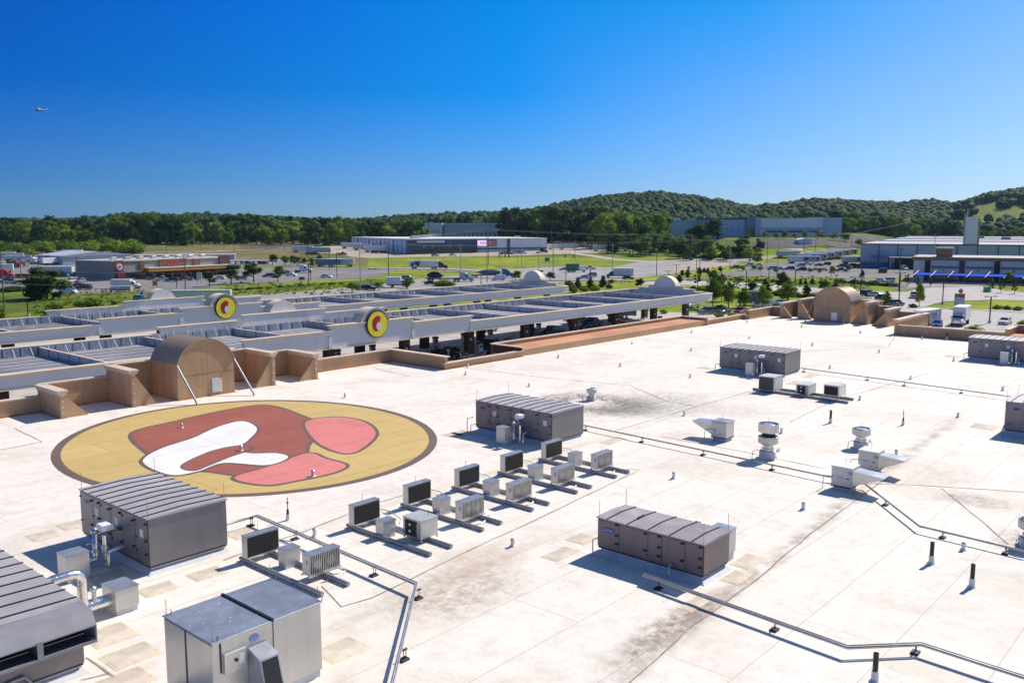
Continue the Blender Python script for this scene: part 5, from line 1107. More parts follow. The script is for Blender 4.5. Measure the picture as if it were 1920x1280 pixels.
# sheds behind
def shed(label, p, q, dep, h, m, roof, gable=.0):
    P0, Q0 = g(*p), g(*q); a = az_of(P0, Q0); W = (Q0 - P0).length; t = bld('shed_building', label, 'shed', P0, a)
    MB().box(0, 0, -.5, W, dep, h).build('wall', m, t)
    MB().prism([(-.5, h), (W + .5, h), (W + .5, h + .3), (W / 2, h + .3 + gable), (-.5, h + .3)], 'y', -.5, dep + .5).build('roof', roof, t); return t
shed('grey metal shed with low gabled roof behind the strip mall', (118, 497), (245, 492), 30, 4.6, GREYB, GREYB, 2.0)
shed('long low white-roofed building behind the strip mall on its right', (250, 489), (440, 486), 16, 3.0, GREYB, ROOFG)
# boundary walls and fences
def wall(label, pts, h, m, cat='wall', name='boundary_wall', th=.4):
    P = [g(*p) for p in pts]; t = thing(name, label, cat, P[0])
    for a, b in zip(P, P[1:]):
        L_ = (b - a).length; o = MB().box(0, -th / 2, -.6, L_, th / 2, h).build('wall_panel', m, t, b * 0 + a - P[0], az_of(a, b))
    return t
wall('brown brick boundary wall between the truck lot and the strip-mall car park', [(-30, 521), (60, 521), (165, 516)], 1.7, mat('brown_block_wall', (.17, .09, .065), .85))
def guard(label, pts, sp=4):
    P = [g(*p) for p in pts]; t = thing('guard_rail', label, 'guard rail', P[0], 0, 'guard rails along the highway'); c = P[0]
    MB().tube([(p.x - c.x, p.y - c.y, p.z - c.z + .7) for p in P], .17, 4).build('rail', CABLE, t)
    po = MB()
    for a, b in zip(P, P[1:]):
        n = max(1, int((b - a).length / sp))
        for k in range(n): q = a.lerp(b, k / n) - c; po.cb(q.x, q.y, q.z - .2, .15, .15, .95)
    k = po.build('posts', LAMPM, t); k['kind'] = 'stuff'
guard('guard rail below the highway with shrubs in front of it', [(960, 528), (1060, 530), (1150, 529), (1180, 532), (1260, 528), (1330, 524)])
guard('guard rail along the ramp under the red truck', [(700, 505.5), (770, 507.5), (850, 509), (925, 514)])
guard('guard rail at the foot of the grassy bank', [(930, 503), (1000, 502), (1040, 500)])
FENCE = mat('grey_fence_mesh', (.18, .17, .16), .6)
def fence(label, pts, h=1.6):
    P = [g(*p) for p in pts]; t = thing('picket_fence', label, 'fence', P[0]); c = P[0]
    po = MB()
    for a, b in zip(P, P[1:]):
        n = max(1, int((b - a).length / 1.6))
        for k in range(n + 1): q = a.lerp(b, k / n) - c; po.cb(q.x, q.y, q.z - .1, .14, .14, h)
    s = po.build('pickets', FENCE, t); s['kind'] = 'stuff'; MB().tube([(p.x - c.x, p.y - c.y, p.z - c.z + h - .2) for p in P], .07, 4).build('top_rail', FENCE, t)
fence('dark picket fence at the edge of the strip-mall car park', [(150, 549), (190, 549), (200, 552)])
fence('yellow-brown picket fence round the playground by the strip mall', [(200, 549), (262, 545)])
# ============================================================ trees and plants
F_DK = foliage('dark_leaves', (.028, .060, .012), (.065, .115, .018)); F_MD = foliage('mid_green_leaves', (.06, .125, .012), (.15, .23, .02)); F_LT = foliage('light_green_leaves', (.13, .20, .012), (.25, .32, .03))
F_PINE = foliage('pine_needles', (.024, .046, .015), (.06, .088, .024)); F_HILL = foliage('hill_forest_leaves', (.016, .048, .014), (.085, .145, .025), 0, .02); F_YEL = foliage('yellow_green_leaves', (.17, .21, .012), (.28, .32, .03))
def leaf_cloud(mb, lumps, n, size, seed, m=0):
    rnd = random.Random(seed); tot = sum(l[3] ** 2 for l in lumps)
    for cx, cy, cz, r, sq in lumps:
        k = int(n * r * r / tot)
        for _ in range(k):
            u = rnd.uniform(-1, 1); a = rnd.uniform(0, 6.2832); q = math.sqrt(1 - u * u); d = Vector((q * math.cos(a), q * math.sin(a), u))
            rr = r * rnd.uniform(.72, 1.12) * (1 + .2 * mnoise.noise(d * 2.1 + Vector((seed, cx, cz))))
            c = Vector((cx, cy, cz)) + Vector((d.x, d.y, d.z * sq)) * rr
            nrm = (d + Vector((rnd.gauss(0, .5), rnd.gauss(0, .5), rnd.gauss(0, .5) + .25))).normalized()
            t = nrm.orthogonal().normalized(); t = Matrix.Rotation(rnd.uniform(0, 6.28), 3, nrm) @ t; b = nrm.cross(t); s = size * rnd.uniform(.6, 1.35)
            mb.add([c - t * s - b * s * .55, c + t * s * .2 - b * s * .8, c + t * s + b * s * .3, c - t * s * .1 + b * s * .75], [(0, 1, 2, 3)], m)
def mk_tree(kind, seed, fm, leaves=900):
    """unit-height tree: tapered trunk with limbs, lumpy crown of leaf clusters over small cores"""
    def f():
        rnd = random.Random(seed); t = thing('tree', '', 'tree'); tr = MB(); lumps = []
        if kind == 'round':
            th = .22; tr.tube([(0, 0, -.02), (.01, .005, .15), (0, 0, .5), (.01, 0, .8)], .028, 7, r2=.008)
            for i in range(9):
                a = rnd.uniform(0, 6.28); z = rnd.uniform(.34, .86); rr = .30 * math.sin(math.pi * min(1, (z - .12) / .9)) ** .8
                x, y = rr * math.cos(a) * rnd.uniform(.5, 1), rr * math.sin(a) * rnd.uniform(.5, 1); lumps.append((x, y, z, rnd.uniform(.12, .19), .85)); tr.tube([(0, 0, z * .6), (x * .7, y * .7, z)], .012, 5, r2=.004)
            lumps.append((0, 0, .6, .24, 1.1)); lumps.append((0, 0, .84, .13, 1))
        elif kind == 'young':
            tr.tube([(0, 0, -.02), (0, .004, .3), (.006, 0, .85)], .017, 6, r2=.005)
            for i in range(8):
                a = i * 2.4 + rnd.random(); z = .30 + .6 * i / 8; rr = .15 * (1 - abs(z - .5) * 1.1); x, y = rr * math.cos(a), rr * math.sin(a)
                lumps.append((x, y, z, rnd.uniform(.09, .14) * (1.15 - abs(z - .5)), 1.0)); tr.tube([(0, 0, z - .1), (x, y, z)], .007, 4, r2=.003)
            lumps.append((0, 0, .52, .17, 1.6)); lumps.append((0, 0, .86, .09, 1.5))
        elif kind == 'cone':
            tr.tube([(0, 0, -.02), (0, 0, .9)], .022, 6, r2=.004)
            for i in range(11):
                z = .12 + .8 * i / 11; rr = .26 * (1 - z) + .03
                for k in range(3): a = rnd.uniform(0, 6.28); lumps.append((rr * .6 * math.cos(a), rr * .6 * math.sin(a), z, rr * .62 + .02, .7))
        elif kind == 'pine':
            tr.tube([(0, 0, -.02), (.01, 0, .5), (0, .01, .95)], .016, 6, r2=.004)
            for i in range(9):
                a = rnd.uniform(0, 6.28); z = rnd.uniform(.5, .95); rr = .14 * (1.25 - z) / .6; x, y = rr * math.cos(a), rr * math.sin(a); lumps.append((x, y, z, rnd.uniform(.06, .10), .6)); tr.tube([(0, 0, z - .05), (x, y, z)], .006, 4, r2=.003)
            lumps.append((0, 0, .72, .10, 1.3))
        elif kind == 'forest':
            tr.tube([(0, 0, -.03), (.02, 0, .4), (0, 0, .8)], .022, 6, r2=.006)
            for i in range(14):
                a = rnd.uniform(0, 6.28); z = rnd.uniform(.07, .88); rr = .23 * math.sin(math.pi * min(1, (z + .08) / 1.1)) ** .6; x, y = rr * math.cos(a), rr * math.sin(a); lumps.append((x, y, z, rnd.uniform(.10, .15), 1)); tr.tube([(0, 0, z * .7), (x * .6, y * .6, z)], .01, 4, r2=.003)
            lumps.append((0, 0, .5, .2, 1.6))
        elif kind == 'sparse':
            tr.tube([(0, 0, -.02), (0, .004, .5), (.006, 0, .95)], .018, 6, r2=.004)
            for i in range(9): a = i * 2.2; z = .3 + .6 * i / 9; rr = .13; x, y = rr * math.cos(a), rr * math.sin(a); lumps.append((x, y, z + .04, .07, .9)); tr.tube([(0, 0, z - .08), (x, y, z + .04)], .008, 4, r2=.003)
        elif kind == 'bush':
            tr.tube([(0, 0, -.05), (0, 0, .5)], .05, 6, r2=.02)
            for i in range(7): a = i * .9; x, y = .38 * math.cos(a), .38 * math.sin(a); lumps.append((x, y, rnd.uniform(.3, .55), rnd.uniform(.24, .36), .9)); tr.tube([(0, 0, .1), (x, y, .4)], .03, 4, r2=.01)
            lumps.append((0, 0, .6, .36, .95))
        tr.build('trunk', BARK, t)
        cr = MB()
        for i, l in enumerate(lumps): cr.ico(l[:3], l[3] * .74, 1, amp=.28, seed=seed + i, sq=(1, 1, l[4]))
        sz = {'round': .024, 'young': .024, 'cone': .024, 'pine': .026, 'forest': .03, 'sparse': .022, 'bush': .06}[kind]
        leaf_cloud(cr, lumps, leaves, sz, seed)
        for i in range(len(cr.sm)): cr.sm[i] = False
        cr.build('crown', fm, t); return t
    return f
def plant(kind, v, fm, p, h, label, group=None, wid=None, cat=None, name=None, leaves=900):
    sc = h if wid is None else (wid, wid, h)
    o = spawn(('tree', kind, v, fm.name), mk_tree(kind, 11 * v + 3, fm, leaves), (p.x, p.y, p.z - .05), random.uniform(0, 6.28), label, group, sc)
    if cat: o['category'] = cat
    if name: o.name = name
    return o
FM = {'d': F_DK, 'm': F_MD, 'l': F_LT, 'p': F_PINE, 'y': F_YEL}
BASEW = {'round': .62, 'young': .40, 'cone': .42, 'pine': .34, 'forest': .56, 'sparse': .36, 'bush': 1.2}
def tpx(px, top, base, w_, kind, tone, label, v=0, group=None, off=None):
    p = g(px, base); u = (p.x * CY + p.y * SY_) / FPX; h = (base - top) * u * 1.0; wd = w_ * u / BASEW[kind]
    plant(kind, v, FM[tone], p, h, label, group, wd, 'shrub' if kind == 'bush' else None, {'bush': 'shrub', 'cone': 'evergreen_tree', 'young': 'young_tree', 'sparse': 'young_tree'}.get(kind))
# --- landscaping trees, named by their neighbours
TL = [
 (1336, 500, 578, 30, 'young', 'm', 'tallest young tree just right of the near canopy end'), (1353, 522, 565, 24, 'young', 'l', 'light green young tree second from the near canopy end'),
 (1366, 525, 578, 28, 'young', 'l', 'bushy light green tree left of the blue truck, third from the canopy end'), (1394, 536, 577, 24, 'young', 'l', 'light green tree right in front of the dark blue truck'),
 (1411, 525, 552, 20, 'round', 'd', 'dark round tree behind the dark blue truck'), (1435, 518, 548, 17, 'cone', 'd', 'narrow dark tree between two lamp posts above the low wall'), (1430, 532, 580, 26, 'young', 'l', 'yellow-green tree overhanging the parapet left of the east gable'),
 (1467, 506, 548, 24, 'round', 'd', 'dark tall tree left of the east gable beside a lamp post'), (1478, 522, 570, 30, 'young', 'l', 'light leafy tree nearest left of the east gable'), (1512, 531, 558, 14, 'young', 'd', 'narrow dark tree over the wing wall left of the east gable'),
 (1546, 521, 548, 24, 'round', 'm', 'round green tree right behind the top of the east gable'), (1567, 526, 545, 16, 'cone', 'd', 'dark pointed tree behind the east gable, right of the round one'), (1663, 541, 572, 20, 'cone', 'l', 'bright cone-shaped tree over the wing walls right of the east gable'),
 (1724, 526, 575, 15, 'young', 'l', 'slim green tree beside the silver pickup'), (1700, 512, 538, 8, 'sparse', 'd', 'small bare dark tree on the verge, first left of the pale steel pole'), (1719, 515, 540, 10, 'sparse', 'd', 'small bare dark tree on the verge next to the slim green tree'), (1744, 518, 538, 10, 'sparse', 'd', 'small bare dark tree right at the foot of the pale steel pole'),
 (1858, 524, 547, 11, 'sparse', 'd', 'small dark tree by the green utility box'), (1877, 525, 549, 11, 'sparse', 'd', 'small dark tree second right of the green utility box'), (1902, 527, 551, 11, 'sparse', 'd', 'small dark tree third right of the green utility box'), (1892, 507, 535, 18, 'round', 'y', 'yellow-leaved tree in front of the blue awnings'),
 (1523, 519, 533, 10, 'cone', 'm', 'small cone tree on the meadow left of the gable top'), (1501, 521, 533, 6, 'cone', 'd', 'tiny dark cone tree on the meadow, first of two'), (1510, 521, 533, 6, 'cone', 'd', 'tiny dark cone tree on the meadow, second of two'), (1617, 504, 518, 8, 'cone', 'd', 'small dark cone tree by the dark green dumpster'),
 (1517, 501, 513, 10, 'round', 'l', 'small round tree on the warehouse verge, first from the left'), (1536, 501, 514, 9, 'round', 'l', 'small round tree on the warehouse verge, second from the left'), (1559, 497, 518, 12, 'round', 'l', 'largest small tree on the warehouse verge'), (1590, 494, 510, 10, 'round', 'm', 'small round tree on the verge before the parked dark car row'),
 (1392, 497, 508, 14, 'round', 'l', 'first of three small trees by the warehouse drive entrance'), (1413, 496, 508, 11, 'round', 'l', 'second of three small trees by the warehouse drive entrance'), (1427, 498, 509, 13, 'round', 'l', 'third of three small trees by the warehouse drive entrance'), (1456, 501, 512, 12, 'round', 'l', 'small tree left of the blue cars in the warehouse yard'),
 (1308, 509, 538, 14, 'sparse', 'm', 'thin tree beyond the near canopy end with bare lower stem'), (1289, 504, 523, 9, 'young', 'd', 'small dark tree right of the small green box on the meadow'), (1279, 505, 520, 8, 'young', 'd', 'small dark tree left of the small blue sign on the meadow'), (1311, 500, 518, 12, 'young', 'd', 'dark little tree at the foot of the twin poles'), (1320, 500, 511, 7, 'cone', 'd', 'little dark cone tree on the shoulder, left'), (1327, 500, 511, 7, 'cone', 'd', 'little dark cone tree on the shoulder, right'),
 (1273, 512, 530, 13, 'cone', 'd', 'dark pointed tree right of the near canopy arch'), (1382, 516, 537, 15, 'sparse', 'm', 'airy tree between lamp posts on the frontage verge'), (1353, 512, 540, 16, 'young', 'd', 'dark tree behind the second young tree at the canopy end'), (1350, 498, 511, 9, 'young', 'd', 'small dark tree at the gravel shoulder end'),
 (1083, 517, 541, 14, 'cone', 'd', 'first dark pointed evergreen between the two canopies'), (1107, 515, 543, 15, 'cone', 'd', 'second dark pointed evergreen between the two canopies, with a lamp post'), (1131, 513, 538, 14, 'cone', 'd', 'third dark pointed evergreen between the two canopies'), (1147, 522, 535, 16, 'round', 'm', 'rounded green tree right of the third dark evergreen'),
 (1075, 532, 549, 16, 'bush', 'l', 'light green shrub at the end of the far canopy'), (1067, 524, 538, 17, 'bush', 'm', 'green shrub left of the first dark evergreen'), (1095, 534, 546, 18, 'bush', 'l', 'low light shrub under the second dark evergreen'), (1116, 533, 545, 18, 'bush', 'l', 'low light shrub between the second and third evergreens'), (1142, 531, 541, 12, 'bush', 'd', 'small dark shrub under the third evergreen'),
 (1201, 520, 541, 20, 'round', 'd', 'dark tree left of the near canopy arch'), (967, 506, 526, 20, 'round', 'm', 'round tree left of the far canopy arch'), (1012, 505, 520, 16, 'round', 'm', 'tree behind the right shoulder of the far canopy arch'), (1031, 508, 527, 19, 'round', 'd', 'dark round tree right of the far canopy arch'),
 (763, 519, 542, 25, 'round', 'm', 'round tree in front of the flatbed truck left end'), (711, 527, 545, 24, 'round', 'l', 'light tree left of the small white box truck'), (660, 528, 549, 30, 'round', 'm', 'big round tree at the roadside left of the tall pole'), (833, 522, 536, 38, 'bush', 'l', 'wide light shrub in front of the silver tractor unit'),
 (88, 499, 562, 66, 'forest', 'd', 'huge dark double-crowned tree at the far left edge of the car park'), (68, 503, 560, 46, 'forest', 'd', 'left half of the dark clump, smaller crown beside the huge dark tree'),
 (393, 506, 537, 27, 'round', 'd', 'dark round tree right of the pinkish billboard'), (434, 493, 533, 38, 'round', 'd', 'first of three dark trees along the car park edge'), (476, 490, 530, 36, 'round', 'd', 'second of three dark trees along the car park edge'), (521, 497, 529, 26, 'round', 'd', 'third of three dark trees along the car park edge'),
 (511, 475, 497, 17, 'round', 'd', 'dark tree behind the strip mall end, first of the row'), (534, 478, 499, 18, 'round', 'm', 'second tree in the row behind the strip mall end'), (547, 478, 497, 14, 'round', 'd', 'third tree in the row behind the strip mall end'), (558, 480, 499, 18, 'round', 'm', 'fourth tree in the row behind the strip mall end'), (571, 482, 498, 11, 'round', 'd', 'narrow dark tree before the brown sign'), (598, 477, 498, 16, 'round', 'd', 'dark tree left of the teal trailer'), (585, 482, 496, 12, 'round', 'm', 'small tree left of the brown sign'),
 (102, 565, 583, 28, 'bush', 'm', 'green shrub by the left end of the far canopy'), (175, 555, 575, 30, 'bush', 'l', 'bright shrub on the slope above the far canopy'), (150, 563, 574, 22, 'bush', 'm', 'low shrub on the slope left of the bright one'), (214, 562, 571, 10, 'bush', 'm', 'small shrub alone on the mown slope'), (90, 574, 590, 16, 'bush', 'l', 'light shrub just above the far canopy back wall'), (3, 570, 600, 16, 'bush', 'l', 'light green shrub cut by the left edge'), (25, 535, 546, 46, 'bush', 'd', 'clipped dark hedge in front of the parked cars at the far left'),
 (1826, 606, 632, 34, 'bush', 'l', 'wispy shrub left of the white car by the right ledge'), (1712, 568, 577, 16, 'bush', 'l', 'low yellow shrub under the slim tree by the pickup'), (1870, 570, 579, 16, 'bush', 'm', 'dark shrub on the lawn behind the box truck, left'), (1888, 571, 580, 14, 'bush', 'm', 'dark shrub on the lawn behind the box truck, middle'), (1908, 573, 582, 18, 'bush', 'm', 'dark shrub on the lawn behind the box truck, right'), (1917, 598, 614, 18, 'bush', 'l', 'light shrub at the right edge behind the white car'),
 (1350, 570, 579, 22, 'bush', 'd', 'dark shrub under the young trees on the parking island'), (1349, 585, 596, 18, 'bush', 'y', 'yellow clipped shrub in the parking island by the teal car'), (1372, 585, 595, 16, 'bush', 'y', 'second yellow clipped shrub by the red pickup'), (1244, 578, 588, 14, 'bush', 'l', 'shrub seen under the near canopy edge'),
]
for i, r in enumerate(TL): tpx(*r[:7], v=i % 3)
# rows of small shrubs on the verges
def shrub_row(a, b, n, h, w_, tone, place_):
    for i in range(n):
        f = (i + random.uniform(-.2, .2)) / max(1, n - 1); px = a[0] + (b[0] - a[0]) * f; py = a[1] + (b[1] - a[1]) * f; k = random.uniform(.75, 1.3)
        tpx(px, py - h * k, py, w_ * k, 'bush', random.choice(tone), 'low shrub ' + place_ + ', ' + ORD[i] + ' from the left', v=i % 3, group='low shrubs ' + place_)
shrub_row((1570, 530), (1680, 538), 15, 9, 11, 'mdl', 'along the meadow in front of the two white cars'); shrub_row((1350, 524), (1470, 530), 12, 6, 9, 'ml', 'along the frontage verge left of the gable'); shrub_row((1285, 486), (1410, 480), 20, 6, 7, 'dm', 'along the far verge of the road below the scrub')
shrub_row((1440, 553), (1540, 560), 14, 9, 14, 'dm', 'in the planting bed left of the east gable'); shrub_row((1300, 544), (1340, 546), 5, 8, 12, 'dm', 'beyond the near canopy end'); shrub_row((430, 545), (640, 532), 12, 5, 12, 'lm', 'on the rough slope beside the local road')
# --- woods: individual trees
LM = [(-999, 'left of the grey metal shed'), (110, 'above the grey metal shed'), (250, 'above the strip mall'), (440, 'above the corner lot'), (640, 'above the dealership roof'), (800, 'above the white factory'), (950, 'left of the pine grove middle'), (1040, 'above the green dump truck'), (1110, 'above the sea-green trailer'), (1200, 'left of the scrub'), (1260, 'between the pines and the blue warehouse'), (1345, 'above the blue warehouse end'), (1425, 'above its pale wall'), (1580, 'above the grey warehouse left corner'), (1690, 'above the grey warehouse roof'), (1820, 'right of the concrete tower')]
LC = {}
def near(px, grp):
    n = [l for a, l in LM if px >= a][-1]; k = (grp, n); LC[k] = LC.get(k, 0) + 1; c = LC[k]
    return n + ', ' + (ORD[c - 1] if c <= 20 else 'one of the last') + ' from the left'
def wood(px0, px1, d0, d1, n, h0, h1, kinds, tones, label, group):
    for i in range(n):
        px = px0 + (px1 - px0) * (i + random.random()) / n; d = random.uniform(d0, d1); r = (px - 960) / 1678 * d; x, y = from_fr(d, r)
        k = random.choice(kinds); h = random.uniform(h0, h1); o = plant(k, random.randrange(3), FM[random.choice(tones)], Vector((x, y, tz(x, y))), h, label + ' ' + near(px, group), group, h * random.uniform(.9, 1.25) * (1.15 if k != 'pine' else 1.5), leaves=700)
        o.name = {'pine': 'pine_tree', 'bush': 'scrub_bush'}.get(k, 'tree')
        if k == 'bush': o['category'] = 'bush'
wood(-60, 660, 680, 740, 56, 11, 22, ['forest', 'forest', 'round'], 'dmlmdll', 'front-rank wood tree', 'front trees of the wood beyond the field')
wood(-60, 660, 745, 790, 34, 20, 26, ['forest', 'pine', 'forest'], 'dpmd', 'taller second-rank wood tree', 'rear trees of the wood beyond the field')
wood(215, 345, 700, 730, 10, 24, 27, ['forest', 'round'], 'dmd', 'tall tree of the high clump', 'high clump in the left wood')
wood(650, 800, 740, 800, 15, 16, 22, ['forest', 'round'], 'mmld', 'mid-green tree', 'trees behind the dealership')
wood(800, 960, 870, 960, 10, 22, 28, ['forest', 'pine'], 'dpm', 'dark tree', 'trees behind the white factory')
wood(945, 1130, 690, 760, 28, 24, 31, ['pine', 'forest', 'pine'], 'pdpm', 'tall dark grove tree', 'pines right of the white factory')
wood(1110, 1250, 640, 700, 18, 20, 28, ['forest', 'round'], 'mdl', 'broad leafy tree', 'leafy trees ending the pine grove')
wood(1140, 1300, 560, 620, 18, 9, 15, ['round', 'forest'], 'mlld', 'bright lower tree', 'scrub trees before the pine grove')
wood(1270, 1335, 520, 590, 14, 8, 13, ['round', 'forest'], 'dmdl', 'bushy scrub tree', 'scrub trees before the blue warehouse')
wood(1330, 1430, 505, 560, 20, 5, 9, ['round', 'forest'], 'dmdl', 'low scrub tree', 'scrub trees below the blue warehouse')
wood(1300, 1338, 610, 630, 5, 15, 19, ['round', 'forest'], 'dd', 'dark broad tree', 'dark trees beside the blue warehouse')
wood(1580, 1790, 830, 940, 20, 16, 23, ['forest', 'round'], 'mdml', 'hill-foot tree', 'trees behind the grey warehouse')
wood(1400, 1600, 860, 930, 14, 19, 25, ['forest', 'pine', 'round'], 'dmp', 'dark hill-foot tree', 'trees behind the blue and white warehouse')
wood(1830, 1960, 820, 900, 10, 9, 13, ['forest', 'round'], 'ml', 'low tree', 'trees right of the concrete tower')
wood(-60, 260, 560, 640, 36, 5, 10, ['bush'], 'lmml', 'bright scrub bush', 'scrub bushes behind the truck lot')
wood(1430, 1640, 600, 612, 12, 5, 7, ['round'], 'ly', 'young tree on the bank', 'young trees before the blue and white warehouse')
tpx(1798, 476, 492, 16, 'bush', 'm', 'green tree crown showing above the roof of the market hall')
# --- hill forest: one mass of crowns
def hill_forest():
    rnd = np.random.default_rng(5)
    bm = bmesh.new(); bmesh.ops.create_icosphere(bm, subdivisions=2, radius=1); bv = np.array([v.co[:] for v in bm.verts]); bf = np.array([[v.index for v in f.verts] for f in bm.faces]); bm.free()
    pts = []
    def add(d0, d1, px0, px1, sp):
        d = d0
        while d < d1:
            wdt = (px1 - px0) / 1678 * d; n = int(wdt / sp)
            for i in range(n):
                px = px0 + (px1 - px0) * (i + rnd.uniform(-.45, 1.45)) / n; dd = d + rnd.uniform(-.8, .8) * sp
                if px > 1775 and 950 < dd < 1440 - max(0, px - 1870) * 4:
                    if mnoise.noise(Vector((px * .03, dd * .012, 0))) < .33: continue
                pts.append((px, dd))
            d += sp * .95
    add(795, 880, -40, 960, 10); add(775, 900, 940, 1250, 9); add(945, 1000, 1250, 1620, 9); add(880, 1640, -40, 900, 10); add(900, 1640, 900, 1980, 8)
    V = []; Fc = []
    va = []
    for k in range(8):
        nn = np.array([1 + .30 * mnoise.noise(Vector(v) * 1.9 + Vector((k * 5.1, 0, 0))) + .16 * mnoise.noise(Vector(v) * 4.3 + Vector((0, k * 3.3, 0))) for v in bv]); va.append(bv * nn[:, None])
    for i, (px, d) in enumerate(pts):
        r = (px - 960) / 1678 * d; x, y = from_fr(d, r); z = tz(x, y); s = rnd.uniform(2.6, 6.2) * (1 if rnd.random() > .12 else 1.35); a = rnd.uniform(0, 6.28); c, s_ = math.cos(a), math.sin(a)
        v = va[i % 8] * np.array([s, s, s * rnd.uniform(.8, 1.2)]); v = np.c_[v[:, 0] * c - v[:, 1] * s_, v[:, 0] * s_ + v[:, 1] * c, v[:, 2]] + np.array([x, y, z + 7 + rnd.uniform(-2, 2.5)])
        V.append(v); Fc.append(bf + i * len(bv))
    V = np.concatenate(V).astype(np.float32); Fc = np.concatenate(Fc).astype(np.int32)
    me = bpy.data.meshes.new('hill_forest'); me.vertices.add(len(V)); me.vertices.foreach_set('co', V.ravel()); me.loops.add(Fc.size); me.loops.foreach_set('vertex_index', Fc.ravel())
    me.polygons.add(len(Fc)); me.polygons.foreach_set('loop_start', np.arange(0, Fc.size, 3, dtype=np.int32)); me.polygons.foreach_set('loop_total', np.full(len(Fc), 3, dtype=np.int32)); me.update(calc_edges=True)
    me.materials.append(F_HILL); o = bpy.data.objects.new('hill_forest', me); COL.objects.link(o); tag(o, 'dense green forest covering the hills along the horizon', 'forest', kind='stuff'); print('hill crowns', len(pts))
hill_forest()
strip('hill_road', [(1780, 402), (1800, 405), (1830, 409), (1860, 413), (1900, 419), (1940, 423)], 11, GRAVEL, .8)
# rough grass tufts on the near slope: one mass
def tufts():
    rnd = random.Random(3); mb = MB()
    for poly, n in (([(60, 545), (330, 545), (330, 575), (60, 595)], 260), ([(420, 535), (650, 530), (650, 543), (420, 553)], 200), ([(1310, 518), (1630, 530), (1630, 541), (1310, 526)], 250), ([(1240, 524), (1300, 520), (1300, 528), (1240, 526)], 40)):
        xs = [p[0] for p in poly]; ys = [p[1] for p in poly]
        for _ in range(n):
            p = g(rnd.uniform(min(xs), max(xs)), rnd.uniform(min(ys), max(ys))); a = rnd.uniform(0, 6.28); h = rnd.uniform(.25, .75); s = rnd.uniform(.3, .9)
            for k in range(5):
                b = a + k * 1.26; c = p + Vector((math.cos(b), math.sin(b), 0)) * s * .35; e = Vector((math.cos(b + 1.5), math.sin(b + 1.5), 0)) * s * .5
                mb.add([c - e, c + e, c + e * .4 + Vector((math.cos(b) * .3, math.sin(b) * .3, h)), c - e * .4 + Vector((math.cos(b) * .3, math.sin(b) * .3, h * .8))], [(0, 1, 2, 3)])
    o = mb.build('rough_grass_tufts', F_LT); tag(o, 'rough tall grass growing on the roadside slopes', 'grass', kind='stuff')
tufts()
# ============================================================ vehicles
PAINT = {}
def paint(c):
    col = {'white': (.68, .69, .70), 'black': (.012, .012, .014), 'red': (.60, .012, .02), 'crimson': (.30, .01, .03), 'silver': (.40, .41, .43), 'grey': (.14, .145, .155), 'blue': (.02, .09, .33), 'navy': (.012, .022, .06), 'teal': (.03, .08, .11), 'green': (.01, .17, .09),
           'orange': (.5, .10, .02), 'maroon': (.12, .012, .018), 'ltblue': (.25, .38, .52), 'palegrey': (.5, .52, .55), 'seagreen': (.02, .25, .15), 'tealtr': (.04, .16, .22), 'cream': (.62, .6, .52)}[c]
    if c not in PAINT: PAINT[c] = mat('vehicle_paint_' + c, col, .28, .1 if c != 'silver' else .5, var=.04, scale=2, spec=.6)
    return PAINT[c]
def wheels(t, xs, half, r, wd=.24, dual=()):
    for x in xs:
        for s in (-1, 1):
            ww = wd * (2.1 if x in dual else 1)
            w_ = MB().cyl((x, s * (half - ww / 2), r), 'y', r, ww, 16).build('wheel', RUBBER, t); MB().cyl((x, s * (half + .008), r), 'y', r * .58, .03, 12).build('rim', RIM, w_)
def loft(mb, secs, m=0):
    """secs: list of (x, [(y,z)...]) closed sections of equal count"""
    n = len(secs[0][1]); vs = [(x, y, z) for x, s in secs for y, z in s]; fs = [(i * n + j, i * n + (j + 1) % n, (i + 1) * n + (j + 1) % n, (i + 1) * n + j) for i in range(len(secs) - 1) for j in range(n)]
    fs += [tuple(range(n)), tuple(range(len(vs) - n, len(vs)))]; mb.add(vs, fs, m, False); return mb
def body_sec(hw, z0, z1, tuck=.06): return [(-hw + tuck, z0), (hw - tuck, z0), (hw, z0 + (z1 - z0) * .35), (hw - .02, z1 - .06), (hw - .12, z1), (-hw + .12, z1), (-hw + .02, z1 - .06), (-hw, z0 + (z1 - z0) * .35)]
def cab_sec(hw, z0, z1, hr): return [(-hw, z0), (hw, z0), (hr + .02, z1 - .05), (hr - .08, z1), (-hr + .08, z1), (-hr - .02, z1 - .05)]
CARK = {   # length, width, belt profile (x, z) front = +x, cabin profile
 'sedan': (4.8, 1.84, [(-2.4, .62), (-2.36, .98), (-1.6, 1.02), (0, .98), (1.1, .95), (2.1, .80), (2.4, .58)], [(-1.85, 1.0), (-1.15, 1.42), (.15, 1.44), (1.05, .97)], .33, (-1.42, 1.42)),
 'suv': (4.9, 1.95, [(-2.45, .7), (-2.42, 1.12), (-1.5, 1.14), (0, 1.12), (1.0, 1.10), (2.15, .98), (2.45, .7)], [(-2.35, 1.12), (-2.05, 1.72), (.3, 1.76), (1.15, 1.12)], .38, (-1.45, 1.5)),
 'hatch': (4.2, 1.8, [(-2.1, .62), (-2.08, 1.0), (-1.4, 1.03), (0, 1.0), (.9, .97), (1.85, .82), (2.1, .6)], [(-2.0, 1.02), (-1.55, 1.46), (.1, 1.48), (.95, 1.0)], .33, (-1.3, 1.3)),
 'van': (5.4, 2.0, [(-2.7, .7), (-2.68, 1.2), (-1, 1.2), (.8, 1.2), (1.6, 1.15), (2.4, .98), (2.7, .7)], [(-2.66, 1.2), (-2.6, 2.1), (.9, 2.15), (1.9, 1.15)], .36, (-1.7, 1.7)),
}
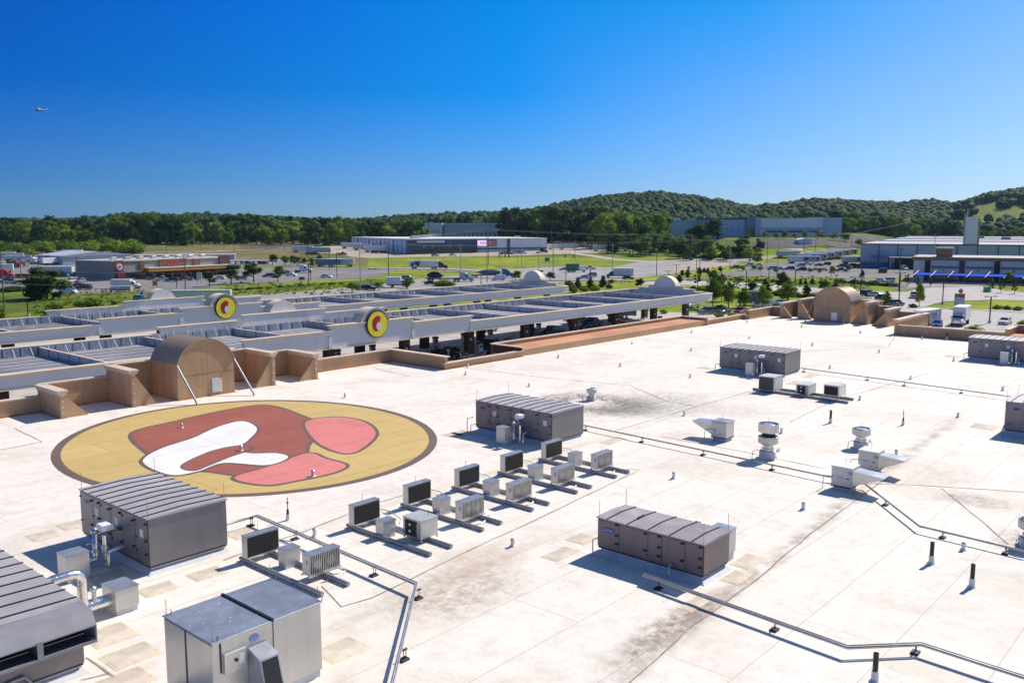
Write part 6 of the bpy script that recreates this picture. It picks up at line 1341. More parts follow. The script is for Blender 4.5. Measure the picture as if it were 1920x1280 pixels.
def mk_car(kind, c):
    def f():
        L_, W, prof, cab, r, ax = CARK[kind]; t = thing(kind, '', 'car'); P = paint(c)
        b = MB(); loft(b, [(x, body_sec(W / 2 - (.10 if abs(x) > L_ / 2 - .1 else 0), .28, z)) for x, z in prof]); bd = b.build('body', P, t)
        (xa, za), (xb, zb), (xc, zc), (xd, zd) = cab; gl = MB(); hw = W / 2 - .06; hr = W / 2 - .22
        n = cab_sec; loft(gl, [(xa, n(hw, za - .05, za + .0, hw - .02)), (xb, n(hw, za - .05, zb - .02, hr)), (xc, n(hw, za - .05, zc - .02, hr)), (xd, n(hw, zd - .05, zd, hw - .02))]); 
        gl.build('window_glass', GLASS if kind != 'van' else P, t)
        rf = MB(); rf.bbox(xb - .05, -hr - .01, zb - .03, xc + .05, hr + .01, max(zb, zc) + .02, .02); rf.build('roof', P, t)
        pl = MB()
        for s in (-1, 1):
            for (p, q) in (((xa, za), (xb, zb)), ((xd, zd), (xc, zc))): pl.tube([(p[0], s * (hw - .01), p[1]), (q[0], s * (hr + .01), q[1] - .02)], .045, 4)
            xm = (xb + xc) / 2 - .1; pl.tube([(xm, s * (hw - .0), za), (xm, s * (hr + .02), zb - .02)], .04, 4)
        pl.build('pillar', P, t)
        if kind == 'van': MB().add([(xc + .1, -.8, zc - .12), (xc + .1, .8, zc - .12), (xd - .05, .9, zd + .12), (xd - .05, -.9, zd + .12)], [(0, 1, 2, 3)]).build('windscreen', GLASS, t)
        for s in (-1, 1):
            MB().bbox(L_ / 2 - .16, s * (W / 2 - .38) - .17, .62, L_ / 2 - .02, s * (W / 2 - .38) + .17, .76, .02).build('headlight', HEADL, t); MB().bbox(-L_ / 2 - .005, s * (W / 2 - .3) - .14, .78, -L_ / 2 + .1, s * (W / 2 - .3) + .14, .92, .02).build('tail_light', TAILL, t)
            MB().bbox(xd - .35, s * (W / 2 + .06) - .08, zd - .02, xd - .2, s * (W / 2 + .06) + .08, zd + .12, .02).build('mirror', P, t)
        MB().box(L_ / 2 - .05, -.5, .4, L_ / 2 + .005, .5, .58).build('grille', BLACK, t); wheels(t, ax, W / 2 - .0, r, .22); return t
    return f
def mk_pickup(c):
    def f():
        t = thing('pickup_truck', '', 'pickup truck'); P = paint(c); W = 2.0
        b = MB(); loft(b, [(2.9, body_sec(.9, .45, .85)), (2.78, body_sec(1, .42, 1.12)), (1.35, body_sec(1, .42, 1.22)), (-.62, body_sec(1, .42, 1.22))]); b.build('body', P, t)
        bed = MB(); bed.box(-2.9, -1, .5, -.63, -.9, 1.2); bed.box(-2.9, .9, .5, -.63, 1, 1.2); bed.box(-2.9, -.899, .5, -2.8, .899, 1.19); bed.box(-2.8, -.899, .5, -.63, .899, .72); bed.build('cargo_bed', P, t)
        gl = MB(); loft(gl, [(-.55, cab_sec(.93, 1.15, 1.2, .9)), (-.4, cab_sec(.93, 1.15, 1.84, .76)), (.75, cab_sec(.93, 1.15, 1.86, .76)), (1.5, cab_sec(.93, 1.15, 1.22, .9))]); gl.build('window_glass', GLASS, t)
        MB().bbox(-.45, -.77, 1.8, .8, .77, 1.9, .03).build('roof', P, t)
        pl = MB()
        for s in (-1, 1):
            for a_, b_ in (((-.55, 1.2), (-.4, 1.84)), ((.3, 1.2), (.25, 1.85)), ((1.5, 1.22), (.75, 1.86))): pl.tube([(a_[0], s * .93, a_[1]), (b_[0], s * .79, b_[1])], .05, 4)
        pl.build('pillar', P, t); MB().box(2.86, -.6, .62, 2.93, .6, 1.02).build('grille', BLACK, t); MB().bbox(2.85, -.95, .42, 3.02, .95, .6, .03).build('bumper', CHROME, t); MB().bbox(-3.0, -.95, .45, -2.91, .95, .62, .02).build('bumper', CHROME, t)
        for s in (-1, 1): MB().bbox(2.72, s * .78 - .15, .8, 2.9, s * .78 + .15, 1.0, .02).build('headlight', HEADL, t); MB().box(-2.93, s * .93 - .07, .8, -2.901, s * .93 + .07, 1.15).build('tail_light', TAILL, t)
        wheels(t, (-1.75, 1.85), 1.0, .42, .26); return t
    return f
def mk_tractor(c, sleeper=True, deck=True):
    def f():
        t = thing('semi_tractor', '', 'truck'); P = paint(c)
        hd = MB(); loft(hd, [(3.6, body_sec(.85, .7, 1.5)), (3.3, body_sec(1.0, .6, 1.75)), (2.0, body_sec(1.05, .6, 2.1)), (1.6, body_sec(1.2, .6, 2.15))]); hd.build('hood', P, t)
        cb = MB(); loft(cb, [(1.75, cab_sec(1.2, .8, 2.15, 1.2)), (1.15, cab_sec(1.2, .8, 2.95, 1.1)), (.3, cab_sec(1.2, .8, 3.5, 1.1)), (-1.6 if sleeper else .2, cab_sec(1.22, .8, 3.75 if sleeper else 3.4, 1.12))]); cb.build('cab', P, t)
        MB().add([(1.76, -1.0, 2.2), (1.76, 1.0, 2.2), (1.2, .95, 2.88), (1.2, -.95, 2.88)], [(0, 1, 2, 3)]).build('windscreen', GLASS, t)
        for s in (-1, 1): MB().box(.5, s * 1.215 - .01, 1.9, 1.3, s * 1.215 + .01, 2.6).build('side_window', GLASS, t); MB().cyl((.1, s * 1.0, .75), 'x', .32, 1.4, 12).build('fuel_tank', CHROME, t); MB().tube([(-1.75, s * .9, .9), (-1.75, s * .9, 3.6)], .08, 8).build('exhaust_stack', CHROME, t)
        MB().box(3.5, -.6, .8, 3.62, .6, 1.6).build('grille', CHROME, t); MB().bbox(3.4, -1.15, .4, 3.75, 1.15, .75, .04).build('bumper', CHROME, t)
        for s in (-1, 1): MB().bbox(3.2, s * .9 - .14, 1.0, 3.5, s * .9 + .14, 1.25, .03).build('headlight', HEADL, t)
        MB().box(-4.2, -.45, .75, 3.2, .45, 1.0).build('chassis', BLACK, t); wheels(t, (2.6,), 1.2, .5, .3); wheels(t, (-2.3, -3.6), 1.2, .5, .3, (-2.3, -3.6)); return t
    return f
def mk_trailer(c, L_=14, H=4.1, kind='box', decor=None):
    def f():
        t = thing('semi_trailer', '', 'trailer'); P = paint(c); W = 1.28
        if kind == 'box':
            MB().bbox(0, -W, 1.15, L_, W, H, .03).build('box_body', P, t); MB().box(.02, -W - .012, 1.12, L_ - .02, W + .012, 1.25).build('lower_rail', CHROME, t); MB().bbox(0, -W - .015, H - .1, L_, W + .015, H + .015, .02).build('roof_edge', WHITE, t)
            rb = MB()
            for i in range(int(L_ / 1.2)): rb.box(.6 + i * 1.2, -W - .008, 1.3, .63 + i * 1.2, W + .008, H - .15)
            rb.build('side_ribs', mat('trailer_rib', (.45, .46, .48), .5), t)
            MB().box(-.02, -.01, 1.2, -.003, .01, H - .1).build('door_gap', BLACK, t)
        elif kind == 'flat': MB().box(0, -W, 1.2, L_, W, 1.45).build('deck', mat('flatbed_deck', (.35, .27, .2), .8), t)
        MB().box(.5, -.5, .9, L_ - .5, .5, 1.14).build('chassis', BLACK, t)
        for s in (-1, 1): MB().box(L_ - 3.6, s * .9 - .06, .0, L_ - 3.45, s * .9 + .06, .9).build('landing_leg', RAIL, t)
        MB().box(-.03, -1.0, .45, .1, 1.0, .6).build('rear_bumper', RAIL, t); wheels(t, (1.6, 2.9), W, .5, .28, (1.6, 2.9))
        if decor: decor(t, L_, W, H)
        return t
    return f
def mk_boxtruck(c='white', cabc='white', L_=6.6, H=3.9):
    def f():
        t = thing('box_truck', '', 'truck'); P = paint(c); Q = paint(cabc)
        MB().bbox(-L_, -1.25, 1.05, 0, 1.25, H, .03).build('cargo_box', P, t); MB().bbox(-L_ - .01, -1.265, H - .1, .012, 1.265, H + .012, .015).build('box_trim', WHITE, t)
        cb = MB(); loft(cb, [(1.7, cab_sec(1.12, .8, 1.75, 1.1)), (1.25, cab_sec(1.12, .8, 2.4, 1.0)), (.75, cab_sec(1.12, .8, 2.6, 1.0)), (.1, cab_sec(1.12, .8, 2.62, 1.0))]); cb.build('cab', Q, t)
        hd = MB(); loft(hd, [(2.75, body_sec(.85, .6, 1.2)), (2.6, body_sec(1.05, .55, 1.4)), (1.72, body_sec(1.12, .55, 1.68))]); hd.build('hood', Q, t)
        MB().add([(1.71, -1.02, 1.78), (1.71, 1.02, 1.78), (1.27, .93, 2.36), (1.27, -.93, 2.36)], [(0, 1, 2, 3)]).build('windscreen', GLASS, t)
        for s in (-1, 1): MB().box(.5, s * 1.115 - .015, 1.55, 1.2, s * 1.115 + .015, 2.2).build('side_window', GLASS, t); MB().bbox(2.5, s * .85 - .15, .95, 2.75, s * .85 + .15, 1.15, .03).build('headlight', HEADL, t); MB().bbox(1.25, s * 1.3 - .08, 1.6, 1.38, s * 1.3 + .08, 2.1, .02).build('mirror', BLACK, t)
        MB().box(2.7, -.55, .85, 2.8, .55, 1.25).build('grille', CHROME, t); MB().bbox(2.6, -1.12, .4, 2.9, 1.12, .7, .04).build('bumper', BLACK, t); MB().box(-L_ + .3, -.45, .7, 2.4, .45, 1.04).build('chassis', BLACK, t)
        wheels(t, (2.0,), 1.12, .46, .28); wheels(t, (-L_ + 2.0,), 1.2, .46, .28, (-L_ + 2.0,)); return t
    return f
def H_(h): return YAW - R(90) + R(h)      # heading in the picture: 0 = to the right, 90 = away, 270 = towards us
def veh(key, mk, px, py, h, label, group=None, az=None, sc=None):
    p = g(px, py); name = key[0]; return spawn(key, mk, (p.x, p.y, p.z + .06), H_(h) if az is None else R(az), label, group, sc)
def car(px, py, kind, c, h, label, az=None, group=None):
    if kind == 'pickup': o = veh(('pickup', c), mk_pickup(c), px, py, h, label, group, az)
    else: o = veh((kind, c), mk_car(kind, c), px, py, h, label, group, az); o.name = 'parked_car' if kind in ('sedan', 'hatch', 'suv') else 'parked_van'
    return o
# under and around the canopies
car(842, 672, 'pickup', 'black', 0, 'black pickup by the leftmost visible brick columns under the near canopy', -82)
car(925, 655, 'suv', 'black', 0, 'black SUV behind the tall brick columns at the end of the return parapet', -75); car(937, 668, 'sedan', 'black', 0, 'dark car low behind the parapet coping, right of the brick columns', 0)
car(915, 622, 'sedan', 'white', 0, 'white car whose tail shows under the fascia between brick columns', 0); car(1008, 632, 'suv', 'navy', 0, 'dark SUV hidden behind the pump left of the red pickup', 5)
car(1082, 606, 'pickup', 'red', 0, 'bright red pickup beyond the brick column under the near canopy', -25); car(1034, 629, 'pickup', 'navy', 0, 'dark pickup in front of the red pickup under the canopy', 0); car(1110, 612, 'pickup', 'teal', 0, 'dark teal pickup right of the red pickup', 0); car(1296, 578, 'pickup', 'white', 0, 'white pickup just past the end of the near canopy', 178)
car(1326, 589, 'suv', 'grey', 0, 'boxy dark car with white roof behind the orange ledge end', 150); car(1357, 588, 'sedan', 'teal', 0, 'dark teal sedan left of the red pickup in the car park', 180); car(1390, 590, 'pickup', 'crimson', 0, 'crimson pickup partly behind the parapet coping', 185)
veh(('tractor', 'navy'), mk_tractor('navy'), 1408, 572, 200, 'dark navy truck cab behind the light green trees'); car(1428, 578, 'van', 'silver', 200, 'silver van right of the navy truck cab'); car(1462, 572, 'sedan', 'white', 190, 'white car half hidden by the parapet left of the east gable')
p = g(1165, 598); t = thing('loading_box_trailer', 'dark blue-grey box trailer parked under the near canopy', 'trailer', p, R(-15)); MB().bbox(-3.5, -1.2, .8, 3.5, 1.2, 3.2, .04).build('box_body', mat('slate_trailer', (.12, .17, .24), .5), t); wheels(t, (-.5, .6), 1.2, .38, .24); MB().box(3.5, -.1, .5, 4.6, .1, .65).build('drawbar', BLACK, t)
# right-hand car park
veh(('boxtruck', 'big'), mk_boxtruck('white', 'white', 7.4, 3.95), 1797, 611, 0, 'white box truck with blue-shaded cab front parked facing the store', az=186)
def decor(t):
    MB().add([(-3.52, -1.262, 1), (-3.5, -1.262, 1)], []) if False else None
p = g(1736, 610); t = thing('cargo_trailer', 'white enclosed cargo trailer with dark lettering parked behind the long tan wall', 'trailer', (p.x, p.y, p.z), R(172)); P = paint('white')
b = MB(); b.prism([(-4.2, -1.25), (3.2, -1.25), (4.3, 0), (3.2, 1.25), (-4.2, 1.25)], 'z', .55, 3.35); b.build('box_body', P, t); MB().prism([(-4.25, -1.3), (3.22, -1.3), (4.36, 0), (3.22, 1.3), (-4.25, 1.3)], 'z', 3.351, 3.42).build('roof_edge', WHITE, t)
INK = mat('dark_lettering', (.03, .035, .06), .5); INKR = mat('faded_red_lettering', (.55, .18, .15), .5)
text_mesh('RUNNIN', .62, INK, 'lettering', t, face_M((-1.0, 1.262, 2.45), 90), .003, .012); text_mesh('WIDE OPEN', .42, INK, 'lettering', t, face_M((-1.0, 1.262, 1.95), 90), .003); text_mesh('TRAILERS', .36, INKR, 'lettering', t, face_M((-1.0, 1.262, 1.55), 90), .003)
text_mesh('CRUISIN', .5, INK, 'lettering', t, Matrix.Translation((3.78, .63, 2.6)) @ Matrix.Rotation(math.atan2(1.1, 1.25) + R(90), 4, 'Z') @ Matrix.Rotation(R(90), 4, 'X'), .003, .02)
wheels(t, (-.5, .5), 1.22, .38, .2); MB().tube([(4.2, 0, .5), (5.6, 0, .5)], .07, 6).build('drawbar', BLACK, t); MB().box(-4.35, -.9, .4, -4.22, .9, .6).build('rear_bumper', BLACK, t)
car(1757, 614, 'hatch', 'blue', 0, 'dark blue hatchback showing over the long tan wall left of the box truck', 190); car(1884, 608, 'sedan', 'white', 0, 'white sedan behind the right orange ledge', 178)
car(1628, 555, 'suv', 'navy', 15, 'dark navy SUV on the road above the east gable shoulder'); car(1640, 556, 'sedan', 'silver', 5, 'silver car right behind the navy SUV'); car(1653, 563, 'suv', 'black', 100, 'black SUV turning beside the cone-shaped tree'); car(1680, 574, 'suv', 'grey', 30, 'dark grey SUV partly behind the cone-shaped tree'); car(1713, 559, 'pickup', 'silver', 245, 'silver pickup approaching beside the slim green tree')
car(1647, 529, 'sedan', 'white', 175, 'white sedan by the meadow, left of two'); car(1665, 529, 'suv', 'white', 175, 'white SUV by the meadow, right of two')
car(1810, 524, 'suv', 'ltblue', 275, 'light blue SUV parked under the blue awnings'); car(1732, 522, 'suv', 'blue', 265, 'blue SUV parked at the left part of the blue awnings'); car(1868, 526, 'suv', 'black', 270, 'black SUV under the blue awnings near the yellow tree'); car(1880, 526, 'sedan', 'maroon', 270, 'maroon car under the blue awnings near the yellow tree'); car(1695, 506, 'van', 'white', 270, 'white van at the loading bays of the grey warehouse'); car(1915, 530, 'sedan', 'white', 180, 'white car at the right edge under the awnings')
# highway
def art(t, L_, W, H):
    rnd = random.Random(4)
    for s in (-1, 1):
        for k in range(9):
            x = L_ * .05 + rnd.uniform(0, L_ * .28); z = 1.9 + rnd.uniform(0, 1.5); r = rnd.uniform(.4, .8); n = 10
            MB().prism([(x + r * 1.3 * math.cos(6.28 * i / n), z + r * math.sin(6.28 * i / n)) for i in range(n)], 'y', s * (W + .012 + k * .001), s * (W + .02 + k * .001)).build('side_graphic', mat('navy_graphic', (.03, .05, .10), .5), t)
def combo(px, py, h, tl, tr, label, group='articulated trucks on the highway'):
    """one articulated vehicle: tractor parts and trailer parts under one root"""
    p = g(px, py); t = thing('articulated_truck', label, 'truck', (p.x, p.y, p.z + .06), H_(h), group)
    a = tl(); 
    for c_ in list(a.children): c_.parent = t; c_.location.x += 5.2
    bpy.data.objects.remove(a)
    a = tr(); 
    for c_ in list(a.children): c_.parent = t; c_.location.x += -9.8
    bpy.data.objects.remove(a); return t
combo(806, 504.5, 0, mk_tractor('maroon'), mk_trailer('white', 14, 4.1, 'box', art), 'semi truck with dark red cab and white trailer with dark picture on the ramp')
combo(628, 500, 180, mk_tractor('blue'), mk_trailer('palegrey', 13.5), 'bright blue semi truck with grey trailer facing left of the tall pole')
veh(('trailer', 'tealtr'), mk_trailer('tealtr', 13), 592, 500.5, 0, 'teal semi trailer in front of the row of trees, left of the blue cab')
c_ = combo(845, 528, 0, mk_tractor('silver'), mk_trailer('cream', 14.5, 4, 'flat'), 'flatbed semi truck with silver cab and black tarped load')
MB().ico((-6.0, 0, 2.5), 1.0, 3, amp=.12, seed=3, sq=(3.0, 1.25, 1.3)).build('tarped_load', mat('black_tarp', (.02, .02, .024), .5, bump=.4, scale=2), c_)
c_ = combo(925, 521, 0, mk_tractor('blue'), mk_trailer('cream', 14, 4, 'flat'), 'flatbed semi truck with blue tarped load left of the far canopy arch')
MB().ico((-1.5, 0, 2.3), 1.0, 3, amp=.1, seed=5, sq=(4.4, 1.25, 1.1)).build('tarped_load', mat('blue_tarp', (.07, .11, .22), .5, bump=.4, scale=2), c_)
veh(('boxtruck', 'w2'), mk_boxtruck('white', 'white', 5.0, 3.6), 752, 539, 0, 'small white box truck between two roadside trees'); car(765, 525, 'suv', 'silver', 0, 'silver vehicle above the round tree by the flatbed'); car(808, 534, 'sedan', 'navy', 0, 'dark car nose behind the wide light shrub')
car(935, 526, 'van', 'white', 180, 'white van just left of the far canopy arch'); car(691, 544, 'suv', 'navy', 0, 'dark car at the foot of the tall pole by the road'); car(680, 544, 'sedan', 'silver', 0, 'silver car behind the tall pole by the road')
def mk_dump():
    t = thing('dump_truck', '', 'truck'); Gn = paint('green'); MB().prism([(-5, 1.3), (.6, 1.3), (.9, 3.8), (-5.2, 3.8)], 'y', -1.25, 1.25).build('tipper_body', Gn, t)
    rb = MB(); [rb.box(-4.9 + i * .9, -1.31, 1.4, -4.8 + i * .9, 1.31, 3.7) for i in range(7)]; rb.build('body_ribs', mat('dark_green_rib', (.008, .12, .06), .5), t)
    cb = MB(); loft(cb, [(2.6, cab_sec(1.15, .8, 1.8, 1.1)), (2.2, cab_sec(1.15, .8, 2.6, 1.0)), (1.0, cab_sec(1.15, .8, 2.8, 1.0))]); cb.build('cab', paint('white'), t); hd = MB(); loft(hd, [(3.9, body_sec(.95, .6, 1.4)), (2.6, body_sec(1.1, .6, 1.75))]); hd.build('hood', paint('white'), t)
    MB().add([(2.61, -1, 1.85), (2.61, 1, 1.85), (2.22, .9, 2.55), (2.22, -.9, 2.55)], [(0, 1, 2, 3)]).build('windscreen', GLASS, t); MB().box(-5, -.5, .8, 3, .5, 1.25).build('chassis', BLACK, t); wheels(t, (3.0, -1.2, -2.5, -3.8), 1.2, .5, .35); return t
veh(('dump',), mk_dump, 1082, 510.5, 0, 'green dump truck with white cab on the highway'); car(1105, 505, 'pickup', 'white', 0, 'white pickup right of the green dump truck', None); car(1057, 507, 'sedan', 'silver', 180, 'silver car left of the green dump truck'); car(1094, 523, 'sedan', 'ltblue', 180, 'pale blue car on the highway below the green dump truck'); car(1108, 519, 'suv', 'silver', 185, 'grey SUV with a pole in front of it, second of the pair on the highway')
combo_ = veh(('boxtruck', 'lb'), mk_boxtruck('palegrey', 'navy', 8.0, 3.9), 1150, 521, 180, 'box truck with navy cab heading left on the highway'); car(1178, 524, 'sedan', 'black', 0, 'black car below the box truck on the highway')
# left: strip mall and truck lot
for a in ((133, 530, 'suv', 'white', 265, 'white SUV beside the huge dark tree, first of three'), (142, 529, 'pickup', 'white', 265, 'white pickup second of three by the strip mall corner'), (151, 530, 'suv', 'silver', 265, 'silver SUV third of three by the strip mall corner'), (144, 541, 'suv', 'orange', 180, 'orange vehicle before the picket fence'), (158, 543, 'suv', 'navy', 180, 'dark blue SUV before the picket fence'), (129, 551, 'van', 'white', 0, 'white van right of the huge dark tree'),
          (12, 531, 'suv', 'black', 200, 'black SUV far left behind the clipped hedge'), (24, 532, 'pickup', 'silver', 200, 'silver pickup behind the clipped hedge'), (36, 533, 'sedan', 'navy', 200, 'navy sedan behind the clipped hedge'), (46, 534, 'sedan', 'white', 200, 'white sedan behind the clipped hedge at its right end'), (182, 521, 'sedan', 'blue', 20, 'blue car at the strip mall left wall'),
          (281, 524, 'suv', 'black', 200, 'black SUV in front of the yellow-banded shops'), (290, 525, 'pickup', 'grey', 190, 'grey pickup in front of the yellow-banded shops'), (306, 527, 'pickup', 'cream', 190, 'beige pickup in front of the yellow-banded shops'), (322, 528, 'suv', 'teal', 190, 'dark green SUV by the beige pickup'), (348, 526, 'pickup', 'grey', 185, 'dark pickup right of the light pole by the shops'), (363, 525, 'suv', 'black', 185, 'black car left of the pinkish billboard'),
          (411, 524, 'sedan', 'white', 180, 'white car between the first dark tree and the billboard'), (453, 525, 'sedan', 'silver', 180, 'silver car behind the first of three dark trees'), (503, 520, 'suv', 'grey', 180, 'dark grey SUV left of the third dark tree'), (541, 515, 'suv', 'silver', 0, 'silver SUV right of the third dark tree'), (546, 518, 'sedan', 'white', 0, 'white police-like sedan right of the third dark tree'), (612, 521, 'sedan', 'white', 0, 'small white car on the landscaped corner')):
    car(*a[:5], a[5])
veh(('boxtruck', 'rv'), mk_boxtruck('white', 'white', 6.5, 3.1), 247, 541, 0, 'white bus-like camper truck before the playground'); veh(('tractor', 'white'), mk_tractor('white'), 570, 511, 0, 'white tractor unit alone on the corner lot')
for i, (px, c, l) in enumerate(((434, 'white', 'white'), (446, 'white', 'second white'), (456, 'silver', 'silver'), (466, 'navy', 'navy'), (479, 'white', 'third white'), (489, 'black', 'black'), (498, 'maroon', 'maroon'))): car(px, 495.5, 'suv', c, 80, l + ' car in the short row behind the right end of the strip mall')
veh(('trailerw', 0), mk_trailer('white', 14), 138, 518, 180, 'long white semi trailer behind the brown boundary wall by the strip mall corner')
car(118, 519, 'van', 'blue', 0, 'blue van partly behind the huge dark tree'); car(150, 520, 'van', 'blue', 0, 'blue van in front of the long white trailer')
veh(('tractor', 'red'), mk_tractor('red'), 10, 522, 10, 'bright red tractor unit at the left edge behind the boundary wall'); veh(('trailerw', 0), mk_trailer('white', 14), 26, 512, 200, 'white box trailer at the left edge above the red tractor')
for i, (px, py, c, h, l) in enumerate(((33, 502, 'crimson', 330, 'dark red tractor unit, upper one at the left'), (20, 499, 'black', 330, 'black tractor unit behind the dark red one'), (43, 500, 'grey', 330, 'grey tractor unit right of the dark red one'), (66, 495, 'white', 320, 'first white tractor unit in the long slanting rank'), (71, 491, 'silver', 320, 'silver tractor unit in the slanting rank'), (76, 488, 'navy', 320, 'navy tractor unit in the slanting rank'), (83, 486, 'red', 320, 'red tractor unit at the far end of the slanting rank'))):
    veh(('tractor', c), mk_tractor(c), px, py, h, l, None)
for px, py, c, L_, h, l in ((60, 492, 'palegrey', 14, 200, 'pale trailer in the slanting rank of trucks'), (45, 487, 'palegrey', 14, 195, 'second pale trailer in the slanting rank'), (30, 484, 'palegrey', 14, 195, 'third pale trailer at the back left'), (98, 497, 'white', 7, 250, 'short white box trailer right of the slanting rank'), (116, 496, 'white', 7, 250, 'second short white box trailer near the grey shed'), (129, 482, 'white', 9, 180, 'white trailer at the edge of the scrub, left'), (155, 480, 'white', 13, 180, 'white trailer at the edge of the scrub, right')):
    veh(('trl', c, L_), mk_trailer(c, L_, 3.9), px, py, h, l)
def mk_rib():
    t = thing('ribbed_container', '', 'trailer'); MB().bbox(0, -1.3, .9, 15.5, 1.3, 4.0, .03).build('box_body', paint('white'), t)
    rb = MB(); [rb.box(0, -1.33, .95 + i * .33, 15.5, 1.33, .98 + i * .33) for i in range(9)]; rb.build('side_ribs', mat('trailer_rib', (.45, .46, .48), .5), t); MB().box(-.01, -1.31, 3.55, 15.5, -1.302, 3.7).build('side_stripe', mat('grey_stripe', (.4, .4, .42), .5), t); wheels(t, (1.5, 2.8), 1.3, .48, .3); return t
t = spawn(('rib',), mk_rib, (0, 0, 0), 0, 'long white ribbed trailer behind the arch of the far canopy'); p = g(322, 572); place(t, p, H_(8)); car(265, 563, 'hatch', 'ltblue', 0, 'blue car behind the left shoulder of the far canopy arch')
# dealership yard
for px, py, c, L_, h, l in ((548, 473, 'white', 14, 0, 'white trailer left end of the dealership yard'), (575, 476, 'palegrey', 16, 0, 'long grey-white trailer at the left of the dealership yard'), (640, 466, 'white', 14, 0, 'white trailer along the pale side of the dealership, far one'), (662, 469, 'palegrey', 13, 0, 'grey trailer beside the tall pole in the dealership yard'), (683, 473, 'white', 14, 0, 'white trailer nearest the dealership corner'),
                            (1026, 468, 'white', 13, 0, 'white trailer right of the dealership, first of two'), (1047, 468, 'palegrey', 14, 0, 'white trailer right of the dealership, second of two'), (1111, 471, 'palegrey', 14, 0, 'pale trailer left of the green one'), (1140, 471, 'white', 13, 0, 'pale trailer touching the green one'), (1168, 470, 'seagreen', 15, 0, 'sea-green trailer at the edge of the pine grove')):
    veh(('trl', c, L_), mk_trailer(c, L_, 4.2), px, py, h, l)
for px, py, k, c, l in ((642, 478, 'pickup', 'black', 'black pickup on the pale yard left of the tall pole'), (702, 475, 'suv', 'black', 'black truck by the dealership corner, left'), (711, 475, 'suv', 'grey', 'grey truck by the dealership corner, middle'), (722, 475, 'suv', 'navy', 'navy truck by the dealership corner, right'), (580, 478, 'suv', 'grey', 'grey car under the long trailer'), (593, 478, 'suv', 'black', 'black car under the long trailer'),
                        (816, 480.5, 'suv', 'silver', 'silver SUV on the road before the dark dealership'), (849, 479.5, 'sedan', 'white', 'white sedan on the road before the dark dealership'), (942, 477, 'sedan', 'red', 'red car by the dealership, first in the row'), (949, 477, 'suv', 'silver', 'silver SUV in the dealership row'), (956, 477, 'suv', 'crimson', 'dark red SUV in the dealership row'), (963, 476.5, 'pickup', 'white', 'white pickup in the dealership row'), (973, 476, 'suv', 'teal', 'dark teal SUV in the dealership row'), (981, 476, 'suv', 'white', 'white SUV at the right end of the dealership row')):
    car(px, py, k, c, 20, l)
veh(('tractor', 'black'), mk_tractor('black'), 1017, 474.5, 0, 'black tractor unit at the right corner of the dealership')
# warehouse yard
SHN = mat('navy_photo_panel', (.05, .07, .09), .5)
def shaw(t, L_, W, H):
    for s, az in ((-1, -90), (1, 90)):
        MB().box(L_ * .46 if s < 0 else L_ * .06, s * W + (.010 if s > 0 else -.016), 1.7, L_ * .94 if s < 0 else L_ * .58, s * W + (.016 if s > 0 else -.010), 3.5).build('side_graphic', SHN, t)
        text_mesh('Shaw', 2.3, PAPER, 'lettering', t, face_M((L_ * .74 if s < 0 else L_ * .26, s * (W + .02), 2.65), az), .004, .03)
tr0 = mk_trailer('white', 18, 4.1, 'box', shaw)
veh(('shaw',), tr0, 1477, 494, 0, 'frontmost long white trailer lettered Shaw in the warehouse yard')
for i, (px, py) in enumerate(((1494, 489), (1509, 486.5), (1524, 484), (1538, 482), (1552, 480))): veh(('shaw',), tr0, px, py, 4, 'white trailer lettered Shaw, %s behind the frontmost one' % ORD[i])
veh(('shaw',), tr0, 1578, 495, 0, 'white trailer lettered Shaw half hidden by the grey warehouse corner'); veh(('trl', 'palegrey', 14), mk_trailer('palegrey', 14, 4.2), 1456, 483, 5, 'silver trailer by itself left of the lettered trailers')
def fed(t, L_, W, H):
    text_mesh('FedEx', 1.9, mat('dull_red_letters', (.4, .08, .10), .5), 'lettering', t, face_M((L_ * .5, -W - .02, 2.9), -90), .004, .02)
veh(('fed',), mk_trailer('white', 8.5, 4.0, 'box', fed), 1649, 501, 8, 'white short trailer with red lettering backed at the grey warehouse')
for px, py, k, c, l in ((1404, 499.5, 'suv', 'white', 'white SUV at the entrance of the warehouse yard, left'), (1422, 499, 'sedan', 'white', 'white sedan at the entrance of the warehouse yard, right'), (1378, 504, 'suv', 'grey', 'grey box vehicle by the twin poles'), (1447, 506, 'suv', 'silver', 'silver SUV at the left end of the yard front row'), (1461, 506, 'sedan', 'ltblue', 'light blue sedan in the yard front row'), (1480, 506, 'suv', 'blue', 'blue SUV in the yard front row'), (1502, 508, 'suv', 'navy', 'navy SUV in the yard front row'), (1528, 508, 'sedan', 'silver', 'silver sedan in the yard front row'), (1543, 508, 'sedan', 'white', 'white sedan in the yard front row'),
                        (1501, 500, 'suv', 'ltblue', 'light blue SUV in the yard second row, left'), (1513, 497, 'pickup', 'white', 'white pickup in the yard second row'), (1535, 499, 'sedan', 'maroon', 'dark maroon sedan in the yard second row'), (1549, 497.5, 'suv', 'black', 'black SUV at the right end of the yard second row'), (1578, 501, 'suv', 'black', 'black SUV left of the small verge tree'), (1596, 500, 'suv', 'navy', 'navy SUV at the grey warehouse corner'), (1578, 509, 'pickup', 'grey', 'grey pickup in front of the black SUV in the yard'), (1608, 500, 'sedan', 'black', 'black sedan touching the grey warehouse corner')):
    car(px, py, k, c, 175, l)
t = thing('waste_container', 'dark green waste container by the loading bays', 'dumpster', g(1655, 512), H_(0)); MB().bbox(-1.6, -1, .1, 1.6, 1, 2.2, .05).build('bin_body', mat('dark_green_bin', (.01, .05, .04), .5), t); MB().bbox(-1.65, -1.05, 2.21, 1.65, 1.05, 2.32, .03).build('bin_lid', BLACK, t)
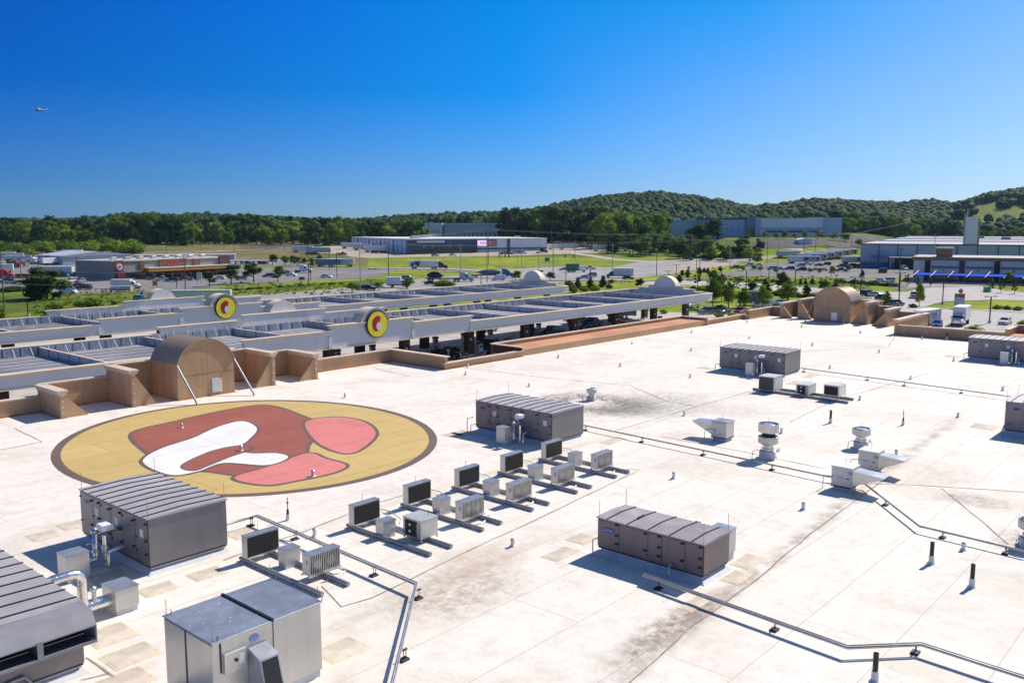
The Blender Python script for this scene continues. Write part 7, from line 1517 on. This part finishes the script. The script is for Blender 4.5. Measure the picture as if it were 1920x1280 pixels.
t = thing('utility_box', 'green utility box at the point of the lawn on the right', 'utility box', g(1850, 548), H_(0)); MB().bbox(-.8, -.7, 0, .8, .7, 1.7, .04).build('cabinet', mat('utility_green', (.05, .22, .15), .5), t); MB().box(-.9, -.8, -.1, .9, .8, .05).build('pad', KERB, t)
p = g(1510, 457); t = thing('shed_building', 'small white building on the grassy rise below the blue and white warehouse', 'shed', p, H_(5)); MB().box(-4.5, 0, -1, 4.5, 6, 2.6).build('wall', PALEB, t); MB().prism([(-4.8, 2.6), (4.8, 2.6), (0, 3.5)], 'y', -.4, 6.4).build('roof', ROOFW, t)
# ============================================================ poles, cables, lamps, signs
def pole(px, top, base, kind, label, r=.17, arms=True):
    p = g(px, base); u = (p.x * CY + p.y * SY_) / FPX; h = (base - top) * u; t = thing('utility_pole', label, 'utility pole', p, H_(0), 'utility poles')
    MB().tube([(0, 0, -.3), (0, 0, h)], r, 8, r2=r * .6).build('pole_shaft', WOOD if kind == 'w' else STEELP, t)
    if arms:
        MB().box(-1.2, -.07, h - .9, 1.2, .07, h - .72).build('crossarm', WOOD if kind == 'w' else STEELP, t)
        i_ = MB(); [i_.cyl((x, 0, h - .6), 'z', .06, .22, 6) for x in (-1.1, 0, 1.1)]; i_.build('insulators', GREYB, t)
    return Vector((p.x, p.y, p.z + h - .5)), h
PL = [(9, 470, 589, 'w', 'utility pole at the left edge of the photo'), (40, 480, 522, 'w', 'utility pole rising above the red tractor unit'), (145, 480, 510, 'w', 'thin pole in front of the long white trailer'), (348, 478, 548, 'w', 'dark pole in front of the yellow-banded strip mall'), (579, 460, 533, 'w', 'dark pole at the right end of the corner lot'), (676, 450, 544, 's', 'tall steel pole left of the highway ramp'),
      (729, 452, 522, 'w', 'dark pole above the small white box truck'), (864, 457, 509, 's', 'pale stout pole right of the dark red semi cab'), (916, 441, 495, 'w', 'thin dark pole on the bank in front of the video sign'), (978, 447, 502, 's', 'pale pole, right one of the pair on the bank'), (1010, 457, 505, 's', 'pale pole before the black tractor unit'), (1037, 450, 512, 'w', 'brown pole behind the dark round tree by the far canopy arch'),
      (1078, 440, 487, 'w', 'thin pole above the green dump truck'), (1148, 457, 511, 's', 'pale street pole above the navy-cab box truck'), (1209, 440, 482, 'w', 'thin pole on the mown bank left of the scrub'), (1231, 438, 517, 'w', 'tall dark pole left of the near canopy arch'), (1306, 448, 507, 'w', 'left pole of the twin poles past the near canopy'), (1312, 455, 501, 'w', 'right pole of the twin poles past the near canopy'), (1368, 451, 507, 's', 'pale double pole by the warehouse drive'),
      (1362, 450, 471, 'w', 'small far pole in the scrub'), (1438, 442, 494, 'w', 'dark pole left of the silver trailer'), (1457, 446, 518, 's', 'pale pole in front of the silver trailer'), (1507, 431, 471, 'w', 'dark far pole on the grassy rise, left'), (1529, 436, 471, 'w', 'dark far pole on the grassy rise, right'), (1596, 437, 465, 'w', 'dark far pole near the grey warehouse corner'), (1685, 463, 545, 'w', 'dark pole before the loading bays of the grey warehouse'), (1749, 440, 522, 's', 'tall pale steel pole before the blue awnings')]
TOP = {}
for r in PL: TOP[r[0]] = pole(*r[:5])[0]
def far_pole(px, top, d, label):
    r = (px - 960) / 1678 * d; x, y = from_fr(d, r); z = tz(x, y); h = CZ + (422 - top) * d / FPX - z; t = thing('utility_pole', label, 'utility pole', (x, y, z), H_(0), 'utility poles')
    MB().tube([(0, 0, -.3), (0, 0, h)], .16, 6, r2=.1).build('pole_shaft', WOOD, t); MB().box(-1.2, -.07, h - .9, 1.2, .07, h - .72).build('crossarm', WOOD, t); return Vector((x, y, z + h - .4))
TOP['a'] = far_pole(913, 427, 330, 'pole whose top carries the peak of the cables before the factory'); 
for i, (px, tp) in enumerate(((310, 444), (222, 447), (418, 442), (437, 447), (532, 443), (375, 455), (60, 452))): far_pole(px, tp, 600 + 10 * (i % 3), '%s far thin pole from a scattered line in the brown field' % ORD[i])
def cable(label, pts, sag=.006, r=.013, n3=((0, 0), (1.0, -.3), (-1.0, -.3))):
    c = pts[0]; t = thing('power_cable', label, 'power cable', c, 0, 'power cables'); 
    for dx, dz in n3:
        P = []
        for a, b in zip(pts, pts[1:]):
            L_ = (b - a).length; k = 14
            for i in range(k): f = i / k; q = a.lerp(b, f); P.append(Vector((q.x + dx * SY_, q.y - dx * CY, q.z + dz - 4 * sag * L_ * f * (1 - f) * 1.0)) - c)
        q = pts[-1]; P.append(Vector((q.x + dx * SY_, q.y - dx * CY, q.z + dz)) - c); MB().tube(P, r, 4, cap=False).build('wire', CABLE, t)
T = TOP; left = at(-60, 478, 4.0)
def off(px, py, d): r = (px - 960) / 1678 * d; x, y = from_fr(d, r); return Vector((x, y, CZ + (422 - py) * d / FPX))
cable('upper cables from the left edge past the strip mall to the tall steel pole', [off(-60, 476, 200), T[9], T[348], T[579], T[676]]); cable('cables from the steel pole to the peak before the factory and on rightward', [T[676], T['a'], T[1231], T[1306], T[1438], T[1685]])
cable('cables strung along the highway poles in the middle', [T[729], T[864], T[1010], T[1037], T[1148], T[1231]], .01); cable('lower pair of wires crossing before the strip mall', [off(-60, 506, 190), off(9, 503, 195), off(348, 512, 210), off(676, 478, 240)], .008, .02, ((0, 0), (0, -1.6)))
cable('lowest wire over the meadow at the left', [off(9, 531, 180), off(348, 535, 200), off(676, 492, 240), off(1010, 470, 320)], .006, .02, ((0, 0),)); cable('far wires climbing right below the wooded hill', [T[1507], T[1529], T[1596], off(1702, 416, 640)], .006, .022); cable('wires from the twin poles to the pale double pole and onward', [T[1037], T[1306], T[1368], T[1457]], .01)
cable('thin wires running right from the left edge above the truck lot', [off(-60, 470, 210), T[9], T[145], off(348, 494, 300), T[579]], .008, .022, ((0, 0),))
# parking lamps
def lamp(px, top, base, label, arm=1.2, two=True, dx=0):
    p = g(px, base); u = (p.x * CY + p.y * SY_) / FPX; h = (base - top) * u
    t = thing('lamp_post', label, 'lamp post', p, H_(random.uniform(-20, 20)), 'parking lot lamp posts')
    MB().tube([(0, 0, .5), (0, 0, h)], .14, 8).build('post', LAMPM, t); MB().lathe([(.35, 0), (.35, .6), (.3, .65), (0, .65)], n=10).build('base', KERB, t)
    MB().tube([(-arm if two else 0, 0, h - .05), (arm, 0, h - .05)], .05, 6).build('arm', LAMPM, t)
    for s in ((-1, 1) if two else (1,)): MB().bbox(s * arm - .45, -.2, h - .12, s * arm + .45, .2, h + .05, .03).build('lamp_head', LAMPM, t)
for i, a in enumerate([(1268, 496, 516, 'right behind the near canopy arch'), (1253, 508, 520, 'just left of the dark pointed tree by the canopy arch'), (1352, 504, 530, 'behind the young trees at the canopy end'), (1399, 506, 540, 'left of the dark round tree'), (1441, 500, 536, 'above the navy truck cab'), (1490, 505, 552, 'left of the east gable, taller'), (1476, 537, 566, 'shorter, beside the light leafy tree'), (1602, 519, 548, 'rising behind the barrel roof of the east gable'),
     (1613, 502, 556, 'right of the east gable roof'), (1685, 511, 574, 'dark, beside the cone-shaped tree'), (1767, 515, 570, 'at the tip of the lawn before the box truck'), (1855, 555, 606, 'with wide twin heads right of the box truck'), (1061, 503, 527, 'left of the first dark evergreen'), (1107, 504, 542, 'in front of the second dark evergreen'), (902, 511, 533, 'left of the white van by the far canopy arch'), (696, 524, 546, 'short, left of the light tree'),
     (53, 565, 594, 'above the far canopy at the far left'), (424, 540, 556, 'behind the round sign of the far canopy'), (618, 470, 506, 'slim, at the blue semi cab'), (632, 474, 521, 'slim, on the landscaped corner'), (332, 510, 540, 'slim, in front of the yellow-banded shops'), (583, 500, 525, 'thick and dark, on the corner lot')]):
    lamp(*a[:3], 'dark lamp post ' + a[3], two=i not in (18, 19, 20), arm=1.2 if i < 18 else .6)
def light_mast(px, top, base, label):
    p = g(px, base); u = (p.x * CY + p.y * SY_) / FPX; h = (base - top) * u; t = thing('street_light', label, 'street light', p, H_(0)); MB().tube([(0, 0, 0), (0, 0, h)], .15, 8, r2=.08).build('post', STEELP, t); MB().bbox(-1.6, -.5, h - .3, 1.6, .5, h + .3, .1).build('lamp_head', PAPER, t)
light_mast(970, 444, 502, 'pale light mast with wide head, left one of the pair on the bank')
# signs
def board(name, label, cat, px, base, w_px, top, m, post=.3, mtop=None, text=None, h_=0, face=None):
    p = g(px, base); u = (p.x * CY + p.y * SY_) / FPX; h = (base - top) * u; W = w_px * u; t = thing(name, label, cat, p, H_(h_))
    pb = MB(); z0 = h * post; pb.box(-W * .42, -.06, -.2, -W * .36, .06, z0 + .1); pb.box(W * .36, -.06, -.2, W * .42, .06, z0 + .1); pb.build('posts', LAMPM, t)
    b = MB().bbox(-W / 2, -.14, z0, W / 2, .14, h, .03).build('panel', m, t)
    if mtop: MB().box(-W / 2 + .05, -.17, h - (h - z0) * .3, W / 2 - .05, -.141, h - .08).build('header', mtop, b)
    if text: text_mesh(text[0], text[1], text[2], 'lettering', b, Matrix.Translation((0, -.18, (z0 + h) / 2)) @ Matrix.Rotation(R(90), 4, 'X'), .01)
    return t
t = board('pylon_sign', 'low grey pylon sign with green and red header behind the box truck', 'sign', 1798, 579, 19, 550, mat('sign_grey_green', (.36, .42, .40), .6), .22, mat('sign_header_green', (.03, .16, .11), .5)); 
MB().box(.05, -.2, 2.9, 1.1, -.171, 3.6).build('header', mat('sign_header_red', (.4, .03, .05), .5), t)
board('billboard', 'small pinkish white billboard before the strip mall', 'billboard', 374, 532, 9, 511, mat('pinkish_board', (.62, .5, .48), .6), .4); board('menu_board', 'orange and brown menu board before the strip mall', 'sign', 291, 539, 9, 526, mat('orange_board', (.45, .18, .03), .6), .3)
board('road_sign', 'brown sign panel between trees by the tall dark pole', 'sign', 585, 500, 8, 490, mat('brown_board', (.2, .07, .04), .6), .25); board('road_sign', 'green utility panel on the corner lot lawn', 'sign', 566, 525, 11, 519, mat('olive_board', (.12, .15, .06), .6), .1)
board('road_sign', 'blue road sign on the grassy bank', 'road sign', 1026, 494, 9, 483, mat('road_sign_blue', (.03, .22, .38), .5), .35); board('road_sign', 'small blue sign left of the far canopy arch', 'road sign', 266, 556, 5, 546, mat('road_sign_blue', (.03, .22, .38)), .2); board('road_sign', 'small pale blue sign on the meadow past the near canopy', 'road sign', 1291, 510, 4, 499, mat('pale_blue_board', (.3, .4, .5), .5), .2)
for i, (px, b_) in enumerate(((936, 484), (941, 485), (947, 484), (954, 484), (1046, 484), (1060, 484), (1075, 484))): board('yard_sign', 'small upright banner sign on the dealership bank, %s from the left' % ORD[i], 'sign', px, b_, 2.2, b_ - 7, [BLACK, PAPER, MAROON][i % 3], .2)
def octo(px, base, top, label):
    p = g(px, base); u = (p.x * CY + p.y * SY_) / FPX; h = (base - top) * u; t = thing('stop_sign', label, 'stop sign', p, H_(0)); MB().tube([(0, 0, 0), (0, 0, h)], .05, 6).build('post', STEELP, t)
    r = .75; MB().prism([(r * math.cos(R(22.5 + 45 * i)), h - r + r * math.sin(R(22.5 + 45 * i))) for i in range(8)], 'y', -.08, -.05).build('panel', mat('stop_red', (.45, .01, .02), .5), t)
    text_mesh('STOP', .5, PAPER, 'lettering', t, Matrix.Translation((0, -.09, h - r)) @ Matrix.Rotation(R(90), 4, 'X'), .004)
octo(1801, 552, 541, 'stop sign above the low pylon sign'); octo(1879, 528, 521, 'stop sign near the yellow tree by the awnings')
# white playground cylinder and frame
p = g(228, 547); t = thing('play_tunnel', 'pale blue play tunnel inside the yellow-brown fence', 'playground', p, H_(4)); MB().tube([(-3.2, 0, 1.2), (3.2, 0, 1.3)], .8, 14).build('tunnel', mat('pale_blue_plastic', (.35, .5, .55), .5), t); fr2 = MB(); [fr2.box(x, -.9, 0, x + .2, .9, 1.9) for x in (-3.2, -1, 1, 3)]; fr2.build('frame', YELB, t)
# thin far radio mast
D9 = 1500; x_, y_ = from_fr(D9, (702 - 960) / 1678 * D9); t = thing('radio_mast', 'thin radio mast on the far ridge at the left', 'radio mast', (x_, y_, tz(x_, y_))); MB().tube([(0, 0, 0), (0, 0, CZ - tz(x_, y_) + 39 * D9 / FPX)], .22, 4).build('mast', STEELP, t)
# far grey earth-coloured rocks beside the road
# tiny cloud
D8 = 5200; c0 = Vector((*from_fr(D8, (75 - 960) / 1678 * D8), 0)); rr = ray(75, 206); hh = math.hypot(rr.x, rr.y); c0 = Vector((rr.x / hh * 5400, rr.y / hh * 5400, CZ + rr.z / hh * 5400))
cm = mat('cloud_white', (.8, .8, .82), 1, var=.02); cb_ = MB(); rd = random.Random(2)
for i in range(16): f = rd.uniform(-1, 1); cb_.ico(c0 + Vector((SY_ * f * 42, -CY * f * 42, rd.uniform(-5, 5))), rd.uniform(4, 9) * (1.2 - abs(f)), 2, amp=.3, seed=i, sq=(1.6, 1.6, .5))
cb_.build('cloud', cm); SC.objects[-1] if False else None
for o in SC.objects:
    if o.name == 'cloud': o['kind'] = 'structure'
# ============================================================ air
mb = MB(); hc = [from_fr(d, r) for d, r in ((-120, -260), (-120, 260), (2750, 2400), (2750, -2400))]
P0 = [Vector((x, y)) for x, y in hc]
vs = [(p.x, p.y, -40) for p in P0] + [(p.x, p.y, 105) for p in P0]
mb.add(vs, [(0, 1, 2, 3), (4, 5, 6, 7), (0, 1, 5, 4), (1, 2, 6, 5), (2, 3, 7, 6), (3, 0, 4, 7)])
hm = bpy.data.materials.new('thin_air'); hm.use_nodes = True; n_ = hm.node_tree; n_.nodes.remove(n_.nodes['Principled BSDF'])
pv = n_.nodes.new('ShaderNodeVolumePrincipled'); pv.inputs['Color'].default_value = (.50, .72, 1, 1); pv.inputs['Density'].default_value = .00004; pv.inputs['Anisotropy'].default_value = .2
n_.links.new(pv.outputs[0], n_.nodes['Material Output'].inputs['Volume'])
hz_ = mb.build('haze', hm); hz_['kind'] = 'stuff'
